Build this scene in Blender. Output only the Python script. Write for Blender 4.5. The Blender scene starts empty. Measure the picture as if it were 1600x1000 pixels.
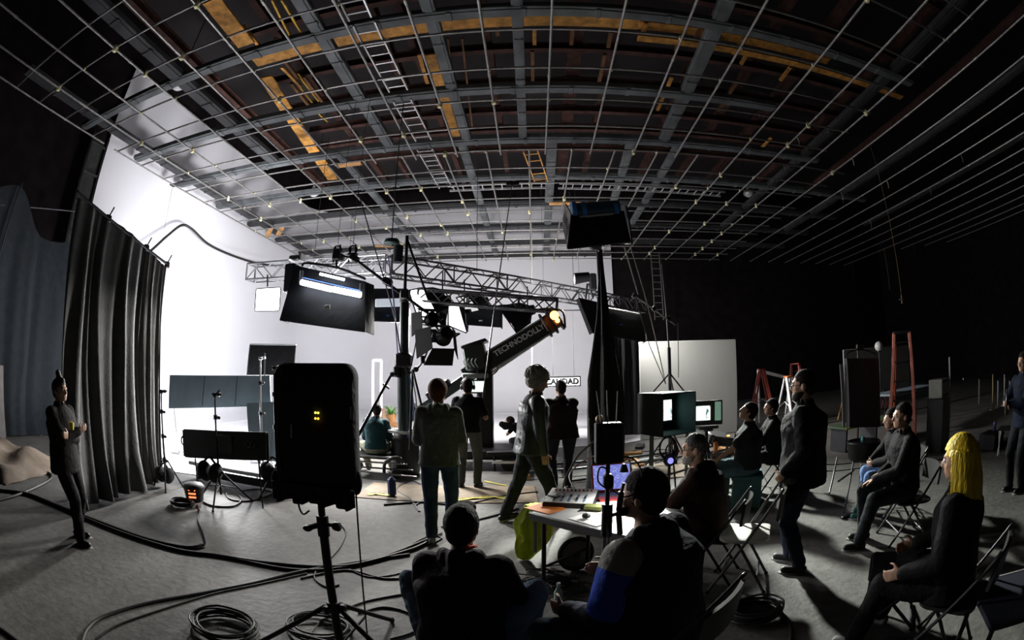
import bpy, bmesh, math, random
import numpy as np
from mathutils import Vector, Matrix, noise, Quaternion
S = bpy.context.scene
COL = S.collection
PI = math.pi
R = math.radians
random.seed(7)

# ---------------------------------------------------------------- camera (fisheye, as the photograph's lens)
CZ = 1.75
FPX, PITCH, YAW, ROLL = 727.98, 0.12306, -0.04051, -0.01119

def cam2world(v):
    x, y, z = v
    c, s = math.cos(ROLL), math.sin(ROLL); x, z = x * c - z * s, x * s + z * c
    c, s = math.cos(PITCH), math.sin(PITCH); y, z = y * c - z * s, y * s + z * c
    c, s = math.cos(YAW), math.sin(YAW); x, y = x * c + y * s, -x * s + y * c
    return Vector((x, y, z))

cd = bpy.data.cameras.new('camera')
cam = bpy.data.objects.new('camera', cd); COL.objects.link(cam)
ax, ay, az = cam2world((1, 0, 0)), cam2world((0, 0, 1)), cam2world((0, -1, 0))
m = Matrix((ax, ay, az)).transposed().to_4x4(); m.translation = (0, 0, CZ)
cam.matrix_world = m
cd.type = 'PANO'
cd.sensor_width = 36.0; cd.sensor_height = 22.5; cd.sensor_fit = 'HORIZONTAL'
for holder in (cd, getattr(cd, 'cycles', None)):
    try:
        holder.panorama_type = 'FISHEYE_EQUISOLID'
        holder.fisheye_lens = FPX / 1600 * 36.0
        holder.fisheye_fov = R(200)
    except Exception:
        pass
cd.clip_start = 0.05; cd.clip_end = 200
S.camera = cam

# ---------------------------------------------------------------- world, view, lights
w = bpy.data.worlds.new('world'); S.world = w; w.use_nodes = True
w.node_tree.nodes['Background'].inputs[0].default_value = (0.5, 0.55, 0.7, 1)
w.node_tree.nodes['Background'].inputs[1].default_value = 0.0
S.view_settings.view_transform = 'Standard'
S.view_settings.look = 'None'
S.view_settings.gamma = 1.0
S.view_settings.use_curve_mapping = False
S.view_settings.exposure = 0.3
try:
    S.cycles.use_denoising = True
    S.cycles.max_bounces = 8; S.cycles.diffuse_bounces = 5
    S.cycles.sample_clamp_indirect = 6.0
except Exception:
    pass

def area(name, loc, target, size, power, color=(1, 1, 1), size_y=None, spread=PI):
    l = bpy.data.lights.new(name, 'AREA'); l.energy = power; l.color = color
    l.shape = 'RECTANGLE'; l.size = size; l.size_y = size_y or size; l.spread = spread
    o = bpy.data.objects.new(name, l); COL.objects.link(o)
    o.location = loc
    o.rotation_euler = (Vector(target) - Vector(loc)).to_track_quat('-Z', 'Y').to_euler()
    return o

def point(name, loc, power, color=(1, 1, 1), r=0.1):
    l = bpy.data.lights.new(name, 'POINT'); l.energy = power; l.color = color; l.shadow_soft_size = r
    o = bpy.data.objects.new(name, l); COL.objects.link(o); o.location = loc
    return o

def spot(name, loc, target, power, angle, color=(1, 1, 1), r=0.1, blend=0.3):
    l = bpy.data.lights.new(name, 'SPOT'); l.energy = power; l.color = color; l.shadow_soft_size = r
    l.spot_size = R(angle); l.spot_blend = blend
    o = bpy.data.objects.new(name, l); COL.objects.link(o); o.location = loc
    o.rotation_euler = (Vector(target) - Vector(loc)).to_track_quat('-Z', 'Y').to_euler()
    return o

area('corner_key', (-5.6, 8.3, 1.5), (-12.5, 12.5, .4), 1.4, 300, (.92, .96, 1), None, R(100))
area('softbox_light_left', (-2.6, 9.3, 2.75), (-4.4, 4.5, -.6), .8, 520, (1, .97, .93))
area('back_wall_fill_mid', (-1.3, 12.4, 2.9), (-3.5, 20, 2.0), .8, 320, (1, .98, .97))  # fill set behind the softboxes, turned to the back wall
area('back_wall_fill_right', (.1, 12.5, 3.0), (1.5, 24, 4.5), .8, 330, (1, .98, .96))  # second fill behind the softboxes, brightens the back wall's right part
area('bank_light', (-3.7, 7.9, 3.3), (-9.5, 13.0, .5), 1.2, 130, (.95, .97, 1), .4)
area('flood_light', (-6.0, 8.9, 2.9), (-4.6, 5.6, 0), .6, 380, (1, .99, .97), .5)
area('upper_wall_fill', (-7.2, 10.2, 4.5), (-12.6, 14.5, 9.3), 1.5, 260, (.98, .98, 1), .6, R(125))  # added to brighten the upper left wall; no such lamp on the truss
area('right_floor_fill', (2.6, 12.5, 5.0), (2.2, 3.4, 0), .5, 250, (.97, 1, .93), None, R(55))  # added above the truss to light the right foreground floor; no fixture there
area('right_side_fill', (2.1, 11.5, 3.3), (7.5, 9.6, .3), .5, 190, (1, .98, .95), None, R(120))  # added fill for the right side, hidden behind the unlit end box
area('drape_floor_fill', (-5.6, 6.95, 1.0), (-6.0, 4.4, 0), .35, 70, (.97, .98, 1))  # added to brighten the floor beside the drape; no lamp is built here


# ---------------------------------------------------------------- rays of the lens (a pixel of the photograph to a point of the room)
def ray(px, py):
    u, v = px - 800, 500 - py
    r = math.hypot(u, v) + 1e-9
    th = 2 * math.asin(r / (2 * FPX))
    return cam2world((math.sin(th) * u / r, math.cos(th), math.sin(th) * v / r))

def G(px, py, z=0.0):                     # the point at height z
    d = ray(px, py); return Vector((0, 0, CZ)) + d * ((z - CZ) / d.z)

def AY(px, py, Y):                        # the point at depth Y
    d = ray(px, py); return Vector((0, 0, CZ)) + d * (Y / d.y)

def AX(px, py, X):
    d = ray(px, py); return Vector((0, 0, CZ)) + d * (X / d.x)

def AD(px, py, D):                        # the point at distance D
    return Vector((0, 0, CZ)) + ray(px, py) * D

def HV(py, P, px=None):                   # height of image row py above the floor point P
    P = Vector(P[:2])
    lo, hi = 0.0, 12.0
    for _ in range(40):
        m_ = (lo + hi) / 2
        if project((P.x, P.y, m_))[1] > py: lo = m_
        else: hi = m_
    return lo

def project(p):
    v = Vector(p) - Vector((0, 0, CZ)); v.normalize()
    x, y, z = v
    c, s = math.cos(YAW), math.sin(YAW); x, y = x * c - y * s, x * s + y * c
    c, s = math.cos(PITCH), math.sin(PITCH); y, z = y * c + z * s, -y * s + z * c
    c, s = math.cos(ROLL), math.sin(ROLL); x, z = x * c + z * s, -x * s + z * c
    r = 2 * FPX * math.sin(math.acos(max(-1, min(1, y))) / 2); h = math.hypot(x, z) + 1e-9
    return 800 + r * x / h, 500 - r * z / h

# ---------------------------------------------------------------- materials
MATS = {}
def M(name, color, rough=0.6, metal=0.0, var=0.12, scale=6.0, bump=0.0, bscale=20.0, spec=0.4, emit=None, es=0.0, col2=None, coat=0.0):
    if name in MATS: return MATS[name]
    m = bpy.data.materials.new(name); m.use_nodes = True
    nt = m.node_tree; b = nt.nodes['Principled BSDF']
    b.inputs['Roughness'].default_value = rough
    b.inputs['Metallic'].default_value = metal
    b.inputs['Specular IOR Level'].default_value = spec
    if coat: b.inputs['Coat Weight'].default_value = coat
    tc = nt.nodes.new('ShaderNodeTexCoord')
    n = nt.nodes.new('ShaderNodeTexNoise'); n.inputs['Scale'].default_value = scale; n.inputs['Detail'].default_value = 5
    nt.links.new(tc.outputs['Object'], n.inputs['Vector'])
    r = nt.nodes.new('ShaderNodeValToRGB')
    a = [max(0, c * (1 - var)) for c in color]; c2 = col2 or [min(1, c * (1 + var)) for c in color]
    r.color_ramp.elements[0].position = 0.3; r.color_ramp.elements[1].position = 0.7
    r.color_ramp.elements[0].color = (*a, 1); r.color_ramp.elements[1].color = (*c2, 1)
    nt.links.new(n.outputs['Fac'], r.inputs['Fac']); nt.links.new(r.outputs['Color'], b.inputs['Base Color'])
    if bump:
        n2 = nt.nodes.new('ShaderNodeTexNoise'); n2.inputs['Scale'].default_value = bscale; n2.inputs['Detail'].default_value = 6
        nt.links.new(tc.outputs['Object'], n2.inputs['Vector'])
        bp = nt.nodes.new('ShaderNodeBump'); bp.inputs['Strength'].default_value = bump; bp.inputs['Distance'].default_value = 0.03
        nt.links.new(n2.outputs['Fac'], bp.inputs['Height']); nt.links.new(bp.outputs['Normal'], b.inputs['Normal'])
    if emit:
        b.inputs['Emission Color'].default_value = (*emit, 1); b.inputs['Emission Strength'].default_value = es
    MATS[name] = m
    return m

# ---------------------------------------------------------------- mesh builder
def frame_to(d, up=(0, 0, 1)):            # rotation whose +Z runs along d
    d = Vector(d).normalized(); up = Vector(up)
    if abs(d.dot(up)) > 0.98: up = Vector((0, 1, 0))
    x = up.cross(d).normalized(); y = d.cross(x)
    return Matrix((x, y, d)).transposed()

def rotz(a): return Matrix.Rotation(a, 3, 'Z')
def euler(x, y, z): return (Matrix.Rotation(z, 3, 'Z') @ Matrix.Rotation(y, 3, 'Y') @ Matrix.Rotation(x, 3, 'X'))

class MB:
    def __init__(s): s.v = []; s.f = []; s.mi = []; s.cur = 0
    def add(s, vs, fs):
        n = len(s.v); s.v += [tuple(v) for v in vs]; s.f += [tuple(i + n for i in f) for f in fs]; s.mi += [s.cur] * len(fs); return s
    def box(s, c, size, rot=None, taper=1.0):
        sx, sy, sz = [a / 2 for a in size]; c = Vector(c); rot = rot or Matrix.Identity(3)
        vs = []
        for z, t in ((-sz, 1.0), (sz, taper)):
            for x, y in ((-sx, -sy), (sx, -sy), (sx, sy), (-sx, sy)): vs.append(c + rot @ Vector((x * t, y * t, z)))
        return s.add(vs, [(3, 2, 1, 0), (4, 5, 6, 7), (0, 1, 5, 4), (1, 2, 6, 5), (2, 3, 7, 6), (3, 0, 4, 7)])
    def bbox(s, c, size, rot=None, b=0.01, seg=1):       # box with chamfered vertical and horizontal edges
        sx, sy, sz = [a / 2 for a in size]; c = Vector(c); rot = rot or Matrix.Identity(3)
        b = min(b, sx * .9, sy * .9, sz * .9)
        rings = []
        for z, k in ((-sz, b), (-sz + b, 0), (sz - b, 0), (sz, b)):
            X, Y = sx - k, sy - k
            bb = b if k == 0 else b * .5
            ring = [(X, -Y + bb), (X, Y - bb), (X - bb, Y), (-X + bb, Y), (-X, Y - bb), (-X, -Y + bb), (-X + bb, -Y), (X - bb, -Y)]
            rings.append([c + rot @ Vector((x, y, z)) for x, y in ring])
        return s.loft(rings)
    def loft(s, rings, cap=True, closed=True):
        n = len(rings[0]); vs = [p for r in rings for p in r]; fs = []
        for i in range(len(rings) - 1):
            for j in range(n if closed else n - 1):
                k = (j + 1) % n
                fs.append((i * n + j, i * n + k, (i + 1) * n + k, (i + 1) * n + j))
        if cap: fs.append(tuple(reversed(range(n)))); fs.append(tuple(range((len(rings) - 1) * n, len(rings) * n)))
        return s.add(vs, fs)
    def cyl(s, p0, p1, r0, r1=None, n=12, cap=True):
        r1 = r0 if r1 is None else r1; p0, p1 = Vector(p0), Vector(p1); q = frame_to(p1 - p0)
        rings = [[p + q @ Vector((r * math.cos(2 * PI * i / n), r * math.sin(2 * PI * i / n), 0)) for i in range(n)] for p, r in ((p0, r0), (p1, r1))]
        return s.loft(rings, cap)
    def tube(s, pts, r, n=8, smooth=0, cap=True):
        pts = [Vector(p) for p in pts]
        if smooth: pts = spline(pts, smooth)
        rs = r if isinstance(r, (list, tuple)) else [r] * len(pts)
        if len(rs) != len(pts): rs = [rs[0] + (rs[-1] - rs[0]) * i / (len(pts) - 1) for i in range(len(pts))]
        rings = []; prev = None
        for i, p in enumerate(pts):
            d = (pts[min(i + 1, len(pts) - 1)] - pts[max(i - 1, 0)])
            if d.length < 1e-9: d = Vector((0, 0, 1))
            d.normalize()
            if prev is None: q = frame_to(d); x = q.col[0]
            else:
                x = prev - d * prev.dot(d)
                if x.length < 1e-6: x = frame_to(d).col[0]
                x.normalize()
            y = d.cross(x); prev = x
            rings.append([p + (x * math.cos(2 * PI * k / n) + y * math.sin(2 * PI * k / n)) * rs[i] for k in range(n)])
        return s.loft(rings, cap)
    def lathe(s, prof, c=(0, 0, 0), rot=None, n=20):       # profile of (radius, height)
        c = Vector(c); rot = rot or Matrix.Identity(3)
        return s.loft([[c + rot @ Vector((r * math.cos(2 * PI * i / n), r * math.sin(2 * PI * i / n), z)) for i in range(n)] for r, z in prof])
    def ball(s, c, r, n=14, m=9, rot=None):
        rr = r if isinstance(r, (tuple, list, Vector)) else (r, r, r); c = Vector(c); rot = rot or Matrix.Identity(3)
        rings = [[c + rot @ Vector((rr[0] * math.sin(a) * math.cos(2 * PI * i / n), rr[1] * math.sin(a) * math.sin(2 * PI * i / n), -rr[2] * math.cos(a))) for i in range(n)]
                 for a in [PI * (k + .04) / (m + .08) if k in (0,) else PI * k / m - (.004 if k == m else 0) for k in range(m + 1)]]
        return s.loft(rings)
    def prism(s, outline, depth, c=(0, 0, 0), rot=None):    # outline in local XY, thickness along local Z
        c = Vector(c); rot = rot or Matrix.Identity(3)
        return s.loft([[c + rot @ Vector((x, y, z)) for x, y in outline] for z in (-depth / 2, depth / 2)])
    def torus(s, c, R_, r, rot=None, n=28, m=8, squash=1.0):
        c = Vector(c); rot = rot or Matrix.Identity(3); vs = []; fs = []
        for i in range(n):
            a = 2 * PI * i / n
            for j in range(m):
                b = 2 * PI * j / m
                vs.append(c + rot @ Vector(((R_ + r * math.cos(b)) * math.cos(a), (R_ * squash + r * math.cos(b)) * math.sin(a), r * math.sin(b))))
        for i in range(n):
            for j in range(m):
                fs.append((i * m + j, ((i + 1) % n) * m + j, ((i + 1) % n) * m + (j + 1) % m, i * m + (j + 1) % m))
        return s.add(vs, fs)
    def sheet(s, grid, thick=0.004):                        # grid of points -> cloth of real thickness
        nr, nc = len(grid), len(grid[0]); P = [[Vector(p) for p in r] for r in grid]
        vs = []; 
        for side in (0, 1):
            for i in range(nr):
                for j in range(nc):
                    a = P[min(i + 1, nr - 1)][j] - P[max(i - 1, 0)][j]; b = P[i][min(j + 1, nc - 1)] - P[i][max(j - 1, 0)]
                    nn = a.cross(b); nn = nn.normalized() if nn.length > 1e-9 else Vector((0, 0, 1))
                    vs.append(P[i][j] + nn * (thick * (side - .5)))
        N = nr * nc; fs = []
        for i in range(nr - 1):
            for j in range(nc - 1):
                a, b, c, d = i * nc + j, i * nc + j + 1, (i + 1) * nc + j + 1, (i + 1) * nc + j
                fs.append((a, d, c, b) if 0 else (d, a, b, c)); fs.append((N + a, N + d, N + c, N + b))
        for j in range(nc - 1):
            fs.append((j, j + 1, N + j + 1, N + j)); k = (nr - 1) * nc; fs.append((k + j + 1, k + j, N + k + j, N + k + j + 1))
        for i in range(nr - 1):
            a, b = i * nc, (i + 1) * nc; fs.append((b, a, N + a, N + b)); a += nc - 1; b += nc - 1; fs.append((a, b, N + b, N + a))
        return s.add(vs, fs)
    def build(s, name, mat, parent=None, world=False, smooth=True, angle=40):
        mesh = bpy.data.meshes.new(name)
        v = s.v
        if parent is not None and world:
            inv = parent_matrix(parent).inverted(); v = [inv @ Vector(p) for p in v]
        mesh.from_pydata([tuple(p) for p in v], [], s.f)
        mats = mat if isinstance(mat, (list, tuple)) else [mat]
        for k in mats: mesh.materials.append(k)
        if len(mats) > 1: mesh.polygons.foreach_set('material_index', s.mi)
        bm = bmesh.new(); bm.from_mesh(mesh); bmesh.ops.recalc_face_normals(bm, faces=bm.faces)
        if smooth:
            ca = R(angle)
            for f in bm.faces: f.smooth = True
            for e in bm.edges:
                if len(e.link_faces) != 2 or e.calc_face_angle(0) > ca: e.smooth = False
        bm.to_mesh(mesh); bm.free()
        o = bpy.data.objects.new(name, mesh); COL.objects.link(o)
        if parent is not None: o.parent = parent
        return o

def parent_matrix(p):
    mm = Matrix.Identity(4); q = p
    while q is not None:
        mm = Matrix.LocRotScale(q.location, q.rotation_euler, q.scale) @ mm; q = q.parent
    return mm

def spline(pts, sub):                       # Catmull-Rom through the points
    pts = [Vector(p) for p in pts]; out = []
    for i in range(len(pts) - 1):
        p0 = pts[max(i - 1, 0)]; p1 = pts[i]; p2 = pts[i + 1]; p3 = pts[min(i + 2, len(pts) - 1)]
        for k in range(sub):
            t = k / sub; t2, t3 = t * t, t * t * t
            out.append(0.5 * ((2 * p1) + (p2 - p0) * t + (2 * p0 - 5 * p1 + 4 * p2 - p3) * t2 + (3 * p1 - 3 * p2 + p3 - p0) * t3))
    out.append(pts[-1]); return out

def tag(o, label, cat, group=None, kind=None):
    o['label'] = label; o['category'] = cat
    if group: o['group'] = group
    if kind: o['kind'] = kind
    return o

def thing(name, label, cat, loc=(0, 0, 0), rz=0.0, group=None):
    o = bpy.data.objects.new(name, None); COL.objects.link(o); o.empty_display_size = 0.1
    o.location = loc; o.rotation_euler = (0, 0, rz)
    return tag(o, label, cat, group)

def struct(mb, name, mat, **k):
    o = mb.build(name, mat, **k); o['kind'] = 'structure'; return o

def dup(o, loc=None, rz=None, label=None, group=None, parent=None, top=True):
    c = o.copy(); COL.objects.link(c)
    if parent is not None: c.parent = parent
    if top:
        if loc is not None: c.location = loc
        if rz is not None: c.rotation_euler = (0, 0, rz)
        if label: c['label'] = label
        if group: c['group'] = group
    for ch in list(o.children): dup(ch, parent=c, top=False)
    return c

# shared materials
black_metal = M('black_metal', (.018, .018, .02), .45, .6)
dark_metal = M('dark_metal', (.05, .05, .055), .4, .7)
steel = M('steel', (.45, .45, .46), .35, .85)
alu = M('aluminium', (.62, .62, .63), .4, .7)
black_cloth = M('black_cloth', (.014, .014, .016), .92, bump=.35, bscale=35)
black_plastic = M('black_plastic', (.015, .015, .016), .5)
rubber = M('black_rubber', (.016, .016, .016), .55)
white_paint = M('white_paint', (.78, .78, .8), .6, var=.03)
tape_yellow = M('yellow_tape', (.7, .62, .12), .6)
wood = M('bare_wood', (.5, .26, .09), .7, var=.3, scale=3)

# ================================================================ the setting
XL, XR, YB, YF, WH = -12.7, 25.0, 24.9, -7.0, 11.37
conc = M('concrete_floor', (.13, .127, .118), .62, var=.22, scale=1.3, bump=.25, bscale=14, spec=.35)
nt = conc.node_tree; b = nt.nodes['Principled BSDF']          # scuffs and old paint marks on the concrete
tc = nt.nodes.new('ShaderNodeTexCoord'); n3 = nt.nodes.new('ShaderNodeTexNoise'); n3.inputs['Scale'].default_value = 9; n3.inputs['Detail'].default_value = 8; n3.inputs['Roughness'].default_value = .75
nt.links.new(tc.outputs['Object'], n3.inputs['Vector'])
mx = nt.nodes.new('ShaderNodeMix'); mx.data_type = 'RGBA'; mx.blend_type = 'MULTIPLY'; mx.inputs[0].default_value = .7
src = b.inputs['Base Color'].links[0].from_socket
rp = nt.nodes.new('ShaderNodeValToRGB'); rp.color_ramp.elements[0].position = .35; rp.color_ramp.elements[1].position = .62
rp.color_ramp.elements[0].color = (.45, .45, .45, 1); rp.color_ramp.elements[1].color = (1, 1, 1, 1)
nt.links.new(n3.outputs['Fac'], rp.inputs['Fac']); nt.links.new(src, mx.inputs[6]); nt.links.new(rp.outputs['Color'], mx.inputs[7]); nt.links.new(mx.outputs[2], b.inputs['Base Color'])
struct(MB().box(((XL - 4 + XR) / 2, (YF + YB) / 2, -.1), (XR - XL + 5, YB - YF + 1, .2)), 'floor', conc, smooth=False)

cyc = M('cyclorama_paint', (.80, .79, .83), .75, var=.025, scale=.5)
black_wall = M('black_wall', (.010, .0075, .0085), .95, var=.4, scale=2, spec=.1)
# white cyclorama: floor sweep, rounded corner, back and left wall of one continuous surface (wall_left_back)
def cyc_strip():
    rings = []
    rc = 2.3; y0 = 7.75
    path = [(XL, y0), (XL, 12), (XL, 17), (XL, YB - .3 - rc)]
    path += [(XL + rc - rc * math.cos(a), YB - .3 - rc + rc * math.sin(a)) for a in [R(d) for d in range(9, 90, 9)]]
    path += [(XL + rc, YB - .3), (-5, YB - .3), (0, YB - .3), (4.5, YB - .3)]
    P = [Vector((x, y, 0)) for x, y in path]
    grid = []
    for i, p in enumerate(P):
        d = (P[min(i + 1, len(P) - 1)] - P[max(i - 1, 0)]).normalized(); nrm = Vector((d.y, -d.x, 0))   # towards the room
        col = []
        rf = 1.6
        col.append(p + nrm * (rf + 0.9) + Vector((0, 0, .012)))
        for a in [R(t) for t in range(0, 91, 10)]:
            col.append(p + nrm * (rf - rf * math.sin(a)) + Vector((0, 0, .012 + rf - rf * math.cos(a))))
        col += [p + Vector((0, 0, z)) for z in (4, 7, WH)]
        grid.append(col)
    return grid
mb = MB(); mb.sheet(cyc_strip(), .02)
struct(mb, 'wall_rear', cyc)
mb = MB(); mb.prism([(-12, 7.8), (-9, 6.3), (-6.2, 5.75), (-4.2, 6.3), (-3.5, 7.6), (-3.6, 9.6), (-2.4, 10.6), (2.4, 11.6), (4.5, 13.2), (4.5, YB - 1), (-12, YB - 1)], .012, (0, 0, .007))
struct(mb, 'floor_white', cyc, smooth=False)  # near-left lobe: strong light on the floor put in as white colour
struct(MB().box((XL - .35, (YF + YB) / 2, 6.5), (.3, YB - YF, 13.4)), 'wall_left', black_wall, smooth=False)
struct(MB().box(((XL + XR) / 2, YB + .15, 6.5), (XR - XL + 1, .3, 13.4)), 'wall_back', black_wall, smooth=False)
struct(MB().box((XR + .15, (YF + YB) / 2, 6.5), (.3, YB - YF, 13.4)), 'wall_right', black_wall, smooth=False)
struct(MB().box(((XL + XR) / 2, YF - .15, 6.5), (XR - XL + 1, .3, 13.4)), 'wall_front', black_wall, smooth=False)
roofm = M('dark_roof', (.02, .016, .017), .9)
struct(MB().box(((XL + XR) / 2, (YF + YB) / 2, 13.35), (XR - XL + 1, YB - YF + 1, .3)), 'ceiling', roofm, smooth=False)

# ---------------------------------------------------------------- pipe grid
GZ = 7.75
pipe_m = M('galvanised_pipe', (.29, .28, .27), .45, .7, var=.25, scale=9)
clamp_m = M('clamp_tape', (.75, .70, .40), .6, var=.3)
longs = []
near_x = [-11.6, -10.45, -9.22, -7.92, -6.7, -5.5, -4.3, -3.1, -1.92, -.72, .5, 1.74, 2.95, 4.2]
right_x = [6.06, 7.3, 8.6, 9.9, 11.2, 12.5, 13.8, 15.0, 16.2, 17.4, 18.6, 19.9, 21.2, 22.4, 23.5]
for x in near_x:
    y1 = 6.9 if x < -11.2 else (23.4 if x < -6 else 11.5)
    longs.append((x, .2 if x < 0 else -.5, y1))
for x in (-11.6,): longs.append((x, 7.4, 23.4))
for x in (-5.76, -4.62, -3.45, -2.25, -1.1, .06, 1.22, 2.4, 3.62, 4.85): longs.append((x, 11.2, 23.4))
for x in right_x: longs.append((x, -.8, 23.4 if x < 20 else 20 - (x - 20)))
rows = [3.0, 4.0, 5.15, 6.4, 7.62, 8.82, 10.05, 11.32, 12.5, 13.65, 14.92, 16.21, 17.3, 18.53, 19.8, 21.08, 22.2, 23.39]
GL = 'pipes of the ceiling grid running away from the camera'; GC = 'pipes of the ceiling grid running across the room'
for k, (x, y0, y1) in enumerate(longs):
    mb = MB(); mb.cyl((x, y0, GZ), (x, y1, GZ), .026, n=8)
    y = y0 + 1.1
    while y < y1 - 1:                      # coupling sleeves
        mb.cyl((x, y, GZ), (x, y + .12, GZ), .034, n=8); y += 3.2 + (k % 3) * .4
    o = mb.build('ceiling_pipe', pipe_m)
    tag(o, 'slim grey steel pipe of the ceiling grid, running lengthwise away from the camera', 'pipe', GL)
clamp_proto = None
for k, y in enumerate(rows):
    x1 = 8.8 if y < 11 else 10.5
    root = thing('ceiling_pipe', 'slim grey steel pipe of the ceiling grid, running crosswise from left to right', 'pipe', (-11.75, y, GZ + .055), 0, GC)
    mb = MB(); mb.cyl((0, 0, 0), (x1 + 11.75, 0, 0), .026, n=8); mb.build('rod', pipe_m, root)
    cnt = 0
    for (x, y0, y1) in longs:
        if y0 < y < y1 and x < x1 and (cnt == 0 or random.random() < .68):
            if clamp_proto is None:
                mb = MB(); mb.bbox((0, 0, -.03), (.075, .06, .13), b=.012); mb.cyl((-.05, 0, 0), (.05, 0, 0), .016, n=6)
                c = clamp_proto = mb.build('pipe_clamp', clamp_m, root)
            else:
                c = clamp_proto.copy(); COL.objects.link(c); c.parent = root
            cnt += 1
            c.location = (x + 11.75 + random.uniform(-.03, .03), 0, 0); c.rotation_euler = (0, 0, random.uniform(0, 3))
            s_ = random.choice((.55, .7, .8, 1.35)); c.scale = (s_, s_, s_)

# ---------------------------------------------------------------- flat grey beams above the pipes
BZ = 8.25
kb = (BZ - CZ) / (8.6 - CZ)
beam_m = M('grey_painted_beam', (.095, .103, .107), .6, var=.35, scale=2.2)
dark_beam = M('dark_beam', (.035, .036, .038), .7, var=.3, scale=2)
def beam(x0, y0, x1, y1, wd, mat, label, group, z=BZ, h=.14):
    mb = MB(); p, q = Vector((x0, y0, z)), Vector((x1, y1, z)); d = q - p
    a = math.atan2(d.y, d.x)
    mb.bbox((p + q) / 2, (d.length, wd, h), rotz(a), b=.012)
    # lower flange lip and bolts
    mb.box((p + q) / 2 - Vector((0, 0, h / 2 + .01)), (d.length, wd * .55, .02), rotz(a))
    n = max(2, int(d.length / 1.3))
    for i in range(1, n): mb.bbox(p + d * (i / n) - Vector((0, 0, h / 2 + .02)), (.1, wd * .8, .05), rotz(a), b=.01)
    o = mb.build('ceiling_beam', mat); tag(o, label, 'beam', group); return o
gb1 = 'grey ceiling beams running across the room'
cy_ = [6.28, 8.97, 11.5, 14.1, 16.6, 19.2, 21.8, 24.2]
lab_c = 'wide flat grey steel beam above the pipe grid, running crosswise'
for k, y in enumerate(cy_):
    wd = [.3, .33, .35, .32, .36, .34, .4, .4][k]
    x1_ = [9.6, 6.4, 9.5, 14, 14, 14, 14, 4.4][k]
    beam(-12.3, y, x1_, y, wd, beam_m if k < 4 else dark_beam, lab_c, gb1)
gb2 = 'grey ceiling beams running away from the camera'
lab_l = 'wide flat grey steel beam above the pipe grid, running lengthwise'
for (x0, y0, x1_, y1, w_) in [(-8.3, 2.4, -8.25, 12.1, .42), (-4.2, 3.2, -4.13, 12.1, .3), (-5.9, 12.2, -5.8, 25.5, .26), (-1.82, 3.0, -1.75, 12.1, .26), (-1.93, 12.2, -1.88, 25.4, .27),
                              (-.1, 3.0, -.11, 12.1, .22), (.75, 12.2, .92, 25.4, .3), (3.95, 4, 4.12, 12.1, .33), (3.15, 12.2, 3.42, 17.3, .27), (4.7, 12.3, 4.75, 20, .25),
                              (-12.1, 3.2, -12.3, 24.5, .45), (9.2, 3, 9.4, 20, .3), (13.2, 3, 13.2, 20, .3), (17.4, 3, 17.4, 18, .3)]:
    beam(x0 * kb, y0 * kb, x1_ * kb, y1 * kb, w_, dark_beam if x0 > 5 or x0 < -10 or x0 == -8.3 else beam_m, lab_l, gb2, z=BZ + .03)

# ---------------------------------------------------------------- wooden and rusty roof members
orange_wood = M('ochre_planks', (.48, .225, .045), .7, var=.45, scale=5, bump=.3)
rust = M('rusty_steel', (.055, .022, .016), .85, var=.5, scale=4)
brownw = M('brown_timber', (.16, .075, .03), .8, var=.4, scale=4)
def bar(name, p, q, wd, h, mat, label, cat, group):
    mb = MB(); p, q = Vector(p), Vector(q); d = q - p
    rt = frame_to(d)
    mb.box((p + q) / 2, (wd, h, d.length), rt)
    if mat is rust:                       # I-section flanges
        mb.box((p + q) / 2 + rt @ Vector((0, h / 2, 0)), (wd * 1.5, .03, d.length), rt); mb.box((p + q) / 2 - rt @ Vector((0, h / 2, 0)), (wd * 1.5, .03, d.length), rt)
    o = mb.build(name, mat, smooth=False); tag(o, label, cat, group); return o
gw = 'ochre roof planks running across the room'
def RP(px, py, z): return G(px, py, z)
for (a, b_, z, w_) in [((405, 105), (1000, 28), 9.3, .34), ((560, 52), (1290, 100), 9.6, .3), ((1000, 45), (1400, 160), 9.3, .22)]:
    p, q = RP(*a, z), RP(*b_, z); y = (p.y + q.y) / 2
    bar('roof_plank', (p.x, y, z), (q.x, y, z), w_, .05, orange_wood, 'broad ochre wooden plank under the roof, running crosswise', 'plank', gw)
gw2 = 'ochre roof planks running away from the camera'
for (a, b_, z, w_) in [((330, 0), (385, 70), 9.4, .5), ((415, 120), (520, 280), 9.4, .42), ((672, 85), (714, 215), 9.3, .26), ((655, 85), (668, 130), 9.35, .1), ((440, 105), (470, 135), 9.2, .08)]:
    p, q = RP(*a, z), RP(*b_, z)
    bar('roof_plank', p, q, w_, .05, orange_wood, 'broad ochre wooden plank under the roof, running lengthwise', 'plank', gw2)
gr = 'rusty roof beams running away from the camera'
for (x, w_) in [(-6.4, .14), (-5.3, .1), (-3.7, .14), (-3.0, .12), (-1.0, .12), (1.3, .26), (2.3, .12), (4.8, .14), (6.6, .14), (8.2, .16), (10.8, .12), (14, .12), (-9.5, .2)]:
    bar('roof_beam', (x, 1.5, 10.4), (x + .15, 19, 10.4), w_, .25, rust, 'rusty brown steel beam high in the dark roof, running lengthwise', 'beam', gr)
gr2 = 'rusty roof beams running across the room'
for y in (4.6, 7.3, 9.6, 11.2, 12.8, 14.0, 15.5):
    bar('roof_beam', (-7.5, y, 10.1), (11, y, 10.1), .12, .2, rust, 'rusty brown steel beam high in the dark roof, running crosswise', 'beam', gr2)
gj = 'short ochre timbers hanging under the roof'
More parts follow.
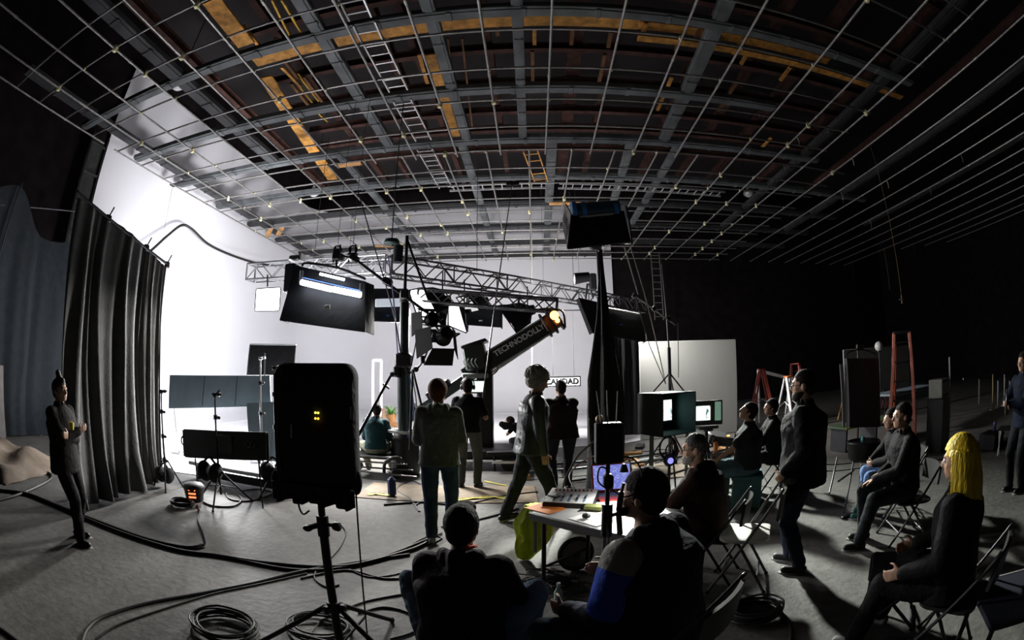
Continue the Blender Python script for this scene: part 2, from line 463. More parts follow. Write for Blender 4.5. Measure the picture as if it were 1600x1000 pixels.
for i, (px, py, L) in enumerate([(545, 40, .6), (600, 45, .5), (775, 30, .6), (835, 45, .6), (895, 45, .6), (955, 50, .6), (1010, 35, .7), (1065, 55, .6), (1125, 55, .6), (1170, 80, .6), (832, 80, 1.6), (945, 85, 1.7), (1050, 120, 1.8), (1150, 130, 1.6), (1100, 30, .8), (1235, 105, .7), (430, 60, .9), (445, 95, .9), (380, 40, 1.5), (455, 130, 1.8), (475, 120, 1.8), (1205, 215, .9), (1370, 130, .6), (1320, 140, .5), (1160, 60, .7)]):
    p = RP(px, py, 9.55)
    bar('roof_timber', p, p + Vector((0, L, 0)), .09, .07, brownw if i % 3 else orange_wood, 'short brown timber fixed under the roof, seen through the pipe grid', 'timber', gj)

yel = M('yellow_strut', (.6, .34, .04), .6, var=.3)
for (a, b_) in (((425, 0), (455, 60)), ((440, 0), (475, 58)), ((455, 118), (488, 160)), ((465, 115), (498, 158)), ((492, 172), (512, 190)), ((700, 60), (712, 200)), ((722, 60), (738, 200))):
    bar('roof_strut', RP(*a, 9.8), RP(*b_, 9.8), .05, .05, yel if a[0] < 600 else brownw, 'thin yellow or brown strut crossing high under the roof, seen between the grey beams', 'strut', 'thin struts under the roof')

# ---------------------------------------------------------------- ladders lying on the grid
def ladder(label, p, q, wd, step, mat, group=None, up=(0, 0, 1)):
    p, q = Vector(p), Vector(q); d = q - p; L = d.length
    root = thing('ladder', label, 'ladder', p, 0, group)
    rt = frame_to(d, up)
    for s in (-1, 1):
        mb = MB(); mb.box(rt @ Vector((s * wd / 2, 0, L / 2)), (.03, .07, L), rt); mb.build('side_rail', mat, root, smooth=False)
    n = int(L / step)
    for i in range(n):
        mb = MB(); z = (i + .5) * L / n
        mb.cyl(rt @ Vector((-wd / 2, 0, z)), rt @ Vector((wd / 2, 0, z)), .019, n=8); mb.build('rung', mat, root)
    return root
z8 = GZ + .12
gl_ = 'aluminium ladders laid flat on the ceiling grid'
LZ = 'aluminium ladder flat above the pipes, '
ladder(LZ + 'short near piece at the very top of the frame', (-2.85, 5.02, z8), (-2.85, 5.7, z8), .42, .3, alu)
ladder(LZ + 'tiny piece below the uppermost one', (-2.83, 5.85, z8), (-2.83, 6.38, z8), .42, .3, alu)
ladder(LZ + 'longest piece left of the ochre planks', (-2.81, 6.4, z8), (-2.76, 8.2, z8), .42, .3, alu)
ladder(LZ + 'middle piece of the lengthwise row', (-2.78, 8.6, z8), (-2.7, 10.6, z8), .42, .3, alu)
ladder(LZ + 'far end of the lengthwise row', (-2.78, 11.1, z8), (-2.68, 13.9, z8), .42, .3, alu)
ladder(LZ + 'left piece of the crosswise row', (-2.6, 14.0, z8), (.6, 14.0, z8), .4, .3, alu)
ladder(LZ + 'right piece of the crosswise row', (1.0, 14.05, z8), (6.9, 14.3, z8), .4, .3, alu)
ladder('orange wooden ladder among the far ceiling pipes', (.45, 13.9, z8 + .06), (.1, 12.2, z8 + .35), .42, .33, M('orange_ladder', (.75, .36, .10), .6))
dark_alu = M('dim_steel', (.2, .18, .17), .5, .5)
P_ = AY(1030, 500, 22.2); Q_ = P_.copy(); Q_.z = GZ + .08
ladder('thin dark ladder hanging down the black back wall beside the white wall', P_, Q_, .45, .33, dark_alu, up=(0, 1, 0))

# dome lamps in the roof
for i, (px, py, lb) in enumerate([(278, 133, 'unlit round glass dome lamp above the pipes at the upper left'), (490, 302, 'unlit dome lamp above the pipes over the white wall'),
                                 (1170, 303, 'unlit dome lamp in the dark right half of the ceiling')]):
    p = G(px, py, 8.9)
    root = thing('dome_lamp', lb, 'lamp', p)
    mb = MB(); mb.lathe([(.02, .34), (.06, .33), (.08, .2), (.22, .1), (.25, .0), (.24, -.02)], n=24); mb.build('lamp_shade', alu, root)
    mb = MB(); mb.ball((0, 0, -.02), (.2, .2, .12)); mb.build('bulb_cover', M('frosted_glass', (.7, .7, .7), .25), root)
    mb = MB(); mb.cyl((0, 0, .33), (0, 0, 13.2 - p.z), .015); mb.build('stem', dark_metal, root)

# loose planks on the grid
for i, (px, py, L, a, lb) in enumerate([(610, 385, 1.5, .25, 'pale bare plank hanging over the tall black stand'), (893, 318, 1.6, .0, 'pale wooden plank above the high black lamp'),
                                   (420, 364, 1.2, -.9, 'pale plank at the left edge of the pipe grid'), (437, 362, 1.2, -.9, 'second pale plank at the left edge of the grid, nearer the middle'), (300, 284, 2.0, .1, 'dark plank crossing the left edge of the pipe grid'),
                                   (545, 257, .8, 0, 'small bare wood offcut lying on a far grey beam')]):
    p = G(px, py, GZ + .1)
    mb = MB(); mb.box((0, 0, 0), (L, .22, .04), rotz(a))
    o = mb.build('plank', wood if i not in (4,) else dark_beam); o.location = p; tag(o, lb, 'plank')

# hanging ropes and wires from the grid
rope_m = M('rope', (.35, .33, .28), .8); wire_m = M('thin_wire', (.05, .05, .05), .6)
gwre = 'thin wires hanging from the ceiling grid'
for (px, py, dz, r) in [(286, 285, 2.3, .006), (818, 318, 2.9, .012), (1408, 330, 1.9, .006), (1332, 400, 1.6, .006), (1390, 390, 2.3, .008), (560, 330, 2.2, .006),
                        (540, 340, 2.2, .006), (1330, 300, .5, .008), (1372, 345, .4, .01), (1400, 285, .3, .02), (1228, 255, .3, .008), (1345, 250, .25, .02), (640, 340, 1.9, .006), (1255, 215, .3, .015), (1440, 290, .3, .01), (1500, 240, .3, .01)]:
    p = G(px, py, GZ)
    nx = min((abs(x - p.x), x) for x, y0, y1 in longs if y0 < p.y < y1); ny = min((abs(y - p.y), y) for y in rows)
    if nx[0] < ny[0] or p.x > 8: p.x = nx[1]
    else: p.y = ny[1]
    mb = MB(); mb.tube([p, p + Vector((.03, 0, -dz * .5)), p + Vector((0, 0, -dz))], r, n=6)
    o = mb.build('hanging_rope' if r > .01 else 'hanging_wire', rope_m if r > .007 else wire_m); tag(o, 'thin line hanging straight down from the ceiling pipes', 'rope', gwre)

# ================================================================ drapes
drape_blk = M('black_drape', (.07, .07, .072), .7, var=.2, bump=.3, bscale=25, spec=.5)
drape_blue = M('blue_black_drape', (.010, .014, .019), .9, var=.25, bump=.3, bscale=20)
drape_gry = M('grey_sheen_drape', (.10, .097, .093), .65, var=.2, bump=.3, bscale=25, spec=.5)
def folds(top, bottom, nu, nv, amp, freq, seed, sway=.0, puddle=0.0):
    """cloth between a top polyline and a bottom polyline; grid rows go downwards"""
    T = spline(top, nu); Bm = spline(bottom, max(1, (len(T) - 1) // (len(bottom) - 1)))
    def samp(L, t):
        f = t * (len(L) - 1); i = min(int(f), len(L) - 2); return L[i].lerp(L[i + 1], f - i)
    n = len(T); grid = []
    for j in range(nv + 1):
        t = j / nv; row = []
        for i in range(n):
            u = i / (n - 1); a, b_ = samp(T, u), samp(Bm, u); p = a.lerp(b_, t)
            d = (samp(T, min(1, u + .02)) - samp(T, max(0, u - .02))); d.z = 0; d.normalize(); nr = Vector((-d.y, d.x, 0))
            u0 = u; u = u + .09 * noise.noise(Vector((u * 4, t * .7, seed * 3))); f = math.sin(u * freq + seed + .5 * math.sin(u * 9 + t * 1.5 + seed)) * (.35 + .5 * abs(noise.noise(Vector((u * 6, 2, seed))))) + .4 * math.sin(u * freq * 2.3 + seed * 2 + t * .8) + .25 * noise.noise(Vector((u * 8, t * 3, seed)))
            k = amp * (.25 + .75 * min(1, t * 2.2)) * (1 + puddle * max(0, t - .85) * 6)
            p = p + nr * (f * k) + d * (sway * math.sin(t * PI) * noise.noise(Vector((u * 3, seed, t))))
            row.append(p)
        grid.append(row)
    return grid
# near hanging drape (B)
dr = thing('black_drape', 'tall black folded drape hanging in front of the white wall at the left', 'curtain', (-5.4, 4.1, 0))
mb = MB(); mb.sheet(folds([(-5.35, 3.0, 3.70), (-5.45, 3.6, 3.66), (-5.5, 4.2, 3.6), (-5.57, 4.75, 3.45)], [(-5.15, 2.95, .03), (-5.2, 3.5, .03), (-5.3, 4.1, .03), (-5.42, 4.7, .03)], 40, 40, .12, 21, 1.3, .1, .8), .008)
mb.build('cloth', drape_blk, dr, world=True)
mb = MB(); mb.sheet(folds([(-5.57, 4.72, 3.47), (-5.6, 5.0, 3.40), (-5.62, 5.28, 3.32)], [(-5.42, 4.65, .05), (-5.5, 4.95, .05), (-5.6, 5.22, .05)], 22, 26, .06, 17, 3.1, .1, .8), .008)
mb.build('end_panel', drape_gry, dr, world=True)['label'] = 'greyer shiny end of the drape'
mb = MB(); mb.cyl((-5.35, 2.95, 3.76), (-5.63, 5.34, 3.37), .022); mb.build('top_pole', dark_metal, dr, world=True)
for q in ((-5.45, 3.7, 3.64), (-5.57, 4.7, 3.49), (-5.63, 5.3, 3.37)):
    mb = MB(); mb.bbox(q, (.05, .1, .1), b=.01); mb.cyl(Vector(q) + Vector((0, 0, .02)), Vector(q) + Vector((.06, .03, .16)), .012); mb.build('clamp', dark_metal, dr, world=True)
# supporting stands behind the drape
for q in ((-5.62, 3.62), (-5.78, 5.3)):
    t = thing('drape_stand', 'black stand holding up the %s end of the long black drape' % ('near' if q[1] < 4 else 'far'), 'stand', (q[0], q[1], 0))
    mb = MB(); mb.cyl((0, 0, .1), (0, 0, 3.72 if q[1] < 4 else 3.32), .02); mb.build('pole', black_metal, t)
    for k in range(3):
        a = k * 2.09 + .4; mb = MB(); mb.cyl((0, 0, .5), (.25 * math.cos(a), .25 * math.sin(a), .015), .014); mb.build('leg', black_metal, t)
# far blue-black drape (A), hung on the left wall
dr = thing('wall_drape', 'big blue-black cloth hung along the dark left wall behind the person with the topknot', 'curtain', (-10.8, 5, 0))
mb = MB(); mb.sheet(folds([(-10.9, .2, 4.0), (-10.8, 2.2, 4.5), (-10.7, 3.95, 5.3), (-10.65, 5.0, 4.4), (-10.6, 6.45, 4.6)], [(-10.9, .2, .03), (-10.8, 2.2, .03), (-10.7, 3.9, .03), (-10.65, 5.0, .03), (-10.6, 6.9, .03)], 14, 24, .07, 26, .4, .25), .01)
mb.build('cloth', drape_blue, dr, world=True)
mb = MB(); mb.cyl((-10.55, 3.95, 5.35), (-10.5, 3.3, .05), .02); mb.build('batten', dark_metal, dr, world=True)
mb = MB(); mb.cyl((-10.75, .2, 4.05), (-10.7, 6.5, 5.4), .02); mb.cyl((-10.7, 6.5, 5.4), (-10.7, 6.5, .05), .02); mb.build('frame', dark_metal, dr, world=True)
# slatted black scaffold panel on the edge of the wall
sc = thing('scaffold_panel', 'tall black open framework standing at the near edge of the white wall', 'scaffold', (-12.3, 7.1, 0))
for yy in (6.75, 7.45):
    mb = MB(); mb.bbox((-12.3, yy, 4.15), (.1, .1, 8.3), b=.01); mb.build('upright', black_metal, sc, world=True)
for i in range(9):
    mb = MB(); mb.bbox((-12.28, 7.1, .6 + i * .92), (.06, .64, .07), b=.008); mb.build('crossbar', dark_beam, sc, world=True)
mb = MB(); mb.box((-12.38, 7.1, 4.15), (.02, .68, 8.1)); mb.build('back_sheet', M('scaffold_sheet', (.03, .032, .032), .8, var=.4, scale=5), sc, world=True)
# board at the far left and the folded tarpaulin
mb = MB(); mb.bbox((0, 0, .75), (.05, 1.1, 1.5), b=.01)
o = mb.build('leaning_board', M('grey_board', (.16, .15, .15), .7)); o.location = G(-18, 685) ; tag(o, 'grey board standing at the far left edge of the picture', 'board')
def blanket(center, sx, sy, h, seed, name, mat, label, cat, rz=0):
    grid = []; n = 36
    for i in range(n + 1):
        row = []
        for j in range(n + 1):
            u, v = i / n * 2 - 1, j / n * 2 - 1; r = max(abs(u), abs(v))
            e = max(0, 1 - r ** 3)
            z = .012 + h * e * (.55 + .45 * noise.noise(Vector((u * 1.6, v * 1.6, seed)))) + .10 * h * e * math.sin(u * 9 + v * 4 + seed)
            k = 1 + .12 * noise.noise(Vector((u * 2, v * 2, seed + 5)))
            row.append((u * sx * k, v * sy * k, max(.012, z)))
        grid.append(row)
    mb = MB(); mb.sheet(grid, .012); o = mb.build(name, mat); o.location = center; o.rotation_euler = (0, 0, rz); tag(o, label, cat); return o
blanket(G(-5, 718) + Vector((0, 0, .0)), 1.5, 1.0, .42, 2.0, 'tarpaulin', M('brown_tarp', (.2, .16, .125), .8, bump=.3, bscale=9), 'crumpled brown tarpaulin heaped on the floor at the left edge', 'tarpaulin', .3)

# cable swag across the white wall
def cable(label, pts, r=.014, mat=None, name='cable', group=None, sub=8, n=6, cat='cable'):
    mb = MB(); mb.tube(pts, r, n=n, smooth=sub)
    o = mb.build(name, mat or rubber); tag(o, label, cat, group); return o
cable('thick black cable swag hanging across the white left wall below the pipe grid', [AX(225, 400, -11.6), AX(240, 388, -11.6), AX(262, 368, -11.8), AX(284, 352, -12.0), AX(300, 358, -11.9), AX(325, 381, -11.9), AX(360, 398, -11.9), AX(400, 411, -11.8), AX(432, 416, -11.6)], .05, n=8)

# ================================================================ lighting truss
truss_m = M('truss_aluminium', (.5, .5, .52), .35, .8, var=.1)
def truss(label, p, q, s_, mat):
    p, q = Vector(p), Vector(q); d = q - p; L = d.length; rt = frame_to(d); t = thing('lighting_truss', label, 'truss', p)
    h = s_ / 2; c4 = [(-h, -h), (h, -h), (h, h), (-h, h)]
    for x, y in c4:
        mb = MB(); mb.cyl(rt @ Vector((x, y, 0)), rt @ Vector((x, y, L)), .026, n=8); mb.build('chord', mat, t)
    n = int(L / s_ / 1.0)
    for f in range(4):
        a, b_ = c4[f], c4[(f + 1) % 4]; mb = MB()
        for i in range(n):
            z0, z1 = L * i / n, L * (i + 1) / n
            u, v = (a, b_) if i % 2 else (b_, a)
            mb.cyl(rt @ Vector((*u, z0)), rt @ Vector((*v, z1)), .016, n=6)
            if i % 4 == 0: mb.cyl(rt @ Vector((*a, z0)), rt @ Vector((*b_, z0)), .018, n=6)
        mb.build('lattice', mat, t)
    for z in (0, L):
        mb = MB()
        for i in range(4): mb.cyl(rt @ Vector((*c4[i], z)), rt @ Vector((*c4[(i + 1) % 4], z)), .024, n=6)
        mb.build('end_frame', mat, t)
    return t
T1 = (AY(392, 427, 9.7), AY(606, 415, 9.7))
truss('pale metal lighting truss behind the biggest lamp box, left part', T1[0], T1[1], .40, truss_m)
A_, B_ = G(606, 416, 4.25), G(1002, 480, 4.25)
truss('long metal lighting truss running from the tall black stand to the black wall', A_, B_, .42, M('truss_dark', (.07, .07, .075), .45, .6))
# lower short truss
truss('short low truss piece hanging above the crane head', AY(655, 462, 9.6), AY(870, 478, 9.6), .26, M('truss_dark', (.07, .07, .075), .45, .6))
for k, (px, py) in enumerate([(440, 425), (700, 426), (880, 452)]):
    p = (T1[0] + T1[1]) / 2 if k == 0 else A_.lerp(B_, .25 if k == 1 else .62)
    mb = MB(); mb.cyl(p + Vector((0, 0, .2)), (p.x, p.y, GZ), .008, n=6)
    tag(mb.build('truss_cable', wire_m), 'thin wire holding the %s of the lighting truss up to the grid' % ('left part', 'middle', 'right end')[k], 'wire')

# ================================================================ softboxes
sb_cloth = M('softbox_cloth', (.017, .019, .024), .75, bump=.4, bscale=8, spec=.3)
diff_on = M('lit_diffuser', (.9, .9, .9), .6, emit=(1, .99, .97), es=2.6)
diff_dim = M('dim_diffuser', (.8, .8, .8), .6, emit=(1, 1, 1), es=.55)
tube_on = M('lit_tube', (1, 1, 1), .4, emit=(.93, .96, 1), es=9.0)
blue_m = M('blue_plastic', (.03, .10, .35), .4)
def quad_panel(mb, P, th=.02, wrinkle=0.0, n=8):
    a, b_, c, d = [Vector(p) for p in P]; nr = (b_ - a).cross(d - a).normalized()
    grid = [[a.lerp(b_, j / n).lerp(d.lerp(c, j / n), i / n) + nr * (wrinkle * math.sin(i / n * PI) * math.sin(j / n * PI) * (1 + noise.noise(Vector((i * .5, j * .5, a.x))))) for j in range(n + 1)] for i in range(n + 1)]
    mb.sheet(grid, th)
def softbox_px(label, F, yf, Bk, yb, diff):
    """glowing front corners and rear corners, each with its own depth"""
    F = [AY(a, b, y) for (a, b), y in zip(F, yf)]; K = [AY(a, b, yb) for a, b in Bk]
    c = sum(K, Vector()) / 4; cf = sum(F, Vector()) / 4; t = thing('softbox', label, 'light', c)
    for i in range(4):
        mb = MB(); quad_panel(mb, [F[i], F[(i + 1) % 4], K[(i + 1) % 4], K[i]], .015, .02); mb.build('side_panel', sb_cloth, t, world=True)
    mb = MB(); quad_panel(mb, [f.lerp(cf, .05).lerp(c, .03) for f in F], .008); mb.build('diffuser', diff, t, world=True)
    mb = MB(); quad_panel(mb, K, .03); mb.build('back_panel', black_metal, t, world=True)
    nrm = (c - cf).normalized(); mb = MB(); mb.bbox(c + nrm * .1, (.25, .25, .2), frame_to(nrm), b=.03); mb.build('lamp_housing', black_metal, t, world=True)
    mb = MB(); mb.cyl(c, (c.x, c.y, 4.1), .015, n=6); mb.build('hanger', black_metal, t, world=True)
softbox_px('bright wide softbox glaring white beside the tall black mast', [(637, 453), (660, 449), (682, 490), (655, 505)], (9.3, 9.7, 9.5, 9.1), [(676, 449), (692, 453), (701, 480), (696, 503)], 10.0, diff_on)
softbox_px('narrow softbox with a tall white face behind the barn-door lamps', [(700, 476), (716, 476), (729, 521), (700, 509)], (10.3, 10.6, 10.5, 10.2), [(716, 474), (722, 477), (733, 498), (731, 519)], 10.9, diff_on)
softbox_px('softbox with a slanted pale rectangular face, above the crane housing', [(712, 465), (730, 462), (754, 492), (731, 492)], (11.2, 11.5, 11.4, 11.1), [(732, 458), (756, 461), (762, 478), (760, 494)], 11.9, diff_dim)
softbox_px('softbox pointing down-left with a thin bright edge, left of the crane head', [(777, 478), (783, 476), (813, 518), (807, 521)], (11.2, 11.5, 11.4, 11.1), [(812, 473), (826, 477), (831, 490), (829, 505)], 11.9, diff_on)
# flat black fluorescent box behind
def fluo(label, P, P2, win, tubes, label_px=None, glow=None, depth=.35):
    """P: four image points of the back skirt; P2: depths"""
    t = thing('light_bank', label, 'light', P2[0])
    q = P2
    mb = MB(); quad_panel(mb, q, .03, .03, 10); mb.build('rear_skirt', sb_cloth, t, world=True)
    c = sum(q, Vector()) / 4; away = Vector((0, 1, 0))
    back = [p + away * depth + (c - p) * -.04 for p in q]
    for i in (0, 1, 3):
        mb = MB(); quad_panel(mb, [q[i], q[(i + 1) % 4], back[(i + 1) % 4], back[i]], .02, .01); mb.build('side_flap', sb_cloth, t, world=True)
    mb = MB(); 
    for i in range(4): mb.cyl(q[i], q[(i + 1) % 4], .016, n=6)
    mb.build('frame', black_metal, t, world=True)
    return t
LA = [AY(463, 416, 7.4), AY(571, 441, 7.4), AY(570, 518, 6.9), AY(438, 500, 6.9)]
t = fluo('biggest black fluorescent light box seen from behind with two long lit tubes', None, LA, None, None)
a0, b0 = AY(472, 433, 7.18), AY(567, 453, 7.18)
mb = MB(); mb.cyl(AY(471, 441, 7.08), AY(518, 452, 7.08), .05, n=10); mb.cyl(AY(521, 452, 7.08), AY(564, 461, 7.08), .05, n=10); mb.build('lit_tube', tube_on, t, world=True)
mb = MB(); mb.cyl(AY(500, 428, 7.2), AY(538, 437, 7.2), .022, n=8); mb.build('upper_lit_tube', tube_on, t, world=True)
mb = MB(); mb.cyl(AY(473, 433, 7.1), AY(565, 454, 7.1), .016, n=6); mb.build('blue_tube_holder', blue_m, t, world=True)
for a, b_ in (((471, 424), (471, 444)), ((565, 444), (565, 465))):
    mb = MB(); mb.bbox((AY(*a, 7.1) + AY(*b_, 7.1)) / 2, (.06, .06, .26), b=.01); mb.build('tube_socket', steel, t, world=True)
mb = MB(); mb.bbox(AY(511, 480, 6.98), (.11, .02, .07), b=.005); mb.build('care_patch', white_paint, t, world=True)
mb = MB(); mb.tube([AY(472, 416, 7.3), AY(480, 411, 7.3), AY(530, 419, 7.3), AY(571, 436, 7.3)], .022, n=8, smooth=4); mb.build('yoke', black_metal, t, world=True)
mb = MB(); mb.cyl(AY(526, 419, 7.3), AY(526, 398, 7.3), .02); mb.bbox(AY(526, 398, 7.3), (.14, .12, .2), b=.02); mb.build('mount', black_metal, t, world=True)
# its left side fixture (narrow black box with metal cap)
t = thing('light_bank', 'narrow black light fixture standing end-on at the left end of the big light box', 'light', AY(460, 430, 7.7))
mb = MB(); mb.bbox((AY(461, 412, 7.7) + AY(452, 460, 7.7)) / 2, (.22, .3, .55), b=.02); mb.build('body', sb_cloth, t, world=True)
mb = MB(); mb.bbox(AY(463, 404, 7.7), (.26, .2, .1), b=.02); mb.bbox(AY(472, 403, 7.7), (.05, .24, .16), b=.01); mb.build('cap', steel, t, world=True)
# glaring lamp at the left
t = thing('flood_lamp', 'glaring white floodlight shining at the left end of the truss', 'light', AY(418, 468, 9.0))
mb = MB(); mb.bbox(AY(418, 468, 9.12), (.72, .1, .55), b=.03); mb.build('housing', black_metal, t, world=True)
mb = MB(); mb.bbox(AY(418, 468, 9.03), (.66, .04, .5), b=.01); mb.build('lit_panel', M('glare_panel', (1, 1, 1), .5, emit=(1, .99, .97), es=8), t, world=True)
mb = MB(); mb.cyl(AY(418, 447, 9.1), AY(418, 430, 9.5), .02); mb.build('hanger', black_metal, t, world=True)
# second fluorescent box
LB = [AY(574, 452, 8.6), AY(632, 452, 8.6), AY(632, 503, 8.4), AY(574, 501, 8.4)]
t = fluo('smaller charcoal light box seen from behind, between the biggest box and the tall stand', None, LB, None, None)
mb = MB(); mb.bbox((AY(584, 472, 8.42) + AY(632, 474, 8.42)) / 2, (.56, .03, .16), b=.01); mb.build('window', M('pale_window', (.6, .62, .66), .4, emit=(.8, .88, 1), es=.35), t, world=True)
mb = MB(); mb.bbox(AY(606, 493, 8.4), (.06, .02, .03), b=.003); mb.build('blue_label', blue_m, t, world=True)
# light box hanging above the crane (small pale label)
LC = [AY(728, 490, 10.4), AY(782, 478, 10.4), AY(782, 511, 10.3), AY(729, 507, 10.3)]
t = fluo('grey-black light box seen from behind, just above the middle of the crane arm', None, LC, None, None)
mb = MB(); mb.bbox(AY(751, 501, 10.17), (.08, .02, .03), b=.003); mb.build('white_label', white_paint, t, world=True)
# dark box at the far right of the truss
LD = [AY(905, 466, 10.5), AY(1002, 490, 10.5), AY(1008, 534, 10.4), AY(926, 520, 10.2)]
_k = sb_cloth; sb_cloth = black_cloth
t = fluo('unlit black light box at the right end of the truss, behind the wrapped pole', None, LD, None, None)
sb_cloth = _k
mb = MB(); mb.cyl(AY(946, 481, 10.35), AY(1000, 491, 10.35), .02); mb.build('pale_edge', steel, t, world=True)
mb = MB(); mb.bbox(AY(971, 507, 10.3), (.07, .02, .03), b=.003); mb.build('blue_label', blue_m, t, world=True)
# barn-door lamps in front of the tall stand
barn_m = M('barn_black', (.006, .006, .006), .8, spec=.08)
def barn(label, p, aim, s_):
    t = thing('barn_door_lamp', label, 'light', p); d = (Vector(aim) - Vector(p)).normalized(); rt = frame_to(d); p = Vector(p)
    mb = MB(); mb.lathe([(s_ * .34, -s_ * .7), (s_ * .42, -s_ * .5), (s_ * .46, 0), (s_ * .5, s_ * .05)], p, rt, 20); mb.build('lamp_body', barn_m, t, world=True)
    for k in range(4):
        a = k * PI / 2; r2 = rt @ rotz(a); c = p + r2 @ Vector((s_ * .62, 0, s_ * .06))
        out = r2 @ Vector((.5, 0, 1)); w_ = s_ * .62
        P = [c + r2 @ Vector((0, -w_, 0)), c + r2 @ Vector((0, w_, 0)), c + out * s_ * 1.15 + r2 @ Vector((0, w_ * 1.35, 0)), c + out * s_ * 1.15 + r2 @ Vector((0, -w_ * 1.35, 0))]
        mb = MB(); quad_panel(mb, P, .012); mb.build('barn_door', barn_m, t, world=True)
    mb = MB(); mb.tube([p + rt @ Vector((s_ * .6, 0, 0)), p + rt @ Vector((s_ * .75, 0, -s_ * .6)), p + rt @ Vector((-s_ * .75, 0, -s_ * .6)), p + rt @ Vector((-s_ * .6, 0, 0))], .015, n=6); mb.build('yoke', black_metal, t, world=True)
    return t
barn('black lamp with open barn doors, upper of the two in front of the crane', AY(674, 500, 7.5), AY(660, 530, 8.6), .25)
barn('black lamp with ragged barn doors, lower of the two in front of the crane', AY(692, 527, 7.1), AY(664, 560, 8.0), .29)

tag(MB().cyl(AY(674, 500, 7.5), AY(672, 492, 7.9), .02).cyl(AY(674, 500, 7.5), AY(692, 527, 7.15), .02).build('lamp_link', black_metal), 'black rod joining the two barn-door lamps to the slanting boom', 'rod')
# high lamp with drapes on the wrapped pole
t = thing('high_lamp', 'dark lamp with blue housing and black flaps on top of the wrapped pole', 'light', AY(930, 350, 6.0))
mb = MB()
mb.cyl(AY(893, 332, 6.0), AY(967, 327, 6.0), .13, n=18); mb.build('housing', M('dark_blue_metal', (.05, .12, .22), .3, .3), t, world=True)
for px in (897, 912, 961):
    mb = MB(); mb.cyl(AY(px - 3, 332, 6.0), AY(px + 3, 331.5, 6.0), .15, n=18); mb.build('band', M('blue_band', (.06, .3, .9), .35), t, world=True)
mb = MB(); mb.cyl(AY(905, 340, 5.9), AY(960, 335, 5.9), .03, n=8); mb.build('pale_strip', M('pale_strip', (.5, .55, .6), .3), t, world=True)
mb = MB(); quad_panel(mb, [AY(893, 337, 5.9), AY(975, 330, 5.9), AY(986, 378, 5.6), AY(888, 389, 5.6)], .02, .05); mb.build('front_flap', sb_cloth, t, world=True)
mb = MB(); quad_panel(mb, [AY(884, 318, 6.2), AY(893, 335, 5.9), AY(887, 389, 5.6), AY(879, 350, 6.2)], .02, .03); mb.build('left_flap', M('grey_sheen_drape', (.06, .057, .055), .7), t, world=True)
mb = MB(); quad_panel(mb, [AY(968, 320, 6.3), AY(980, 322, 6.0), AY(988, 383, 5.7), AY(972, 380, 6.2)], .02, .03); mb.build('right_flap', sb_cloth, t, world=True)
mb = MB(); mb.bbox(AY(930, 375, 5.85), (.16, .14, .28), b=.03); mb.cyl(AY(925, 360, 5.85), AY(938, 392, 5.9), .03); mb.build('yoke', dark_metal, t, world=True)
# wrapped pole
bp_ = G(938, 748); bx, by = .93, 6.0
t = thing('wrapped_pole', 'tall pole wrapped in hanging black cloth beneath the high lamp', 'stand', (bx, by, 0))
mb = MB(); mb.cyl((bx, by, 0), (bx, by, 3.5), .035); mb.build('pole', dark_metal, t, world=True)
prof = [(3.42, .03), (3.1, .045), (2.75, .075), (2.5, .10), (2.1, .17), (1.7, .25), (1.3, .27), (.9, .26), (.5, .25), (.1, .26), (.0, .26)]
rings = []
for z, r in prof:
    rings.append([Vector((bx + .02 + r * .8 * (1 + .22 * math.sin(a * 7 + z) + .1 * math.sin(a * 3 + z * 2)) * math.cos(a), by + r * (1 + .22 * math.sin(a * 7 + z)) * math.sin(a), z)) for a in [2 * PI * i / 48 for i in range(48)]])
mb = MB(); mb.loft(rings); mb.build('cloth', black_cloth, t, world=True)
mb = MB(); mb.tube([AY(945, 385, 6), AY(935, 378, 5.8), AY(921, 366, 5.8), AY(917, 375, 5.8), AY(921, 382, 5.8)], .012, n=6, smooth=5); mb.build('hook_cable', M('pale_hook', (.5, .4, .42), .5), t, world=True)
# thin guy wires / ropes right of it
cable('two taut pale ropes slanting down from the grid right of the high lamp, left one', [AY(975, 385, 8), AY(997, 460, 8)], .012, rope_m, sub=1, name='rope', cat='rope')
cable('taut pale rope slanting from the grid down to the tripod of the boom stand', [AY(985, 385, 8), AY(1010, 470, 8), AY(1040, 600, 8)], .01, rope_m, sub=1, name='rope', cat='rope')

# moving head lamp on truss right end
pm = AY(915, 438, 13.4)
t = thing('spot_lamp', 'small black spotlight standing on top of the truss, left of the wrapped pole', 'light', pm)
mb = MB(); mb.cyl(pm + Vector((-.32, 0, .05)), pm + Vector((.12, .05, .12)), .17, .14, n=18); mb.build('lamp_body', black_metal, t, world=True)
mb = MB(); mb.cyl(pm + Vector((-.34, 0, .05)), pm + Vector((-.32, 0, .05)), .15, n=18); mb.build('lens', M('pale_lens', (.7, .7, .72), .2), t, world=True)
mb = MB(); mb.bbox(pm + Vector((.22, .05, -.05)), (.2, .3, .5), b=.03); mb.cyl(pm + Vector((.05, 0, -.1)), pm + Vector((-.02, 0, -.55)), .03); mb.cyl(pm + Vector((.1, 0, -.1)), pm + Vector((.2, 0, -.55)), .03); mb.build('yoke', black_metal, t, world=True)

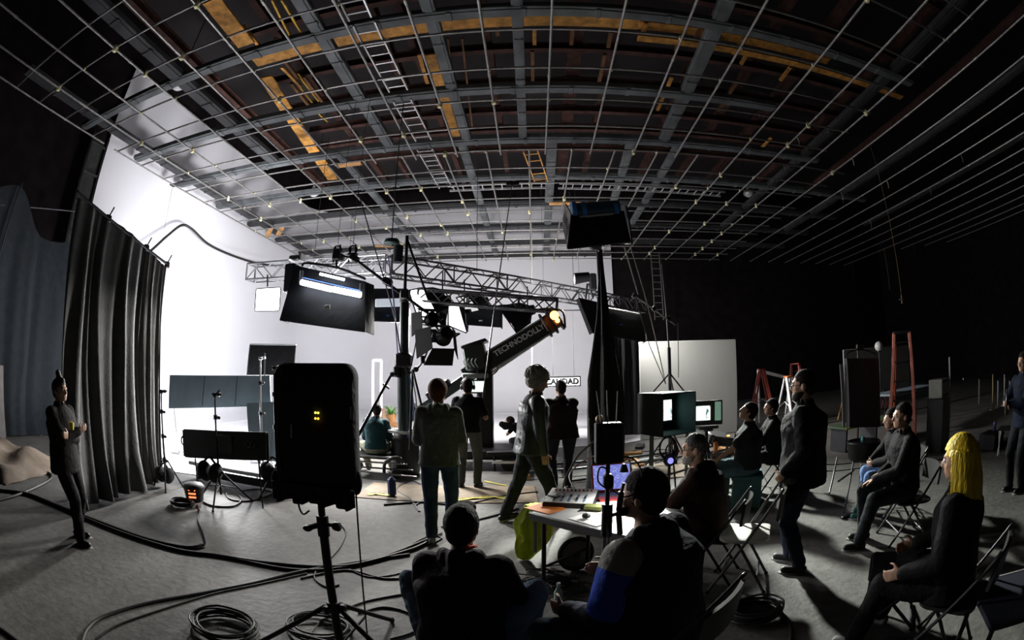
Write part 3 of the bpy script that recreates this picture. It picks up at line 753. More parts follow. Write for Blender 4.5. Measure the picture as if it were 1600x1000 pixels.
# ================================================================ stands
def knob(mb, p, r=.02, d=(0, -1, 0)):
    p = Vector(p); mb.cyl(p, p + Vector(d) * .05, r * .5, n=8); mb.lathe([(r, .04), (r * 1.2, .05), (r * 1.2, .075), (r * .8, .08)], p, frame_to(Vector(d)), 10)
def tripod(t, base, h0, spread, n=3, a0=.3, r=.014, mat=black_metal, z_low=.25):
    base = Vector((base[0], base[1], 0))
    for k in range(n):
        a = a0 + k * 2 * PI / n; foot = base + Vector((math.cos(a), math.sin(a), 0)) * spread + Vector((0, 0, r))
        mb = MB(); mb.cyl(base + Vector((math.cos(a) * .05, math.sin(a) * .05, h0)), foot, r, n=8)
        mb.ball(foot, r * 1.5, 8, 6); leg = mb.build('leg', mat, t, world=True)
        mb = MB(); mb.cyl(base + Vector((0, 0, z_low)), base.lerp(foot, .55) + Vector((0, 0, h0 * .45 + .0)), r * .6, n=6); mb.build('brace', mat, t, world=True)
    mb = MB(); mb.cyl(base + Vector((0, 0, h0 - .04)), base + Vector((0, 0, h0 + .05)), r * 2.4, n=12); mb.build('collar', dark_metal, t, world=True)
def cstand(label, base, H, a0=.3, arm=None, spread=.38, r=.016, mat=black_metal, name='light_stand'):
    base = Vector(base); t = thing(name, label, 'stand', base)
    mb = MB(); mb.cyl(base + Vector((0, 0, .12)), base + Vector((0, 0, H * .55)), r, n=10); mb.cyl(base + Vector((0, 0, H * .5)), base + Vector((0, 0, H)), r * .75, n=10); mb.build('pole', mat, t, world=True)
    for z in (H * .3, H * .55, H * .8):
        mb = MB(); mb.cyl(base + Vector((0, 0, z - .03)), base + Vector((0, 0, z + .03)), r * 1.7, n=10); knob(mb, base + Vector((r, 0, z)), .018, (1, -.3, 0)); mb.build('joint', dark_metal, t, world=True)
    tripod(t, base, .42, spread, a0=a0, r=r * .8, mat=mat)
    mb = MB(); mb.bbox(base + Vector((0, 0, H)), (.06, .05, .06), b=.01)
    if arm: mb.cyl(base + Vector((0, 0, H)), Vector(arm), .011, n=8); mb.cyl(base + Vector((-.05, 0, H + .01)), base + Vector((.13, 0, H + .015)), .014, n=8)
    knob(mb, base + Vector((.02, 0, H)), .022, (1, 0, .2)); mb.build('grip_head', mat, t, world=True)
    return t
def sandbag(label, p, s_=.3, mat=None):
    p = Vector(p); t = thing('sandbag', label, 'sandbag', p)
    for sx in (-1, 1):
        mb = MB(); mb.ball(p + Vector((sx * s_ * .3, 0, s_ * .42)), (s_ * .26, s_ * .38, s_ * .42), 16, 10, euler(0, sx * .25, 0)); mb.build('sack', mat or black_cloth, t, world=True)
    mb = MB(); mb.tube([p + Vector((-s_ * .3, 0, s_ * .8)), p + Vector((0, 0, s_ * 1.02)), p + Vector((s_ * .3, 0, s_ * .8))], s_ * .05, n=6, smooth=5); mb.build('strap', black_cloth, t, world=True)
    return t
c1 = G(258, 762) + Vector((.06, 0, 0)); cstand('thin light stand nearest the right edge of the long black drape', c1, HV(612, c1), 1.2, c1 + Vector((.1, 0, HV(612, c1) + .02)), .28)
sandbag('black sandbag on the leg of the stand beside the drape', c1 + Vector((-.08, .05, .06)), .3)
c2 = G(347, 786); cstand('black grip stand standing in front of the low black case panel', c2, HV(617, c2), .9, c2 + Vector((.12, -.05, HV(614, c2) + .04)), .45)
sandbag('black sandbag slung on the grip stand before the low case panel', c2 + Vector((-.12, -.05, .28)), .34)
c3 = G(437, 775); cstand('light stand rising behind the left edge of the big covered panel', c3, HV(575, c3), .2, c3 + Vector((.14, 0, HV(575, c3) + .02)), .4, .02)
sandbag('black sandbag hanging from the stand left of the covered panel', c3 + Vector((0, -.1, .2)), .38)
c4 = G(413, 748); cstand('bright metal stand glowing in front of the blue-grey reflector boards', c4, HV(560, c4), .7, None, .35, .02, steel)

# boards in the bright area
def panel(label, P, mat, th=.03, name='reflector_board', frame=None, cat='board'):
    t = thing(name, label, cat, (sum([Vector(p) for p in P], Vector()) / 4))
    mb = MB(); quad_panel(mb, P, th, 0, 4); mb.build('board', mat, t, world=True)
    if frame is not None:
        for i in range(4):
            mb = MB(); mb.cyl(P[i], P[(i + 1) % 4], .014, n=6); mb.build('frame_rod', frame, t, world=True)
    return t
foam = M('blue_grey_board', (.17, .22, .25), .55, var=.15, scale=2)
ta = panel('long blue-grey reflector board standing across the glowing left corner', [AY(266, 586, 7.2), AY(422, 587, 7.2), AY(424, 634, 7.1), AY(264, 638, 7.1)], foam, .03)
for px in (320, 371):
    mb = MB(); mb.cyl(AY(px, 588, 7.12), AY(px - 4, 634, 7.05), .008, n=6); mb.build('seam', dark_metal, ta, world=True)
for (px, py) in ((272, 636), (415, 634)):
    p = AY(px, py, 7.15); mb = MB(); mb.cyl(p, (p.x, p.y + .1, 0.01), .014, n=8); mb.bbox((p.x, p.y + .1, .02), (.3, .3, .03), b=.01); mb.build('foot_post', steel, ta, world=True)
t = panel('blue-grey board leaning lower right of the long reflector board', [AY(386, 630, 6.9), AY(432, 628, 6.9), AY(434, 722, 6.6), AY(392, 716, 6.6)], foam, .03)
mb = MB(); mb.cyl(AY(430, 630, 6.95), (AY(430, 630, 6.95).x, 7.3, .01), .012, n=6); mb.build('rear_prop', steel, t, world=True)
for a in (AY(392, 716, 6.6), AY(434, 722, 6.6)): MB().cyl((a.x, a.y, .0), a + Vector((0, 0, .02)), .012, n=6).build('leg', steel, t, world=True)
tf = panel('black flag on a thin frame high above the reflector boards', [AY(391, 538, 7.6), AY(463, 539, 7.6), AY(459, 586, 7.6), AY(386, 586, 7.6)], black_cloth, .015, 'grip_flag', steel, 'flag')
p = AY(414, 560, 7.55); mb = MB(); mb.cyl((p.x, 7.55, .02), (p.x, 7.55, p.z + .1), .014, n=8); mb.bbox((p.x, 7.55, .02), (.3, .3, .03), b=.01); mb.build('pole', steel, tf, world=True)
# low black case panel
case_m = M('case_black', (.014, .018, .016), .5, var=.3, scale=8)
cq = [AY(288, 672, 5.05), AY(418, 677, 5.05), AY(419, 718, 5.0), AY(290, 713, 5.0)]
t = thing('case_panel', 'long low black padded panel with two rear plates, on the bright floor', 'panel', (cq[2] + cq[3]) / 2)
mb = MB(); quad_panel(mb, cq, .09, 0, 3); mb.build('body', case_m, t, world=True)
mb = MB()
for i in range(4): mb.cyl(cq[i], cq[(i + 1) % 4], .018, n=6)
mb.build('rim', rubber, t, world=True)
mb = MB(); c = AY(352, 694, 4.97); mb.bbox(c, (.24, .03, .24), b=.01); mb.build('rear_plate', M('case_plate', (.05, .052, .05), .5), t, world=True)
mb = MB(); c = AY(391, 694, 4.97); mb.torus(c + Vector((-.03, -.01, 0)), .04, .008, euler(PI / 2, 0, 0)); mb.torus(c + Vector((.04, -.01, 0)), .04, .008, euler(PI / 2, 0, 0)); mb.build('round_mark', M('case_mark', (.06, .06, .05), .5), t, world=True)
mb = MB(); mb.tube([AY(288, 680, 5.0), AY(284, 684, 5.0), AY(284, 692, 5.0), AY(288, 696, 5.0)], .012, n=6, smooth=4); mb.build('handle', rubber, t, world=True)
for i, px in enumerate((305, 404)):
    mb = MB(); p = AY(px, 715, 5.02); mb.cyl((p.x, p.y, 0.0), p, .012, n=6); mb.build('foot', black_metal, t, world=True)
# low platform behind
t = thing('low_platform', 'low flat platform on small wheels behind the black case panel', 'platform', (-4.35, 6.1, 0))
mb = MB(); mb.bbox((-4.35, 6.1, .26), (2.1, .8, .06), b=.01); mb.build('deck', M('pale_deck', (.45, .47, .5), .5), t, world=True)
mb = MB(); mb.bbox((-4.2, 5.72, .15), (1.6, .05, .12), b=.01); mb.build('side_rail', black_metal, t, world=True)
for x in (-5.25, -3.45):
    for y in (5.8, 6.4):
        mb = MB(); mb.cyl((x, y, .0), (x, y, .24), .03, n=8); mb.build('leg', black_metal, t, world=True)
# red fan heater with looped cable
hp = G(305, 782)
t = thing('fan_heater', 'small black heater with a glowing red grille on the floor by the grip stand', 'heater', hp)
mb = MB(); mb.lathe([(.1, 0), (.13, .02), (.15, .16), (.17, .2), (.13, .24), (.05, .25)], hp, n=22); mb.build('body', black_plastic, t, world=True)
mb = MB()
for z in (.08, .13, .18): mb.bbox(hp + Vector((.07, -.125, z)), (.11, .02, .022), rotz(.5), b=.004)
mb.build('grille', M('red_glow', (.4, .08, .03), .5, emit=(1, .22, .08), es=1.6), t, world=True)
def coil(label, c, R_, turns, r=.012, seed=0, mat=None, group=None, squash=.8, loose=.12):
    pts = []; rnd = random.Random(seed); c = Vector(c)
    for i in range(int(turns * 14)):
        a = i / 14 * 2 * PI; k = 1 + loose * math.sin(a * .37 + seed) + rnd.uniform(-.03, .03)
        pts.append(c + Vector((R_ * k * math.cos(a), R_ * squash * k * math.sin(a), r + .010 * (i / 14) + .01 * abs(math.sin(a * 1.3)))))
    return cable(label, pts, r, mat, 'cable_coil', group, sub=2, cat='cable')
coil('loose coil of black cable on the floor left of the glowing heater', G(285, 790), .17, 5, .012, 3)

# ================================================================ tall black stand with boom (centre left)
tb = Vector((-2.26, 8.04, 0))
t = thing('tower_stand', 'tall thick black mast with bundled cables left of the woman in the grey hoodie', 'stand', tb)
for z0, z1, r in ((.1, 2.0, .12), (1.9, 3.1, .085), (3.0, 4.35, .03)):
    mb = MB(); mb.cyl(tb + Vector((0, 0, z0)), tb + Vector((0, 0, z1)), r, n=18); mb.build('mast_section', M('green_black', (.012, .02, .016), .4, .4), t, world=True)
mb = MB(); mb.lathe([(.1, 0), (.24, 0), (.26, .06), (.26, .62), (.2, .72), (.12, .76)], tb, n=24); mb.build('base_drum', black_plastic, t, world=True)
mb = MB(); mb.cyl(tb + Vector((0, 0, 4.3)), AY(670, 470, 8.04), .022, n=8); mb.build('guy_strut', black_metal, t, world=True)
mb = MB(); mb.bbox(tb + Vector((.02, -.1, 2.05)), (.3, .2, .26), b=.04); mb.bbox(tb + Vector((-.1, -.12, 1.85)), (.12, .12, .2), b=.03); mb.build('bracket', black_metal, t, world=True)
mb = MB(); mb.lathe([(.06, 0), (.1, .03), (.1, .08), (.04, .1)], tb + Vector((0, 0, 3.08)), n=14); mb.build('collar', dark_metal, t, world=True)
t = thing('lighting_boom', 'long thin black boom crossing diagonally in front of the tall mast', 'boom', AY(632, 470, 7.9))
mb = MB(); mb.cyl(AY(552, 403, 7.9), AY(690, 505, 7.9), .028, n=8); mb.build('tube', black_metal, t, world=True)
mb = MB(); mb.bbox(AY(632, 460, 7.92), (.16, .14, .2), b=.03); mb.build('clamp', dark_metal, t, world=True)
for px, py in ((605, 440), (553, 404), (530, 401)):
    mb = MB(); mb.bbox(AY(px, py, 7.9), (.2, .14, .14), euler(0, .5, 0), b=.03); mb.build('counterweight', black_metal, t, world=True)
mb = MB(); mb.cyl(AY(528, 398, 7.9), AY(553, 404, 7.9), .02); mb.build('end_rod', black_metal, t, world=True)
t = thing('telescopic_boom', 'slanting black telescopic arm leaning left of the tall mast, above the seated man', 'boom', AY(610, 587, 7.9))
mb = MB(); mb.cyl(AY(560, 680, 7.2), AY(611, 586, 7.9), .03, .024, n=10); mb.build('tube', black_metal, t, world=True)
mb = MB(); mb.cyl(AY(611, 586, 7.9), AY(632, 590, 7.95), .022, n=8); mb.bbox(AY(613, 585, 7.9), (.09, .08, .09), b=.02); mb.cyl(AY(598, 600, 7.8), AY(608, 607, 7.8), .02); mb.build('joint', black_metal, t, world=True)
for i, (a, b_) in enumerate([((652, 590), (640, 675)), ((660, 590), (672, 660))]):
    pa, pb = AY(*a, 7.7), AY(*b_, 7.2)
    mb = MB(); mb.cyl(AY(645, 578, 7.8), Vector((pb.x, pb.y, pb.z - .3)), .022, n=8)
    tag(mb.build('strut', black_metal), 'slanting black strut leaning on the mast behind the hooded woman, %s one' % ('left', 'right')[i], 'strut')
# small lamp arm right of mast
t = thing('clamp_arm', 'small bent clamp arm with a dark handle sticking out right of the tall mast', 'clamp', AY(640, 580, 7.8))
mb = MB(); mb.tube([AY(636, 584, 7.8), AY(650, 578, 7.8), AY(662, 562, 7.7), AY(669, 545, 7.6)], .018, n=8, smooth=4); mb.ball(AY(650, 577, 7.8), .05, 10, 8); mb.build('arm', black_metal, t, world=True)
mb = MB(); mb.cyl(AY(660, 556, 7.68), AY(661, 568, 7.68), .04, n=10); mb.build('handle', black_metal, t, world=True)
# cables running down the mast
blue_c = M('blue_cable', (.05, .09, .28), .5); pale_c = M('pale_cable', (.4, .42, .42), .5)
for i, (pts, mt, lb) in enumerate([([(640, 586), (646, 640), (636, 690), (634, 738)], blue_c, 'blue cable running down the tall mast'),
                               ([(644, 586), (651, 640), (642, 690), (628, 732)], pale_c, 'pale cable running down right of the tall mast'),
                               ([(560, 300), (610, 470), (628, 560), (640, 590)], rubber, 'long thin black cable hanging from the grid to the top of the mast'),
                               ([(655, 480), (652, 520), (645, 560), (640, 580)], rubber, 'thin black cable hanging from the barn-door lamps to the mast'),
                               ([(606, 400), (612, 440), (616, 480), (622, 560)], M('violet_cable', (.2, .15, .4), .5), 'violet cable hanging under the small round lamp')]):
    cable(lb, [AY(px, py, 7.86) for px, py in pts], .012, mt)
coil('coil of pale grey cable hung around the base of the tall mast', tb + Vector((.05, -.1, .76)), .3, 4, .012, 5, pale_c)
# round lamp hanging by the mast top
p = AY(612, 382, 8.6)
t = thing('hanging_lamp', 'small dark round lamp with a cylinder hanging beside the mast top', 'light', p)
mb = MB(); mb.lathe([(.02, .12), (.14, .1), (.17, .02), (.15, 0)], p, n=18); mb.build('dome', M('dark_green', (.02, .05, .045), .4), t, world=True)
mb = MB(); mb.cyl(AY(623, 384, 8.6), AY(621, 410, 8.6), .1, n=14); mb.build('cylinder', sb_cloth, t, world=True)
mb = MB(); mb.cyl(p, (p.x, p.y, GZ), .012, n=6); mb.cyl(AY(612, 384, 8.6), AY(623, 384, 8.6), .02, n=6); mb.build('hanger', wire_m, t, world=True)
for i, (px, lb) in enumerate(((527, 'left'), (551, 'right'))):
    p = AY(px, 398, 8.2); t = thing('lamp_hook', 'cluttered black lamp hook on top of the big light box, %s one' % lb, 'clamp', p)
    mb = MB(); mb.cyl(p + Vector((-.08, 0, -.15)), p + Vector((-.05, 0, .18)), .022); mb.cyl(p + Vector((.07, 0, -.12)), p + Vector((.05, 0, .2)), .02); mb.bbox(p, (.2, .12, .07), b=.02); mb.torus(p + Vector((0, 0, .1)), .08, .015, euler(PI / 2, 0, .4)); mb.build('hook', black_metal, t, world=True)
    mb = MB(); mb.cyl(p + Vector((0, 0, .1)), (p.x, p.y, GZ), .006, n=6); mb.build('wire', wire_m, t, world=True)

# ================================================================ text helper
def text_mesh(s, size, depth, mat, name, parent, center, rt, world=True, bold=0.0):
    cu = bpy.data.curves.new('lettering', 'FONT'); cu.body = s; cu.size = size; cu.extrude = depth; cu.align_x = 'CENTER'; cu.align_y = 'CENTER'; cu.offset = bold
    o = bpy.data.objects.new('tmp', cu); COL.objects.link(o)
    dg = bpy.context.evaluated_depsgraph_get(); me = bpy.data.meshes.new_from_object(o.evaluated_get(dg))
    bpy.data.objects.remove(o); me.name = name
    mm = Matrix.Translation(Vector(center)) @ rt.to_4x4()
    if parent is not None and world: mm = parent_matrix(parent).inverted() @ mm
    me.transform(mm); me.materials.clear(); me.materials.append(mat)
    o = bpy.data.objects.new(name, me); COL.objects.link(o); o.parent = parent
    return o

# ================================================================ camera crane
green_blk = M('crane_black', (.028, .036, .034), .42, .3, spec=.5)
cr = thing('camera_crane', 'black telescopic camera crane slanting up to the right with an orange light at its tip', 'crane', (-1.02, 9.0, 0))
def beam_box(t, name, p, q, wd, h, mat, b=.015):
    p, q = Vector(p), Vector(q); d = q - p; rt = frame_to(d)
    mb = MB(); mb.bbox((p + q) / 2, (wd, h, d.length), rt, b=b); return mb.build(name, mat, t, world=True)
cp, cq_ = AY(716, 590, 9.0), AY(862, 505, 9.0)
arm = beam_box(cr, 'outer_arm', AY(757, 568, 9.0), cq_, .26, .36, green_blk)
d_ = (cq_ - cp).normalized(); upv = d_.cross(Vector((0, 1, 0))).normalized() * -1
if upv.z < 0: upv = -upv
mb = MB(); 
for s_ in (-1, 1): mb.cyl(AY(757, 568, 8.86) + upv * (.17 * s_), cq_ + Vector((0, -.14, 0)) + upv * (.17 * s_), .016, n=6)
mb.build('edge_rail', M('pale_edge_metal', (.3, .33, .33), .4, .5), arm, world=False).matrix_parent_inverse = Matrix()
# the rails were written in world coordinates: bring them under the crane
rail = arm.children[0]; rail.parent = arm
rail.data.transform(parent_matrix(arm).inverted())
beam_box(cr, 'underside_rail', AY(760, 588, 8.95), AY(855, 524, 8.95), .16, .05, M('underside_pale', (.6, .62, .62), .4, .3))
beam_box(cr, 'inner_arm', AY(636, 655, 9.0), AY(760, 570, 9.0), .18, .2, green_blk)
for k in range(4):
    f = .12 + k * .22; c = AY(636, 655, 8.98).lerp(AY(760, 570, 8.98), f)
    mb = MB(); mb.bbox(c + upv * .13, (.2, .16, .12), frame_to(d_), b=.02); mb.build('roller', black_metal, cr, world=True)
rt_t = Matrix((d_, upv, d_.cross(upv))).transposed()
c = AY(812, 533, 8.84)
if (rt_t @ Vector((0, 0, 1))).y > 0: pass
text_mesh('TECHNODOLLY', .15, .003, M('pale_lettering', (.75, .8, .8), .5), 'lettering', cr, c + upv * .02, rt_t, bold=.004)
# control housing
hc = AY(743, 558, 8.95)
mb = MB(); mb.bbox(hc, (.42, .42, .5), euler(0, -.18, 0), b=.04); mb.build('control_housing', green_blk, cr, world=True)
mb = MB(); mb.bbox(AY(742, 538, 8.9), (.5, .5, .06), euler(0, -.3, 0), b=.015); mb.build('housing_lid', black_metal, cr, world=True)
for i in range(4):
    mb = MB(); mb.tube([AY(726 + i * 6, 560, 8.7), AY(724 + i * 6, 566, 8.66), AY(729 + i * 6, 574, 8.7)], .008, n=6, smooth=3); mb.build('wire_loop', pale_c, cr, world=True)
mb = MB(); mb.bbox(AY(744, 587, 8.9), (.5, .4, .1), b=.02); mb.build('lower_housing', M('pale_edge_metal', (.3, .33, .33), .4, .5), cr, world=True)
# column and dolly
mb = MB(); mb.bbox((-.9, 9.0, 1.2), (.3, .32, 2.0), b=.03); mb.build('column', black_metal, cr, world=True)
mb = MB(); mb.bbox((-1.0, 9.0, .3), (1.3, .9, .2), b=.04); mb.build('dolly_base', black_metal, cr, world=True)
for x in (-1.55, -.45):
    for y in (8.6, 9.4):
        mb = MB(); mb.cyl((x, y - .05, .13), (x, y + .05, .13), .13, n=18); mb.cyl((x, y - .06, .13), (x, y + .06, .13), .05, n=12); mb.build('wheel', rubber, cr, world=True)
# crane head
hd = AY(862, 503, 8.95)
mb = MB(); mb.bbox(hd, (.34, .4, .34), euler(0, -.55, 0), b=.05); mb.build('head_body', M('rusty_lit_metal', (.12, .05, .03), .5, .3), cr, world=True)
for k in range(3):
    mb = MB(); mb.torus(hd + d_ * (-.14 + k * .14), .24, .022, frame_to(d_), 20, 6); mb.build('head_ring', black_metal, cr, world=True)
mb = MB(); mb.lathe([(.07, 0), (.085, .03), (.06, .07), (.02, .09)], AY(866, 493, 8.68), euler(PI / 2, 0, 0), 16); mb.build('orange_lamp', M('orange_glow', (1, .5, .15), .4, emit=(1, .36, .08), es=6), cr, world=True)
mb = MB(); mb.lathe([(.03, 0), (.045, .02), (.02, .05)], AY(871, 501, 8.68), euler(PI / 2, 0, 0), 12); mb.build('small_orange_lamp', MATS['orange_glow'], cr, world=True)
mb = MB(); mb.tube([AY(835, 487, 8.9), AY(845, 483, 8.8), AY(866, 483, 8.8), AY(880, 488, 8.8), AY(883, 512, 8.8)], .022, n=8, smooth=3); mb.build('guard_bar', black_metal, cr, world=True)
mb = MB(); mb.tube([AY(760, 580, 8.9), AY(768, 586, 8.8), AY(778, 577, 8.8), AY(772, 566, 8.8)], .012, n=6, smooth=5); mb.build('cable_loop', rubber, cr, world=True)
# monitor on the crane
mb = MB(); mb.bbox(AY(745, 604, 8.7), (.34, .05, .26), b=.015); mo = mb.build('monitor', black_plastic, cr, world=True)
mb = MB(); mb.box(AY(745, 604, 8.665), (.28, .01, .2)); sc_ = mb.build('lit_screen', M('green_white_screen', (.5, .6, .55), .4, emit=(.75, 1, .85), es=1.1), mo); sc_.data.transform(parent_matrix(mo).inverted())

# bench with a dark case right of the column and the lying arm
bn = thing('low_bench', 'low black bench with a pale front edge behind the man with headphones', 'bench', (-.25, 8.6, 0))
mb = MB(); mb.bbox((-.25, 8.6, .36), (1.15, .5, .07), b=.01); mb.build('seat', black_metal, bn, world=True)
mb = MB(); mb.bbox((-.25, 8.34, .2), (.95, .03, .05), b=.005); mb.build('pale_edge', M('white_paint', (.78, .78, .8)), bn, world=True)
for x in (-.7, .2):
    mb = MB(); mb.cyl((x, 8.5, 0), (x, 8.5, .34), .025, n=8); mb.build('leg', black_metal, bn, world=True)

# equipment dolly where the man in teal sits
dl = thing('camera_dolly', 'low flat black dolly of pale rails on which the man in the teal sweater sits', 'dolly', (-2.95, 7.85, 0))
mb = MB(); mb.bbox((-2.75, 7.85, .35), (1.05, .55, .05), b=.01); mb.build('deck', black_metal, dl, world=True)
for i, (z, y) in enumerate(((.37, 7.56), (.27, 7.56), (.17, 7.56), (.12, 7.5))):
    mb = MB(); mb.cyl((-3.25, y, z), (-2.2 + .1 * i, y - (.1 if i == 3 else 0), z - (.03 if i == 3 else 0)), .016, n=8); mb.build('rail', steel, dl, world=True)
for x in (-3.2, -2.3):
    for y in (7.62, 8.08):
        mb = MB(); mb.cyl((x, y - .03, .09), (x, y + .03, .09), .09, n=16); mb.build('wheel', rubber, dl, world=True)
        mb = MB(); mb.cyl((x, y, .09), (x, y, .33), .02, n=8); mb.build('post', black_metal, dl, world=True)
mb = MB(); mb.tube([(-2.5, 7.5, .1), (-2.45, 7.45, .3), (-2.25, 7.45, .4), (-2.15, 7.5, .3)], .03, n=8, smooth=6); mb.build('hose', rubber, dl, world=True)
o = MB().bbox((0, 0, .15), (.12, .12, .30), b=.04).build('blue_bag', M('blue_cloth', (.015, .03, .12), .7)); o.location = G(613, 776); tag(o, 'small blue bag standing on the floor left of the hooded woman', 'bag')
cable('thick tangle of black cable looping on the floor at the foot of the mast', [G(655, 800), G(640, 780), G(620, 765), G(645, 752), G(670, 770), G(650, 790)], .02)

# ================================================================ the little set on the white floor
sx = G(600, 692); sx = Vector((-4.2, 12.6, 0))
fr = thing('lit_frame', 'tall narrow white lit frame standing on the set behind the seated man', 'frame', AY(589, 600, 14))
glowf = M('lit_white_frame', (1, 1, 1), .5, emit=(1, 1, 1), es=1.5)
a_, b_, c_, d2 = AY(583, 563, 14), AY(596, 563, 14), AY(596, 655, 14), AY(583, 655, 14)
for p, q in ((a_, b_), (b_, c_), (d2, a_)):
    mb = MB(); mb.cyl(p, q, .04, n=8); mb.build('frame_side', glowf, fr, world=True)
for p, q in ((Vector((a_.x, 14, .02)), d2), (Vector((b_.x, 14, .02)), c_)): MB().cyl(p, q, .03).build('frame_foot', white_paint, fr, world=True)
leafm = M('plant_green', (.16, .34, .06), .6, var=.4)
pt = thing('potted_plant', 'bright green leafy plant in a small pot on the white set', 'plant', AY(611, 645, 13))
pc = AY(611, 648, 13)
mb = MB(); mb.lathe([(.12, 0), (.16, .28), (.15, .3), (.12, .27)], pc + Vector((0, 0, -.28)), n=16); mb.build('pot', M('orange_wood_light', (.6, .3, .12), .6), pt, world=True)
mb = MB()
rnd = random.Random(4)
for i in range(46):
    a = rnd.uniform(0, 2 * PI); L = rnd.uniform(.3, .62); d = Vector((math.cos(a) * .7, math.sin(a) * .7, rnd.uniform(.5, 1.4))).normalized()
    b0 = pc; pts = [b0 + d * (L * t) + Vector((0, 0, -.25 * t * t)) for t in (0, .35, .7, 1)]
    s_ = d.cross(Vector((0, 0, 1))).normalized() * .03
    mb.add([pts[0], pts[1] + s_, pts[2] + s_ * .8, pts[3], pts[2] - s_ * .8, pts[1] - s_], [(0, 1, 5), (1, 2, 4, 5), (2, 3, 4)])
mb.build('leaves', leafm, pt, world=True)
st = thing('plant_table', 'small wooden table on the white set carrying the green plant', 'table', (pc.x, 13, 0))
zt = pc.z - .3
mb = MB(); mb.bbox((pc.x, 13, zt), (.55, .5, .04), b=.01); mb.build('tabletop', M('orange_wood_light', (.6, .3, .12)), st, world=True)
for i in range(4):
    mb = MB(); x_, y_ = pc.x + (-.23 if i % 2 else .23), 13 + (-.2 if i // 2 else .2); mb.cyl((x_, y_, 0), (x_, y_, zt), .02, n=8); mb.build('leg', MATS['orange_wood_light'], st, world=True)
for i, (px, py, lb, mt) in enumerate([(588, 650, 'small red and white object standing on the set by the lit frame', M('red_plastic', (.6, .06, .04), .5)), (622, 676, 'small orange wooden stool on the set right of the seated man', MATS['orange_wood_light']),
                                      (599, 648, 'narrow tan bottle-shaped vase on the set behind the seated man', M('tan_ceramic', (.5, .3, .2), .5))]):
    p = AY(px, py, 12.2); t = thing(('toy_block', 'small_stool', 'vase')[i], lb, ('object', 'stool', 'vase')[i], (p.x, p.y, 0))
    if i == 1:
        mb = MB(); mb.bbox((p.x, p.y, .48), (.4, .36, .05), b=.01); mb.build('seat', mt, t, world=True)
        for k in range(4):
            mb = MB(); mb.cyl((p.x + (-.16, .16, .16, -.16)[k], p.y + (-.14, -.14, .14, .14)[k], 0.01), (p.x + (-.13, .13, .13, -.13)[k], p.y + (-.12, -.12, .12, .12)[k], .46), .018, n=6); mb.build('leg', mt, t, world=True)
    else:
        mb = MB(); mb.lathe([(.12, 0), (.13, .5), (.09, .62), (.05, .7), (.05, .86), (.06, .88)] if i == 2 else [(.1, 0), (.12, .3), (.12, .62), (.03, .7)], (p.x, p.y, 0.01), n=16); mb.build('body', mt, t, world=True)
        mb = MB(); mb.torus((p.x, p.y, .5), .13, .012); mb.build('band', white_paint, t, world=True)
# hanging sign
sg = thing('hanging_sign', 'white sign reading CALIDAD hanging on two thin wires before the white wall', 'sign', AY(884, 596, 14))
cS = AY(878, 596, 14); 
mb = MB(); mb.bbox(cS, (1.12, .04, .31), b=.006); mb.build('board', M('sign_white', (.66, .66, .68), .6), sg, world=True)
mb = MB()
for s_ in (-1, 1):
    mb.box(cS + Vector((0, -.03, s_ * .14)), (1.12, .015, .03)); mb.box(cS + Vector((s_ * .55, -.03, 0)), (.03, .015, .3))
mb.build('border', black_metal, sg, world=True)
text_mesh('CALIDAD', .235, .004, black_metal, 'lettering', sg, cS + Vector((0, -.03, -.005)), Matrix(((1, 0, 0), (0, 0, -1), (0, 1, 0))), bold=.009)
for px in (864, 897):
    p = AY(px, 587, 14); mb = MB(); mb.cyl(p, (p.x, 14, 3.75), .008, n=6); mb.build('wire', wire_m, sg, world=True)
mb = MB(); mb.cyl((cS.x - .6, 14, 3.75), (cS.x + .75, 14, 3.75), .018, n=6); mb.build('batten', black_metal, sg, world=True)
for x_ in (cS.x - .5, cS.x + .6):
    mb = MB(); mb.cyl((x_, 14, 3.75), (x_, 14, GZ), .005, n=6); mb.build('suspension', wire_m, sg, world=True)
mb = MB(); mb.cyl(AY(831, 520, 13), AY(831, 590, 13), .012, n=6); tag(mb.build('white_cord', white_paint), 'thin white cord hanging straight down left of the grey-haired man', 'cord')

# ================================================================ covered panel on its stand, foreground left
cover_m = M('panel_cover', (.020, .017, .018), .85, bump=.5, bscale=10)
PY = 2.2
pn = thing('covered_light_panel', 'big black fabric-covered light panel seen from behind, nearest tall object left of centre', 'light', (-1.12, PY, 0))
def rrect(w_, h_, r, n=6, cx=0, cy=0):
    out = []
    for (sx_, sy_, a0) in ((1, 1, 0), (-1, 1, PI / 2), (-1, -1, PI), (1, -1, 3 * PI / 2)):
        for k in range(n + 1):
            a = a0 + PI / 2 * k / n; out.append((cx + sx_ * (w_ / 2 - r) + r * math.cos(a), cy + sy_ * (h_ / 2 - r) + r * math.sin(a)))
    return out
tl, trr, bl_, br_ = AY(437, 575, PY), AY(557, 573, PY), AY(436, 762, PY), AY(561, 760, PY)
cc = (tl + trr + bl_ + br_) / 4; W_ = ((trr - tl).length + (br_ - bl_).length) / 2; H_ = tl.z - bl_.z + .02
rt = Matrix(((1, 0, 0), (0, 0, -1), (0, 1, 0)))
rings = []
for z, k in ((-.075, -.05), (-.06, -.015), (-.03, 0), (.03, 0), (.06, -.015), (.075, -.05)):
    rings.append([cc + rt @ Vector((x, y + .004 * math.sin(x * 40), z)) for x, y in rrect(W_ + 2 * k, H_ + 2 * k, .07)])
mb = MB(); mb.loft(rings); body = mb.build('padded_cover', cover_m, pn, world=True)
mb = MB(); rg = []
for i in range(64):                          # gathered hem at the bottom
    pass
grid = []
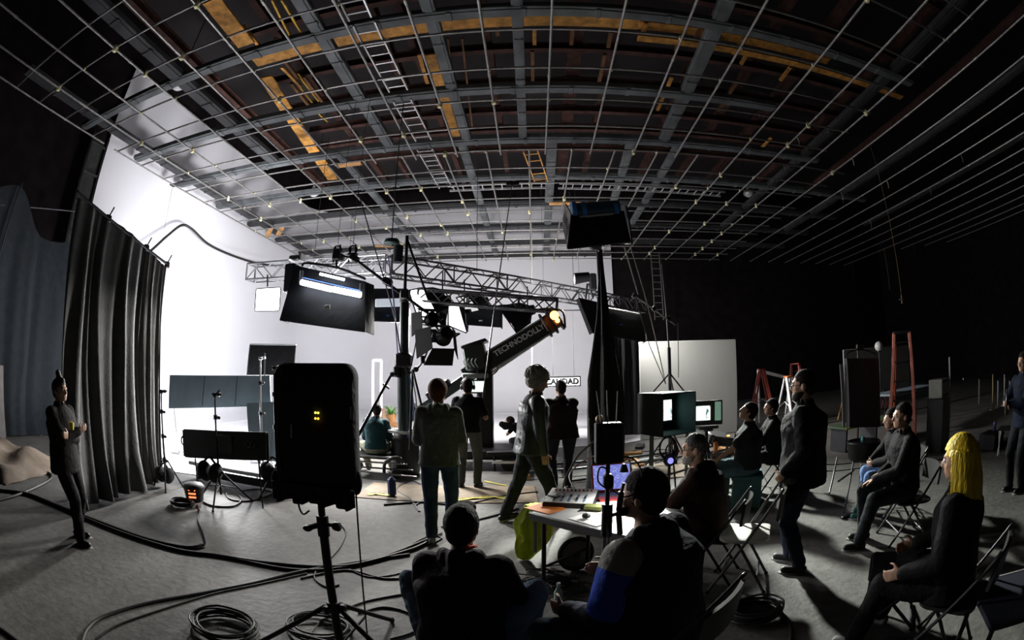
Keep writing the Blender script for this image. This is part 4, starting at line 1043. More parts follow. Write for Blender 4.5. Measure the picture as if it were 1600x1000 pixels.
for j in range(6):
    row = []
    for i in range(61):
        u = i / 60; row.append(cc + Vector(((u - .5) * W_ * 1.02, -.09 + .018 * math.sin(u * 60) * (j / 5), -H_ / 2 + .05 - .02 * j - .012 * (j / 5) * math.sin(u * 23))))
    grid.append(row)
mb.sheet(grid, .006); mb.build('hem', cover_m, pn, world=True)
for i, (py, cl) in enumerate(((645, (.9, .85, .1)), (654, (.9, .5, .05)))):
    mb = MB(); 
    for dx in (-.008, .008): mb.ball(AY(495, py, PY - .085) + Vector((dx, 0, 0)), .006, 8, 6)
    mb.build('indicator', M('indicator%d' % i, cl, .5, emit=cl, es=2.2), pn, world=True)['label'] = 'tiny yellow indicator lights' if i == 0 else 'tiny orange indicator lights'
for px, py0, py1 in ((455, 663, 684), (548, 636, 655)):
    mb = MB(); mb.cyl(AY(px, py0, PY - .085), AY(px, py1, PY - .085), .004, n=6); mb.build('zip_pull', steel, pn, world=True)
mb = MB(); mb.tube([AY(441, 573, PY - .08), AY(437, 600, PY - .09), AY(433, 680, PY - .09), AY(440, 740, PY - .08)], .005, n=6, smooth=6); mb.build('piping', M('cover_edge', (.05, .045, .048), .6), pn, world=True)
for px, s_ in ((446, .12), (432, .09), (556, .1)):
    mb = MB(); p = AY(px, 752, PY); mb.ball(p, (s_ * .35, s_ * .35, s_ * .75), 12, 8); mb.build('hanging_cover_fold', cover_m, pn, world=True)
ps = thing('panel_stand', 'thick black tripod stand holding the big covered panel in the left foreground', 'stand', (-1.12, PY, 0))
px0 = AY(504, 800, PY).x
pb = Vector((px0 - .005, PY, 0))
mb = MB(); mb.cyl(pb + Vector((0, 0, .05)), pb + Vector((0, 0, .98)), .026, n=14); mb.cyl(pb + Vector((0, 0, .9)), pb + Vector((0, 0, cc.z - H_ / 2 + .03)), .02, n=12); mb.build('pole', black_metal, ps, world=True)
mb = MB(); mb.cyl(pb + Vector((0, 0, .88)), pb + Vector((0, 0, 1.0)), .034, n=14); knob(mb, pb + Vector((.03, 0, .95)), .022, (1, -.2, 0)); mb.cyl(pb + Vector((0, 0, .95)), pb + Vector((-.08, -.02, .92)), .016, n=8); mb.ball(pb + Vector((-.09, -.02, .915)), (.03, .02, .018), 10, 8); mb.build('upper_joint', black_metal, ps, world=True)
hc_ = .42
mb = MB(); mb.cyl(pb + Vector((0, 0, hc_ - .03)), pb + Vector((0, 0, hc_ + .04)), .042, n=14)
for a in (.1, 2.2, 4.3): mb.bbox(pb + Vector((math.cos(a) * .05, math.sin(a) * .05, hc_)), (.05, .04, .05), rotz(a), b=.008)
mb.build('leg_collar', dark_metal, ps, world=True)
for a in (-.35, PI + .25, 1.35):
    f = pb + Vector((math.cos(a) * .62, math.sin(a) * .62, .02))
    mb = MB(); mb.cyl(pb + Vector((math.cos(a) * .05, math.sin(a) * .05, hc_)), f, .016, n=8); mb.ball(f, .022, 8, 6); mb.build('leg', black_metal, ps, world=True)
    mb = MB(); mb.cyl(pb + Vector((0, 0, .14)), pb.lerp(f, .5) + Vector((0, 0, .2)), .009, n=6); mb.build('brace', black_metal, ps, world=True)
cable('thin black lead dropping from the covered panel to the floor', [AY(467, 764, PY), AY(467, 790, PY - .02), AY(474, 803, PY), AY(484, 797, PY)], .006)
cable('long thin black cord hanging straight from the right edge of the covered panel', [AY(556, 765, PY - .03), AY(560, 830, PY), AY(568, 930, PY), G(575, 1003)], .005)

# ================================================================ antenna receiver on a pole, foreground centre
AYY = 2.05
an = thing('antenna_receiver', 'small black box with three thin upright antennas on a pole in the foreground', 'receiver', AY(951, 692, AYY))
c = AY(951, 692, AYY); w_ = (AY(972, 692, AYY) - AY(930, 692, AYY)).x; h_ = AY(951, 661, AYY).z - AY(951, 724, AYY).z
mb = MB(); mb.bbox(c, (w_, .07, h_), b=.006); mb.build('body', black_plastic, an, world=True)
mb = MB(); mb.bbox(c + Vector((0, -.04, h_ * .28)), (w_ * .5, .012, h_ * .28), b=.003); mb.build('cover_plate', M('receiver_plate', (.02, .02, .021), .4), an, world=True)
for a, b_ in (((932, 611), (939, 660)), ((948, 610), (950, 660)), ((965, 611), (963, 660))):
    mb = MB(); mb.cyl(AY(*b_, AYY), AY(*a, AYY), .0035, .0025, n=6); mb.build('antenna', M('pale_antenna', (.55, .55, .55), .4), an, world=True)
mb = MB(); mb.ball(AY(937, 655, AYY + .03), .02, 10, 8); mb.build('brass_joint', M('brass', (.3, .2, .1), .4, .5), an, world=True)
rs = thing('receiver_stand', 'slim black foreground pole carrying the antenna box, with clipped-on plugs', 'stand', (AY(946, 900, AYY).x, AYY, 0))
rb = Vector((AY(947, 850, AYY).x, AYY, 0))
mb = MB(); mb.cyl(rb + Vector((0, 0, .02)), rb + Vector((0, 0, 1.12)), .018, n=12); mb.cyl(rb + Vector((0, 0, 1.05)), c - Vector((0, -.02, h_ / 2 - .02)), .011, n=10); mb.build('pole', M('pole_grey', (.07, .07, .075), .4, .5), rs, world=True)
mb = MB(); mb.cyl(rb + Vector((0, 0, 1.0)), rb + Vector((0, 0, 1.16)), .026, n=12); mb.bbox(rb + Vector((.0, -.01, 1.27)), (.045, .05, .07), b=.01); knob(mb, rb + Vector((.02, 0, 1.1)), .018, (1, 0, .3)); mb.build('clamp', black_metal, rs, world=True)
for q in ((.05, 1.17, .5), (.06, 1.05, -.4)):
    mb = MB(); mb.cyl(rb + Vector((q[0], -.02, q[1] - .04)), rb + Vector((q[0] + .02 * q[2], -.02, q[1] + .05)), .014, n=10); mb.cyl(rb + Vector((q[0] + .02 * q[2], -.02, q[1] + .05)), rb + Vector((q[0] + .04 * q[2], -.02, q[1] + .09)), .008, n=8); mb.build('cable_plug', black_plastic, rs, world=True)
for a in (.3, 2.4, 4.5):
    mb = MB(); mb.cyl(rb + Vector((0, 0, .2)), rb + Vector((math.cos(a) * .22, math.sin(a) * .22, .012)), .01, n=8); mb.build('leg', black_metal, rs, world=True)
cable('black cable looping around the clamp of the foreground antenna pole', [rb + Vector(q) for q in ((-.01, -.03, 1.24), (-.05, -.04, 1.28), (-.045, -.04, 1.34), (-.01, -.04, 1.33), (.0, -.04, 1.26), (.07, -.04, 1.2), (.14, -.03, 1.23), (.15, -.02, 1.31), (.11, 0, 1.37), (.04, 0, 1.38))], .004)
cable('thin pale lead hanging in loops down the foreground antenna pole', [rb + Vector(q) for q in ((.06, -.03, 1.02), (.08, -.03, .9), (.09, -.03, .75), (.06, -.03, .6))], .0025, pale_c)

# ================================================================ mixer table
tm = M('table_laminate', (.5, .5, .5), .5, var=.05)
L0 = G(828, 800, .72); u_ = Vector((.70, -.71, 0)).normalized(); v_ = Vector((.71, .70, 0)).normalized()
TA = math.atan2(u_.y, u_.x)
tc_ = L0 + u_ * .46 + v_ * .34; tc_.z = 0
tb_ = thing('mixer_table', 'grey-edged folding table carrying the audio mixer and the red laptop', 'table', tc_, TA)
mb = MB(); mb.bbox((0, 0, .705), (.92, .68, .03), b=.01); mb.build('tabletop', tm, tb_)
mb = MB(); mb.bbox((-.0, -.345, .69), (.92, .02, .06), b=.005); mb.bbox((-.465, 0, .69), (.02, .67, .06), b=.005); mb.build('edge_apron', M('table_edge', (.12, .12, .12), .5), tb_)
for x_ in (-.38, .38):
    for y_ in (-.27, .27):
        mb = MB(); mb.cyl((x_, y_, 0), (x_, y_, .69), .018, n=8); mb.build('leg', black_metal, tb_)
mb = MB(); mb.cyl((-.38, -.27, .25), (-.38, .27, .25), .012, n=6); mb.build('crossbar', black_metal, tb_)
def onT(px, py, h=0.0): 
    p = G(px, py, .722 + h); return p
o = MB().bbox((0, 0, .003), (.26, .2, .004), b=.001).build('orange_mat', M('orange_sheet', (.75, .22, .04), .6)); o.location = onT(846, 797) + Vector((.03, .04, 0)); o.rotation_euler = (0, 0, TA); tag(o, 'orange sheet lying on the left corner of the mixer table', 'sheet')
mx_ = onT(893, 786) 
mxr = thing('audio_mixer', 'white-topped audio mixer with rows of sliders and blue strips on the table', 'mixer', mx_, TA + .5)
mb = MB(); 
mb.loft([[Vector(q) for q in ((-.2, -.15, .0), (.2, -.15, .0), (.2, .15, .0), (-.2, .15, .0))], [Vector(q) for q in ((-.2, -.15, .035), (.2, -.15, .035), (.2, .15, .085), (-.2, .15, .085))]]); mb.build('casing', black_plastic, mxr)
sl = math.atan2(.05, .3)
def on_mix(x, y, h=0): return Vector((x, y, .06 + y * .05 / .3 + h))
mb = MB(); mb.bbox(on_mix(0, 0, .003), (.385, .29, .006), euler(sl, 0, 0), b=.002); mb.build('faceplate', M('mixer_face', (.8, .8, .78), .4), mxr)
for i in range(5):
    mb = MB(); mb.bbox(on_mix(-.12 + i * .06, -.05, .008), (.018, .14, .004), euler(sl, 0, 0), b=.001); mb.build('blue_strip', M('mixer_blue', (.12, .2, .32), .5), mxr)
    mb = MB(); mb.bbox(on_mix(-.12 + i * .06, -.08 + .03 * (i % 3), .016), (.014, .02, .016), euler(sl, 0, 0), b=.003); mb.build('slider', black_plastic, mxr)
for i in range(10):
    mb = MB(); mb.lathe([(.008, 0), (.007, .014)], on_mix(-.15 + .033 * i, .09, .006), euler(sl, 0, 0), 10); mb.build('knob', black_plastic if i % 3 else M('red_plastic', (.6, .06, .04)), mxr)
# side unit, papers, little boxes
t = thing('grey_power_unit', 'small grey unit behind the orange sheet on the table', 'box', onT(851, 790) + Vector((.08, .08, 0)), TA)
mb = MB(); mb.bbox((0, 0, .03), (.13, .09, .06), b=.01); mb.build('body', M('unit_grey', (.14, .15, .16), .4), t); mb = MB(); mb.bbox((0, 0, .064), (.1, .06, .006), b=.002); mb.build('top_plate', dark_metal, t)
paper = M('paper', (.85, .85, .83), .7, var=.02)
for i, (px, py, r_, lb) in enumerate([(940, 798, .2, 'white sheet of paper lying in the middle of the mixer table'), (925, 812, -.1, 'white paper at the near edge of the mixer table'), (990, 800, .5, 'white paper right of the pole on the mixer table'), (950, 790, .9, 'crumpled white paper in front of the laptop')]):
    o = MB().bbox((0, 0, .002 + .0015 * i), (.28, .2, .0012), b=.0003).build('paper_sheet', paper); o.location = onT(px, py); o.rotation_euler = (0, 0, TA + r_); tag(o, lb, 'paper')
o = MB().bbox((0, 0, .02), (.14, .09, .028), b=.004).build('notebook', M('olive_cover', (.2, .22, .06), .6)); o.location = onT(928, 796, .01); o.rotation_euler = (0, 0, TA + .4); tag(o, 'small olive-edged notebook lying in front of the mixer', 'book')
o = MB().bbox((0, 0, .02), (.05, .045, .03), b=.006).build('small_black_box', black_plastic); o.location = onT(916, 810, .008); o.rotation_euler = (0, 0, TA); tag(o, 'tiny black box near the front edge of the table', 'box')
# laptop
lp = thing('laptop', 'open red laptop with a bright blue audio screen on the mixer table', 'laptop', onT(958, 772), 0)
red_m = M('laptop_red', (.45, .05, .03), .35)
la = .12; lp.rotation_euler = (0, 0, la)
mb = MB(); mb.bbox((0, -.12, .012), (.36, .24, .018), b=.005); base = mb.build('keyboard_base', red_m, lp)
mb = MB(); mb.bbox((0, -.08, .0225), (.32, .12, .003), b=.001); mb.build('keys', M('key_grey', (.2, .2, .21), .5), base)
q = euler(-.3, 0, 0)
mb = MB(); mb.bbox(Vector((0, .01, .02)) + q @ Vector((0, 0, .125)), (.36, .012, .25), q, b=.005); lid = mb.build('lid', red_m, lp)
scr = bpy.data.materials.new('audio_screen'); scr.use_nodes = True; nt = scr.node_tree; b = nt.nodes['Principled BSDF']
tc = nt.nodes.new('ShaderNodeTexCoord'); bk = nt.nodes.new('ShaderNodeTexBrick'); mp = nt.nodes.new('ShaderNodeMapping'); mp.inputs['Rotation'].default_value = (PI / 2, 0, 0)
nt.links.new(tc.outputs['Object'], mp.inputs['Vector']); nt.links.new(mp.outputs['Vector'], bk.inputs['Vector'])
bk.inputs['Scale'].default_value = 30; bk.inputs['Color1'].default_value = (.20, .24, .75, 1); bk.inputs['Color2'].default_value = (.75, .8, 1, 1); bk.inputs['Mortar'].default_value = (.10, .12, .5, 1); bk.inputs['Bias'].default_value = -.45; bk.inputs['Mortar Size'].default_value = .03
nt.links.new(bk.outputs['Color'], b.inputs['Emission Color']); b.inputs['Emission Strength'].default_value = .75; b.inputs['Base Color'].default_value = (.02, .02, .04, 1)
mb = MB(); mb.box(Vector((0, .01, .02)) + q @ Vector((0, -.0075, .13)), (.33, .003, .215), q); mb.build('screen', scr, lid, smooth=False)
# hi-vis vest under the table
vp = G(838, 885)
t = thing('hi_vis_vest', 'bright yellow-green safety vest hanging under the left end of the mixer table', 'vest', vp + Vector((-.03, .16, 0)))
vm = M('hi_vis_yellow', (.72, .98, .03), .6, var=.2, bump=.4, bscale=12)
vx = vp + Vector((-.03, .16, .3))
rings = []
for k in range(13):
    z = -.28 + k * .046; r = .17 * math.sin(PI * (k + 1.2) / 15.5) ** .7
    rings.append([vx + Vector((r * (1.0 + .14 * math.sin(a * 5 + k * .4) + .3 * noise.noise(Vector((math.cos(a) * 1.5, math.sin(a) * 1.5, k * .3)))) * math.cos(a) + .03 - .10 * (1 - k / 12) ** 2, r * (.7 + .12 * math.sin(a * 9 + k * .5)) * math.sin(a), z)) for a in [2 * PI * i / 40 for i in range(40)]])
mb = MB(); mb.loft(rings); mb.build('cloth', vm, t, world=True)
mb = MB(); mb.tube([vx + Vector((.0, -.15, .22)), vx + Vector((.08, -.14, .15)), vx + Vector((.12, -.1, .05))], .014, n=6, smooth=4); mb.build('pink_trim', M('pink_trim', (.8, .15, .2), .6), t, world=True)
mb = MB(); mb.bbox(vx + Vector((.02, -.17, .0)), (.03, .012, .3), b=.004); mb.build('grey_strip', M('reflective_grey', (.3, .32, .3), .5), t, world=True)
# small gooseneck lamp lighting the papers
gl0 = L0 + u_ * .50 + v_ * .62; gl0.z = .722; hd0 = gl0 + Vector((-.10, -.16, .33))
t = thing('desk_lamp', 'small gooseneck lamp shining down on the papers behind the foreground pole', 'lamp', gl0)
mb = MB(); mb.lathe([(.05, 0), (.05, .012), (.012, .02)], gl0, n=16); mb.build('base', black_metal, t, world=True)
mb = MB(); mb.tube([gl0, gl0 + Vector((.01, .03, .2)), gl0 + Vector((-.03, -.02, .36)), hd0 + Vector((0, .02, .03))], .006, n=6, smooth=6); mb.build('gooseneck', black_metal, t, world=True)
mb = MB(); mb.lathe([(.01, .04), (.02, .03), (.035, -.02), (.033, -.02)], hd0, n=16); mb.build('lamp_head', black_metal, t, world=True)
spot('desk_lamp_light', hd0 - Vector((0, 0, .03)), G(965, 800, .72), 16, 130, (1, .98, .92), .03, .6)
# wheel under the table and tangle of cables
t = thing('cart_wheel', 'spoked wheel with a black tyre half hidden under the mixer table', 'wheel', G(900, 880))
wc = G(900, 895) + Vector((0, .05, .17)); q = euler(PI / 2, 0, .25)
mb = MB(); mb.torus(wc, .15, .022, q, 32, 8); mb.build('tyre', rubber, t, world=True)
mb = MB(); mb.lathe([(.13, -.008), (.13, .008), (.05, .02), (.03, .03), (.03, -.03)], wc, q, 24); mb.build('hub_disc', M('dull_hub', (.12, .12, .11), .5), t, world=True)
def tangle(label, c, R_, n, r, mat, seed, h=.08, name='cable_tangle'):
    rnd = random.Random(seed); pts = []; a = 0
    for i in range(n):
        a += rnd.uniform(.5, 1.6) * rnd.choice((1, 1, 1, -1)); rr = R_ * rnd.uniform(.25, 1)
        pts.append(Vector(c) + Vector((rr * math.cos(a), rr * .75 * math.sin(a), r + rnd.uniform(0, h))))
    return cable(label, pts, r, mat, name, sub=6, cat='cable')
tangle('messy tangle of black cables on the floor under the mixer table', G(850, 910), .30, 46, .006, rubber, 1, .1)
tangle('second tangle of thin black wires on the floor right of the vest', G(890, 925), .24, 34, .005, rubber, 2, .08)
cable('white cable arching up behind the laptop', [onT(905, 775), onT(893, 765) + Vector((-.02, 0, .12)), AY(905, 725, 4.3), AY(930, 712, 4.3), AY(945, 716, 4.2)], .007, M('white_cable', (.6, .6, .6), .5))
cable('grey cables slanting down from the antenna box behind the laptop', [AY(928, 690, 4.6), AY(905, 710, 4.6), AY(890, 735, 4.6), AY(880, 760, 4.6), G(880, 800)], .012, M('grey_cable', (.12, .12, .12), .5))
bt = thing('clear_bottle', 'small clear water bottle standing on the floor by the seated man\'s knee', 'bottle', G(872, 945))
mb = MB(); mb.lathe([(.03, 0), (.033, .02), (.033, .12), (.014, .16), (.013, .18)], G(872, 945), n=16); mb.build('body', M('clear_plastic', (.3, .4, .38), .15), bt, world=True)
mb = MB(); mb.lathe([(.015, .18), (.015, .2)], G(872, 945), n=12); mb.build('cap', white_paint, bt, world=True)

# ================================================================ monitors (video village)
VY = 6.0
teal = M('teal_hood', (.035, .085, .085), .75, var=.1)
mo = thing('hooded_monitor', 'director\'s monitor inside a square black hood with a teal lining, left of the two screens', 'monitor', AY(1040, 680, VY))
# corners of the open front (towards the camera) and the rear
z0, z1 = AY(1040, 680, 5.7).z, AY(1040, 615, 5.7).z
A0, A1, A2, A3 = AY(997, 650, 6.05), AY(1036, 650, 5.55), AY(1087, 650, 5.85), None
hl = [Vector((A0.x, A0.y, 0)), Vector((A1.x, A1.y, 0)), Vector((A2.x, A2.y, 0))]
hl.append(hl[0] + hl[2] - hl[1])
def wallp(mb, a, b_, za, zb, th=.015): quad_panel(mb, [Vector((a.x, a.y, zb)), Vector((b_.x, b_.y, zb)), Vector((b_.x, b_.y, za)), Vector((a.x, a.y, za))], th, 0, 2)
for (a, b_, nm, mt) in ((hl[0], hl[1], 'left_side', M('hood_black', (.014, .018, .018), .8)), (hl[2], hl[3], 'right_side', teal), (hl[3], hl[0], 'back_side', MATS['hood_black'])):
    mb = MB(); wallp(mb, a, b_, z0, z1); mb.build(nm, mt, mo, world=True)
for z, nm in ((z0, 'bottom_side'), (z1, 'top_side')):
    mb = MB(); quad_panel(mb, [Vector((h.x, h.y, z)) for h in hl], .015, 0, 2); mb.build(nm, teal if nm[0] == 'b' else MATS['hood_black'], mo, world=True)
nb = (hl[1] - hl[0]).normalized(); rgt = (hl[2] - hl[1]).normalized(); rq = Matrix((rgt, -nb, Vector((0, 0, 1)))).transposed()
cback = (hl[3] + hl[0]) / 2 + nb * .12
mb = MB(); mb.bbox(cback + Vector((0, 0, (z0 + z1) / 2)), (.44, .05, .34), rq, b=.01); scb = mb.build('display_body', black_plastic, mo, world=True)
def screen_mat(name, bg, fg, sc, es):
    m = bpy.data.materials.new(name); m.use_nodes = True; nt = m.node_tree; b = nt.nodes['Principled BSDF']
    tc = nt.nodes.new('ShaderNodeTexCoord'); n = nt.nodes.new('ShaderNodeTexNoise'); n.inputs['Scale'].default_value = sc; n.inputs['Detail'].default_value = 3
    mp = nt.nodes.new('ShaderNodeMapping'); mp.inputs['Scale'].default_value = (2.2, 2.2, .8)
    r = nt.nodes.new('ShaderNodeValToRGB'); r.color_ramp.elements[0].position = .36; r.color_ramp.elements[1].position = .42
    r.color_ramp.elements[0].color = (*fg, 1); r.color_ramp.elements[1].color = (*bg, 1)
    nt.links.new(tc.outputs['Object'], mp.inputs['Vector']); nt.links.new(mp.outputs['Vector'], n.inputs['Vector']); nt.links.new(n.outputs['Fac'], r.inputs['Fac']); nt.links.new(r.outputs['Color'], b.inputs['Emission Color'])
    b.inputs['Emission Strength'].default_value = es; b.inputs['Base Color'].default_value = (.02, .02, .02, 1); return m
s1 = screen_mat('studio_feed', (.8, 1, .97), (.10, .25, .25), 9, 1.15)
mb = MB(); mb.box(cback + nb * .03 + Vector((0, 0, (z0 + z1) / 2 + .02)), (.4, .006, .28), rq); o = mb.build('screen', s1, scb, smooth=False); o.data.transform(parent_matrix(scb).inverted())
mb = MB(); mb.ball(cback + nb * .035 + Vector((0, 0, z0 + .06)), .008, 8, 6); mb.build('red_indicator', M('red_led', (1, .1, .05), .5, emit=(1, .15, .1), es=3), mo, world=True)
# stand under it
vs = thing('monitor_stand', 'grey pole stand on a black base under the hooded monitor', 'stand', (AY(1018, 690, 5.9).x, 5.9, 0))
vb = Vector((AY(1018, 700, 5.85).x, 5.85, 0))
mb = MB(); mb.cyl(vb + Vector((0, 0, .04)), vb + Vector((0, 0, z0 - .01)), .03, n=12); mb.build('pole', M('mid_grey_metal', (.12, .14, .14), .4, .5), vs, world=True)
mb = MB(); mb.lathe([(.02, .16), (.09, .12), (.11, .08), (.13, .0)], vb, n=18); mb.build('base', M('pale_base', (.4, .42, .42), .4), vs, world=True)
vb2 = Vector((AY(1075, 700, 5.9).x, 5.95, 0)); mb = MB(); mb.cyl(vb2 + Vector((0, 0, .02)), vb2 + Vector((0, 0, z0 - .02)), .024, n=10); mb.build('rear_pole', MATS['mid_grey_metal'], vs, world=True)
for (px, py, R_, lb) in ((1044, 700, .115, 'hanging ring of thick black cable under the hooded monitor'), (1050, 705, .085, 'smaller reddish cable ring under the hooded monitor')):
    c = AY(px, py, 5.6); mb = MB()
    for k in range(3): mb.torus(c + Vector((0, .02 * k, 0)), R_ - .006 * k, .009, euler(PI / 2, 0, .1 * k), 30, 6, 1.25)
    tag(mb.build('cable_ring', rubber if R_ > .1 else M('reddish_cable', (.12, .03, .03), .5)), lb, 'cable')
t = thing('round_fan', 'small round violet-lit device on the floor under the hooded monitor', 'device', G(1046, 728))
c = AY(1046, 719, 5.6); mb = MB(); mb.lathe([(.02, -.05), (.07, -.04), (.085, 0), (.075, .03)], c, euler(PI / 2, 0, 0), 20); mb.build('body', black_plastic, t, world=True)
mb = MB(); mb.ball(c + Vector((.0, -.05, .0)), (.04, .02, .04)); mb.build('violet_light', M('violet_glow', (.3, .3, .8), .3, emit=(.35, .35, 1), es=.8), t, world=True)
mb = MB(); mb.cyl((c.x, c.y, .0), (c.x, c.y, c.z - .06), .02, n=8); mb.build('foot', black_plastic, t, world=True)
# second monitor
m2 = thing('field_monitor', 'smaller lit monitor with a side flap, right of the hooded one', 'monitor', AY(1105, 665, 6.1))
c = AY(1104, 645, 6.1); q = rotz(-.25)
mb = MB(); mb.bbox(c, (.46, .06, .34), q, b=.01); body2 = mb.build('display_body', black_plastic, m2, world=True)
s2 = screen_mat('second_feed', (.9, 1, .95), (.05, .12, .1), 8, 1.2)
mb = MB(); mb.box(c + q @ Vector((-.07, -.034, 0)), (.24, .006, .2), q); o = mb.build('screen', s2, body2, smooth=False); o.data.transform(parent_matrix(body2).inverted())
mb = MB(); mb.bbox(c + q @ Vector((.16, -.04, .02)), (.09, .012, .26), q, b=.004); mb.build('side_glow_flap', M('flap_green', (.2, .35, .28), .5, emit=(.45, .8, .6), es=.18), m2, world=True)
mb = MB(); mb.bbox(c + Vector((0, -.03, -.2)), (.3, .16, .04), b=.01); mb.bbox(c + Vector((-.02, 0, -.23)), (.14, .3, .03), b=.01); mb.build('cradle', dark_metal, m2, world=True)
t = thing('monitor_tripod', 'dark tripod under the smaller lit monitor', 'stand', (c.x, c.y, 0))
mb = MB(); mb.cyl((c.x, c.y, .3), (c.x, c.y, c.z - .23), .025, n=10); mb.build('pole', black_metal, t, world=True)
for a in (.5, 2.6, 4.7):
    mb = MB(); mb.cyl((c.x, c.y, .75), (c.x + .4 * math.cos(a), c.y + .4 * math.sin(a), .015), .016, n=8); mb.build('leg', black_metal, t, world=True)
t = thing('control_box', 'black control box with glowing amber buttons right below the smaller monitor', 'box', AY(1125, 690, 6.2))
c = AY(1122, 685, 6.2); mb = MB(); mb.bbox(c, (.4, .3, .14), euler(.3, .2, .3), b=.02); mb.build('body', black_plastic, t, world=True)
mb = MB(); mb.ball(c + Vector((.09, -.17, .05)), (.03, .012, .012), 10, 6); mb.build('amber_button', M('amber_glow', (1, .5, .1), .5, emit=(1, .5, .1), es=1.6), t, world=True)
for s_ in (-.15, .15):
    mb = MB(); mb.cyl((c.x + s_, c.y, 0), (c.x + s_, c.y, c.z - .03), .018, n=8); mb.build('leg', black_metal, t, world=True)
o = MB().lathe([(.03, 0), (.035, .02), (.035, .14), (.02, .16)], (0, 0, 0), n=14).build('orange_can', M('orange_can_paint', (.6, .2, .05), .5)); o.location = AY(1118, 708, 6.0); tag(o, 'small orange can standing by the left knee of the man in shorts', 'can')
cb = o.location; o = MB().bbox((cb.x + .05, cb.y, cb.z / 2 - .004), (.3, .25, cb.z - .01), b=.02).build('flight_case', black_plastic); tag(o, 'small black case under the orange can', 'case')

# boom stand rising behind the monitors
bs = Vector((AY(1047, 620, 6.9).x, 6.9, 0))
H5 = HV(412, bs)
t = thing('boom_stand', 'tall thin grey stand with guy wires rising behind the hooded monitor', 'stand', bs)
mb = MB(); mb.cyl(bs + Vector((0, 0, .3)), bs + Vector((0, 0, H5 * .62)), .028, n=10); mb.cyl(bs + Vector((0, 0, H5 * .6)), bs + Vector((-.04, 0, H5)), .014, n=8); mb.build('pole', M('pole_grey', (.07, .07, .075)), t, world=True)
for a in (.4, 2.5, 4.6):
    mb = MB(); mb.cyl(bs + Vector((0, 0, 1.75)), bs + Vector((.55 * math.cos(a), .55 * math.sin(a), 1.2)), .012, n=6); mb.build('brace', black_metal, t, world=True); mb = MB(); mb.cyl(bs + Vector((0, 0, .9)), bs + Vector((.6 * math.cos(a), .6 * math.sin(a), .015)), .014, n=8); mb.build('leg', black_metal, t, world=True)
t = thing('cross_boom', 'pale slanting boom arm clamped near the top of the tall thin stand', 'boom', AY(1020, 480, 6.9))
mb = MB(); mb.cyl(AY(990, 461, 6.86), AY(1056, 508, 6.86), .014, n=8); mb.build('tube', steel, t, world=True)
for q_ in (AY(1045, 498, 6.86), AY(1022, 482, 6.86), AY(991, 462, 6.86)): MB().bbox(q_, (.06, .07, .08), euler(0, .6, 0), b=.012).build('clamp', dark_metal, t, world=True)
cable('thin guy line from the cross boom down to the monitor tripod, left', [AY(992, 462, 6.4), AY(1015, 540, 6.4), AY(1040, 600, 6.4)], .006, wire_m, sub=1)
cable('thin dark line hanging from the cross boom over the white board', [AY(1059, 505, 6.86), AY(1060, 560, 6.86), AY(1060, 590, 6.86)], .006, wire_m, sub=1)

# ================================================================ white boards
wb = M('white_board', (.36, .36, .34), .7, var=.04, scale=1)
P = [AY(998, 533, 12), AY(1149, 530, 12)]; xa, xb, zt = P[0].x, P[1].x, (P[0].z + P[1].z) / 2
t = thing('backdrop_board', 'big pale standing board behind the two monitors', 'board', ((xa + xb) / 2, 12, 0))
mb = MB(); mb.bbox(((xa + xb) / 2, 12, zt / 2), (xb - xa, .05, zt - .02), b=.01); mb.build('board', wb, t, world=True)
for x_ in (xa + .3, xb - .3):
    mb = MB(); mb.cyl((x_, 12.05, zt - .4), (x_, 12.9, .02), .03, n=6); mb.build('rear_brace', wood, t, world=True)
P = [AY(1317, 546, 11), AY(1402, 535, 11.0)]
t = thing('backdrop_board', 'pale standing board at the right, behind the globe lamp and the orange ladder', 'board', ((P[0].x + P[1].x) / 2, 11, 0))
xa, xb = P[0].x, P[1].x + .6; zt = P[0].z
mb = MB(); mb.bbox(((xa + xb) / 2, 11, zt / 2), (xb - xa, .05, zt - .02), b=.01); mb.build('board', M('grey_board_r', (.28, .29, .28), .6, var=.04), t, world=True)
mb = MB(); mb.cyl((xa + .4, 11.05, zt - .3), (xa + .4, 11.8, .02), .03, n=6); mb.cyl((xb - .4, 11.05, zt - .3), (xb - .4, 11.8, .02), .03, n=6); mb.build('rear_brace', wood, t, world=True)

# black hanging fall of cloth right of the cyclorama
t = thing('black_backdrop', 'wide black cloth hanging right of the white wall, behind the wrapped pole', 'curtain', (5.2, 16.5, 0))
mb = MB(); mb.sheet(folds([AY(950, 490, 13), AY(1008, 520, 13)], [Vector((AY(950, 490, 13).x, 13, .03)), Vector((AY(1008, 520, 13).x, 13, .03))], 30, 12, .06, 20, 2.2), .01)
mb.build('cloth', black_cloth, t, world=True)
mb = MB(); mb.cyl(AY(948, 489, 13), AY(1010, 519, 13), .03); mb.cyl((AY(1010, 519, 13).x, 13, 0), AY(1010, 519, 13), .03); mb.cyl((AY(948, 489, 13).x, 13, 0), AY(948, 489, 13), .03); mb.build('frame', dark_metal, t, world=True)

